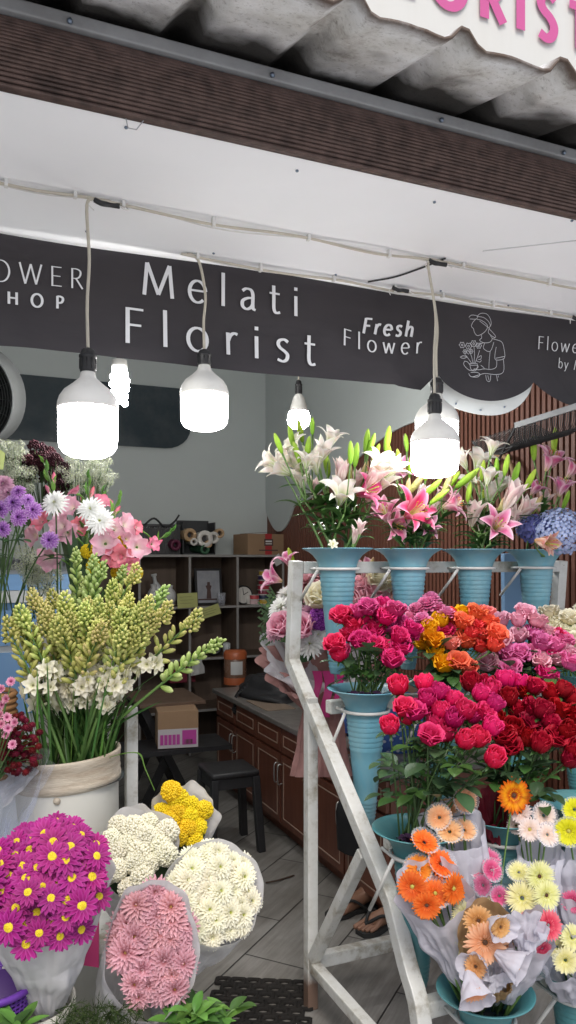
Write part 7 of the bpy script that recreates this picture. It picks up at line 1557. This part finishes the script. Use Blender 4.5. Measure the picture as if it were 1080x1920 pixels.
# cream pompons
dC = 1.93; cC = PD(256, 1600, dC); nC = cdir(-.05, .62, .78)
bouquet('cream pompon bouquet in white paper behind the pink one', PD(262, 1790, dC+.12), cC, nC, 82/F*dC, 86/F*dC, 0, sunf(18, cpom_mes, None, 1.12, .84, .14, .012, 8), M_pap, seed=11, wav=.045, dome_h=.030, lip=.02)
# yellow pompons
dY = 2.06; cY = PD(343, 1535, dY); nY = cdir(.25, .5, .82)
bouquet('yellow pompon bouquet in white paper at the back', PD(300, 1700, dY+.10), cY, nY, 62/F*dY, 62/F*dY, 0, sunf(11, ypom_mes, None, 1.05, .72, .14, .01, 9)+[(ypom_mes, None, -.35, .74, 1.1, .03)], M_pap, seed=15, wav=.07, dome_h=.03, lip=.03)
# magenta daisies
dM = 1.55; cM = PD(82, 1640, dM); nM = cdir(.10, .62, .78); fl = []
rd = random.Random(4)
for i in range(54): q = 1.0*math.sqrt((i+.4)/54); a = i*GA; fl.append((daisy_mes, disc_me, q*math.cos(a)*.94, q*math.sin(a)*1.0, rd.uniform(.95, 1.25), rd.uniform(-.022, .028)))
bouquet('magenta daisy bouquet with yellow eyes in a torn white paper wrap', PD(92, 1895, dM+.10), cM-nM*.035, nM, 118/F*dM, 118/F*dM, 0, fl, M_pap, seed=19, wav=.06, dome_h=.05, lip=-.02, crump=.009)
# trailing conifer greenery and a leafy plant at the bottom
mb = MB()
for k in range(120):
    p = PD(R.uniform(105, 265), R.uniform(1885, 1950), R.uniform(1.5, 1.66)); a = R.uniform(0, 6.28); d = V((math.cos(a)*.8, math.sin(a)*.8, R.uniform(.2, .8))).normalized(); m_ = TRS(p-d*.03, d)
    L_ = R.uniform(.04, .07); tube(mb, [m_ @ V((0, 0, 0)), m_ @ V((0, 0, L_))], [.0012, .0006], 3)
    for j in range(16):
        f = j/16; q = m_ @ V((0, 0, L_*f)); aa = j*GA; nd = (m_.to_3x3() @ V((math.cos(aa), math.sin(aa), .9))).normalized(); s_ = nd.cross(d).normalized()*.0011; mb.add([q-s_, q+s_, q+nd*.014], [(0, 1, 2)], [0, 0, 1])
tag(mb.build('conifer_greenery', petal('conifer_green', [(0, (.03, .06, .02)), (1, (.09, .13, .035))], rnd=.1)), 'mossy conifer greenery laid at the bottom left', 'greenery', kind='stuff')
def leafplant(px, py, d, lab, nst, h, spread):
    b = PD(px, py, d); t = thing('leafy_plant', lab, 'plant', b, None)
    for k in range(nst):
        tip = b+RIGHT*R.uniform(-spread, spread)+TOCAM*R.uniform(-.04, .08)+UP*h*R.uniform(.6, 1.0); P = bez(b+RIGHT*R.uniform(-.03, .03), (b+tip)/2+UP*.05, tip, 8); tube(MB(), P, [.003]*5+[.002]*4, 5).build('stem', M_stem, t)
        for i in range(9):
            f = .25+.75*i/8; q = P[min(8, int(f*8))]; mb = MB(); m_ = M_leafl if R.random() < .75 else M_leaf
            pet(mb, k+i*GA, .002, 0, R.uniform(.045, .07), R.uniform(.02, .028), R.uniform(.35, 1.0), R.uniform(-.2, .3), cup=.25, nl=6, nw=2, prof='leaf', M=Matrix.Translation(q)); mb.build('leaf', m_, t)
    return t
leafplant(398, 1985, 1.62, 'glossy light green leafy plant at the bottom centre', 6, .15, .05)
leafplant(335, 1985, 1.55, 'leafy green plant below the pink mum bouquet', 3, .06, .04)
leafplant(25, 1990, 1.5, 'dark leafy plant in the lower left corner', 4, .085, .04)
# ================================================================ BIG MIXED BOUQUET BEHIND THE RACK
dB = 3.05; cB = PD(625, 1180, dB); nB = cdir(-.18, .35, .92); bb = thing('bouquet', 'large mixed pink bouquet in blush and white paper behind the rack', 'bouquet', PD(620, 1400, dB+.05))
wrap('blush_paper', M_blush, bb, PD(602, 1345, dB), PD(600, 1236, dB-.03), cdir(-.1, .75, .65), .05, .215, .17, wav=.05, seed=5, crump=.008, bulge=-.08, pleat=.16, npl=9)
wrap('blush_paper', M_blush, bb, PD(612, 1330, dB+.05), PD(622, 1218, dB+.03), cdir(-.05, .7, .7), .06, .235, .17, wav=.05, seed=9, crump=.008, bulge=-.08, pleat=.16, npl=7)
wrap('tissue', M_tissue, bb, PD(602, 1320, dB), PD(598, 1214, dB-.01), cdir(-.1, .7, .7), .05, .20, .15, wav=.08, seed=13, crump=.012, bulge=.0, pleat=.22, npl=8)
wrap('paper_tail', M_blush, bb, PD(604, 1290, dB+.02), PD(602, 1455, dB-.04), cdir(0, -.9, .2), .05, .10, .08, wav=.05, seed=21, crump=.01, pleat=.25, npl=6)
mb = MB()
for k, (px, py, tx, ty) in enumerate(((700, 1190, 742, 1108), (712, 1200, 756, 1130), (690, 1180, 722, 1100))): a_ = PD(px-26, py, dB+.10+.01*k); b_ = PD(px+18, py+24, dB+.09+.01*k); c_ = PD(tx, ty, dB+.08+.01*k); m1 = (a_+c_)/2+UP*.01; m2 = (b_+c_)/2+RIGHT*.012+TOCAM*.02; mb.add([a_, b_, m2, c_, m1], [(0, 1, 2, 4), (4, 2, 3)])
mb.build('paper_peak', M_blush, bb, smooth=False)
MX = []
for px, py, me, disc, s, dd in ((527, 1140, smum_mes[0], wdisc_me, 1.05, 0), (538, 1115, smum_mes[1], wdisc_me, .9, .05), (598, 1192, smum_mes[0], wdisc_me, .9, -.04), (582, 1208, smum_mes[1], wdisc_me, 1.0, -.05), (610, 1190, smum_mes[0], wdisc_me, .8, 0), (600, 1160, ppom_me, None, 1.35, -.05), (612, 1150, ppom_me, None, 1.2, 0), (590, 1108, pmum_mes[0], None, 1.5, .03), (600, 1082, pmum_mes[1], None, 1.5, .06), (578, 1095, pmum_mes[2], None, 1.5, .04), (620, 1100, pmum_mes[2], None, 1.3, .05), (585, 1150, dpk_mes[0], None, 1.4, 0), (570, 1170, dpk_mes[1], None, 1.5, -.02), (534, 1170, dpk_mes[0], None, 1.5, -.02), (520, 1180, dpk_mes[1], None, 1.3, -.02), (603, 1135, ROSE['cre'][0][0], None, 1.2, -.02), (702, 1107, ROSE['cre'][0][1], None, 1.3, 0), (675, 1096, pmum_mes[0], None, 1.1, .02), (694, 1122, ROSE['lpk'][0][0], None, 1.1, -.02), (676, 1134, ROSE['lpk'][0][3], None, 1.1, -.03), (670, 1117, ROSE['lpk'][0][0], None, 1.0, 0), (536, 1180, ROSE['lpk'][0][1], None, 1.0, -.05), (570, 1185, ROSE['lpk'][0][0], None, 1.05, -.05), (690, 1140, ROSE['lpk'][0][1], None, 1.0, 0), (655, 1140, pmum_mes[0], None, 1.0, .02), (640, 1160, dpk_mes[0], None, 1.3, .0), (625, 1190, pmum_mes[1], None, .9, 0), (640, 1200, dpk_mes[1], None, 1.2, 0), (550, 1150, dpk_mes[0], None, 1.3, .03)):
    p = PD(px, py, dB-.08+dd); head('flower_head', me, bb, p, (p-PD(622, 1260, dB+.05)+TOCAM*.06), s*1.3, disc)
for px, py, k, dv, s in ((528, 1090, 'p', (-.9, .35, .2), .9), (543, 1062, 'p', (-.3, .9, .2), .7), (680, 1085, 'p', (.4, .8, .3), .9)): head('lily_bloom', LIL[k][0], bb, PD(px, py, dB), cdir(*dv), s, None)
head('lily_bud', lbud_mes[0], bb, PD(552, 1062, dB), cdir(-.3, .9, .1), .8); head('lily_bud', lbud_mes[1], bb, PD(690, 1075, dB), cdir(.3, .9, .1), .7)
for k in range(26):
    p = PD(R.uniform(505, 700), R.uniform(1110, 1230), dB-.03+R.uniform(0, .08)); o = obj('leaf', R.choice(leaf_mes), bb, TRS(p-rootloc(bb), cdir(R.uniform(-.6, .6), .6, .6), R.uniform(0, 6), 1.3)); o.name = 'leaf'
mb = MB()
for k in range(14):
    a = PD(540, 1190, dB); b = PD(505+R.uniform(-14, 10), 1110+k*7, dB+R.uniform(-.05, .08)); P = bez(a, (a+b)/2+UP*.02, b, 8); tube(mb, P, .0013, 4)
    for i in range(3, 9):
        for sg in (-1, 1): q = P[i]; mb.add([q, q+UP*.022*sg-RIGHT*.012, q+UP*.018*sg-RIGHT*.022], [(0, 1, 2)])
mb.build('fern', M_leafd, bb)
mb = MB()
for (x0, x1, y0, y1) in ((585, 600, 1258, 1335), (604, 622, 1258, 1345), (628, 640, 1255, 1330)):
    vs = []
    for i in range(9): f = i/8; p = PD(x0+5*math.sin(f*5), y0+(y1-y0)*f, dB-.17); q = PD(x1+5*math.sin(f*5+.6), y0+(y1-y0)*f, dB-.175+.01*math.sin(f*6)); vs += [p, q]
    mb.add(vs, [(2*i, 2*i+1, 2*i+3, 2*i+2) for i in range(8)])
mb.build('ribbon', mat('ribbon_magenta', (.42, .02, .15), .35), bb)
# ================================================================ GERBERA WRAPS (right front)
def gerb_bunch(label, B, Cc, n_, rx, ry, paper, heads, gap=None, seed=1, d=1.9, film_=False, R0=.03, wav=.07, crump=.014, group='wrapped gerbera bunches', lip=0, rise=None, stems=True, bulge=.06):
    t = thing('bouquet', label, 'bouquet', B, group); 
    if paper: wrap('paper_wrap', paper, t, B, Cc, n_, R0, rx, ry, 0, wav, seed, gap, crump, lip, rise=rise, bulge=bulge)
    for (px, py, k, dv, s, disc, sl, dd) in heads:
        p = PD(px, py, d+dd); D = cdir(*dv); me = R.choice(GSPI) if k == 'sp' else R.choice(GERB[k]); o = head('gerbera_head', me, t, p, D, s*.78, {'g': gd_green, 'd': gd_dark, '': None}[disc], sleeve_me if sl else None)
        if stems: tube(MB(), bez(V(B)+V((R.uniform(-.02, .02), R.uniform(-.02, .02), 0)), (V(B)+p)/2-D*.03, p-D*.004, 8), .0026, 5).build('stem', M_stem, t)
    return t
v41 = vases[(4, 0)]; v42 = vases[(4, 1)]; d4 = SCR(v41)[2]
def base4(px, py=1868, dd=0): return PD(px, py, d4+dd)
gerb_bunch('peach gerberas in a tall white paper cone with clear fluted cups', base4(893, 1838, .06), PD(848, 1548, d4+.10), cdir(-.04, .66, .72), .086, .07, M_papl, [(871, 1500, 'pe', (.2, .35, .9), .95, 'g', 1, .09), (824, 1533, 'pe', (-.4, .5, .7), .95, '', 1, .08), (843, 1560, 'pe', (-.1, .7, .6), .95, '', 1, .06), (870, 1557, 'pe', (.1, .7, .6), .9, '', 1, .08), (838, 1516, 'pe', (-.2, .7, .5), .85, '', 1, .14)], seed=31, d=d4, wav=.06)
gerb_bunch('orange gerberas in white paper with clear fluted cups', base4(872, 1836, .0), PD(810, 1668, d4-.04), cdir(-.25, .45, .85), .092, .075, M_papl, [(795, 1580, 'or', (.25, .75, .5), 1.0, '', 1, .02), (826, 1620, 'or', (.3, .65, .6), 1.05, '', 1, .0), (785, 1630, 'or', (-.3, .5, .8), 1.0, '', 1, .0), (773, 1662, 'or', (-.3, .15, .95), 1.05, 'g', 0, -.05), (811, 1640, 'or', (.1, .6, .7), .95, '', 1, .0), (816, 1675, 'or', (.1, .6, .8), 1.0, 'g', 1, -.04), (850, 1666, 'or', (.55, .1, .85), 1.05, 'g', 0, -.05), (800, 1697, 'or', (-.1, -.1, 1), .95, 'd', 0, -.08)], gap=(PI*.55, PI*2.45), seed=33, d=d4, wav=.07)
t = gerb_bunch('single flame orange gerbera standing tallest on a bare stem', PD(930, 1840, d4+.02), PD(960, 1490, d4+.1), UP, .05, .05, None, [(963, 1491, 'fl', (.12, .12, .98), 1.3, 'd', 0, .14)], d=d4, group='loose gerberas')
v32 = vases[(3, 1)]
gerb_bunch('blush white gerberas in a short white paper cone', PD(1010, 1745, d4+.10), PD(1013, 1592, d4+.14), cdir(0, .75, .65), .062, .05, M_papl, [(976, 1523, 'wp', (-.5, .4, .7), .85, '', 0, .14), (1019, 1529, 'wp', (.1, .35, .9), .95, '', 1, .14), (993, 1555, 'wp', (-.1, .3, .95), .85, 'g', 0, .10), (1026, 1565, 'wp', (.15, .4, .85), .85, '', 1, .10), (968, 1548, 'wp', (-.4, .5, .7), .7, '', 0, .16)], seed=35, d=d4)
gerb_bunch('bright yellow gerberas at the right edge in lilac paper', PD(1110, 1800, d4+.12), PD(1085, 1640, d4+.12), cdir(-.25, .5, .8), .07, .07, M_papl, [(1077, 1518, 'ye', (-.2, .3, .9), .9, '', 1, .14), (1066, 1558, 'ye', (-.25, .1, .95), 1.05, 'g', 1, .10), (1090, 1545, 'ye', (.2, .3, .9), .9, '', 0, .12)], seed=37, d=d4, lip=.01)
gerb_bunch('rose pink gerberas in clear cups between the paper cones', base4(915, 1850, .05), PD(916, 1680, d4+.05), cdir(0, .6, .75), .05, .05, M_film2, [(916, 1612, 'pk', (.0, .7, .6), .85, '', 1, .08), (904, 1634, 'pk', (-.2, .6, .7), .8, '', 1, .06), (921, 1632, 'pk', (.3, .5, .8), .8, '', 1, .05), (906, 1660, 'pk', (-.7, .2, .6), .75, '', 1, .02), (936, 1680, 'pk', (.1, .5, .85), .7, '', 1, .0)], seed=39, d=d4)
gerb_bunch('pale lemon spider gerberas with dark eyes in clear wrap', base4(950, 1862, .02), PD(995, 1700, d4-.02), cdir(.2, .5, .8), .075, .06, M_film2, [(1011, 1643, 'sp', (.1, .25, .95), 1.05, 'd', 0, -.02), (1024, 1678, 'sp', (.2, .1, .95), 1.0, 'd', 0, -.05), (979, 1684, 'sp', (-.2, .45, .85), 1.1, '', 0, -.03), (973, 1636, 'sp', (-.2, .75, .5), .85, '', 1, .05), (998, 1668, 'sp', (0, .5, .8), .9, '', 0, .0)], seed=41, d=d4)
# kraft bunch facing the viewer
kb = gerb_bunch('peach gerberas in a brown kraft paper collar at the front', base4(925, 1866, -.04), PD(912, 1752, d4-.11), cdir(-.02, .12, .98), .066, .082, M_krf, [(897, 1726, 'tn', (-.1, .2, .95), .95, 'd', 0, -.14), (909, 1766, 'pe', (-.03, .05, 1), 1.35, 'd', 0, -.17), (934, 1742, 'tn', (.3, .15, .9), .85, 'd', 0, -.15), (948, 1786, 'pe', (.6, -.2, .7), .75, 'd', 0, -.12), (897, 1800, 'tn', (-.3, -.1, .9), .7, 'd', 0, -.15)], gap=(-.75, PI+.75), seed=43, d=d4, wav=.04, bulge=.0)
# blooms folded singly in white paper, stuck round the kraft bunch
def folded(label, px, py, dv, k, d, s=1.0, tilt=0, base=None):
    p = PD(px, py, d); D = cdir(*dv); B = V(base) if base else p-D*.07; t = thing('wrapped_bloom', label, 'bloom', B, 'gerberas folded singly in white paper'); 
    head('gerbera_head', R.choice(GERB[k]), t, p, D, .72*s, gd_dark)
    wrap('paper_fold', M_papl, t, p-D*.055*s, p+D*.010*s, D, .008, .043*s, .036*s, tilt, .05, px*.37, None, .003, .012, 48, 10, 0.0, None, .30, 2)
    tube(MB(), bez(base4(925), (base4(925)+B)/2+UP*.02, p-D*.05*s, 6), .0026, 5).build('stem', M_stem, t)
folded('tan bloom folded in white paper at the right of the kraft bunch', 938, 1738, (.35, .05, .9), 'tn', d4-.18, .75)
folded('bloom folded in white paper at the lower left of the kraft bunch', 892, 1812, (-.55, .15, .8), 'tn', d4-.20, .78, .6)
folded('bloom folded in white paper pointing right below the kraft bunch', 965, 1808, (.75, -.25, .6), 'pe', d4-.21, .85, 1.2)
folded('lowest bloom folded in white paper hanging over the teal vase rim', 892, 1862, (.15, -.55, .75), 'pe', d4-.23, .88, .3)
mb = MB(); q = [PD(a, b, d4-.20) for a, b in ((905, 1792), (960, 1785), (946, 1830), (925, 1826))]; 
wrap('paper_sheet', M_papl, None, PD(925, 1850, d4-.16), PD(930, 1800, d4-.17), cdir(0, .5, .85), .02, .045, .03, crump=.012, wav=.14, seed=55); tag(C.objects['paper_sheet'], 'loose white paper fold below the large peach gerbera', 'wrapping paper')
kf = wrap('kraft_tie', M_krf, None, base4(925, 1850, -.03), PD(932, 1832, d4-.12), cdir(0, .5, .85), .034, .042, .03, crump=.008, wav=.12, seed=57); tag(kf, 'torn brown kraft paper strip round the stems in the front vase', 'wrapping paper')
gerb_bunch('pink gerberas half hidden in crumpled white paper right of the kraft bunch', base4(945, 1862, -.02), PD(1003, 1745, d4-.12), cdir(.2, .25, .93), .068, .05, M_papl, [(1028, 1735, 'rp', (.3, .3, .9), .95, '', 0, -.14), (990, 1758, 'rp', (-.2, .1, .95), .6, '', 0, -.13), (1017, 1778, 'rp', (.2, -.3, .9), .6, '', 0, -.12), (985, 1722, 'rp', (-.1, .5, .8), .4, '', 0, -.10)], seed=45, d=d4, wav=.10, crump=.014)
wrap('paper_flap', M_papl, kb, PD(985, 1790, d4-.16), PD(992, 1735, d4-.17), cdir(-.2, .5, .8), .01, .04, .03, crump=.008, wav=.2, seed=65)
gerb_bunch('lemon gerberas in clear wrap behind the kraft collar', base4(900, 1862, .0), PD(880, 1735, d4-.05), cdir(-.3, .4, .85), .055, .06, M_film2, [(876, 1716, 'sp', (-.2, .45, .85), 1.0, '', 0, -.04), (866, 1745, 'sp', (-.5, .2, .85), .95, '', 0, -.06), (868, 1775, 'sp', (-.6, .0, .8), .8, '', 0, -.06), (925, 1700, 'cr', (.2, .6, .7), .8, '', 1, .0)], seed=47, d=d4)
dq = SCR(v42)[2]
gerb_bunch('cream gerberas in crumpled white paper at the bottom right', PD(1075, 1862, dq-.05), PD(1062, 1790, dq-.14), cdir(-.2, .35, .9), .075, .06, M_papl, [(1072, 1758, 'cr', (.1, .4, .9), .9, '', 0, -.12), (1060, 1800, 'cr', (-.2, .1, .95), .9, '', 0, -.15), (1045, 1775, 'cr', (-.3, .3, .9), .8, '', 0, -.10)], seed=49, d=dq, wav=.11, crump=.016)
gerb_bunch('pink gerbera in tall lilac paper at the right edge', PD(1095, 1850, dq-.02), PD(1078, 1690, dq-.05), cdir(-.45, .4, .8), .075, .10, M_papl, [(1073, 1690, 'pk', (-.3, .2, .9), .8, '', 0, -.02)], seed=51, d=dq, wav=.06, crump=.02)
# bare gerbera stems standing in the front vase
for k in range(26):
    a = R.uniform(0, 6.28); rr = .055*math.sqrt(R.random()); b = v41+V((rr*math.cos(a), rr*math.sin(a), -.05)); f = (b-v41).dot(RIGHT); tip = b+RIGHT*(f*1.3+R.uniform(-.01, .03))+TOCAM*R.uniform(0, .03)+UP*R.uniform(.10, .15)
    tube(MB(), bez(b, (b+tip)/2, tip, 4), .0035, 6).build('stem', M_stem if k % 2 else M_stemd, kb)
# loose big clear wrap over that bunch and a dark red crepe wrap in the third row
tag(wrap('clear_wrap', M_film2, None, base4(915, 1860, 0), PD(955, 1725, d4-.05), cdir(.05, .4, .9), .03, .13, .10, crump=.03, wav=.09, seed=61), 'large clear plastic wrap gathered round the front gerbera bunches', 'plastic wrap')
tag(wrap('crepe_wrap', M_redp, None, PD(930, 1590, SCR(v32)[2]-.02), PD(925, 1510, SCR(v32)[2]-.04), cdir(-.2, .5, .8), .02, .05, .06, crump=.02, wav=.1, seed=63), 'dark red crepe paper wrap in the middle third row vase', 'wrapping paper')
t = thing('bouquet', 'small tissue arrow shaped paper tip among the clear cups', 'bouquet', PD(944, 1620, d4)); 
bpy.data.objects.remove(t)
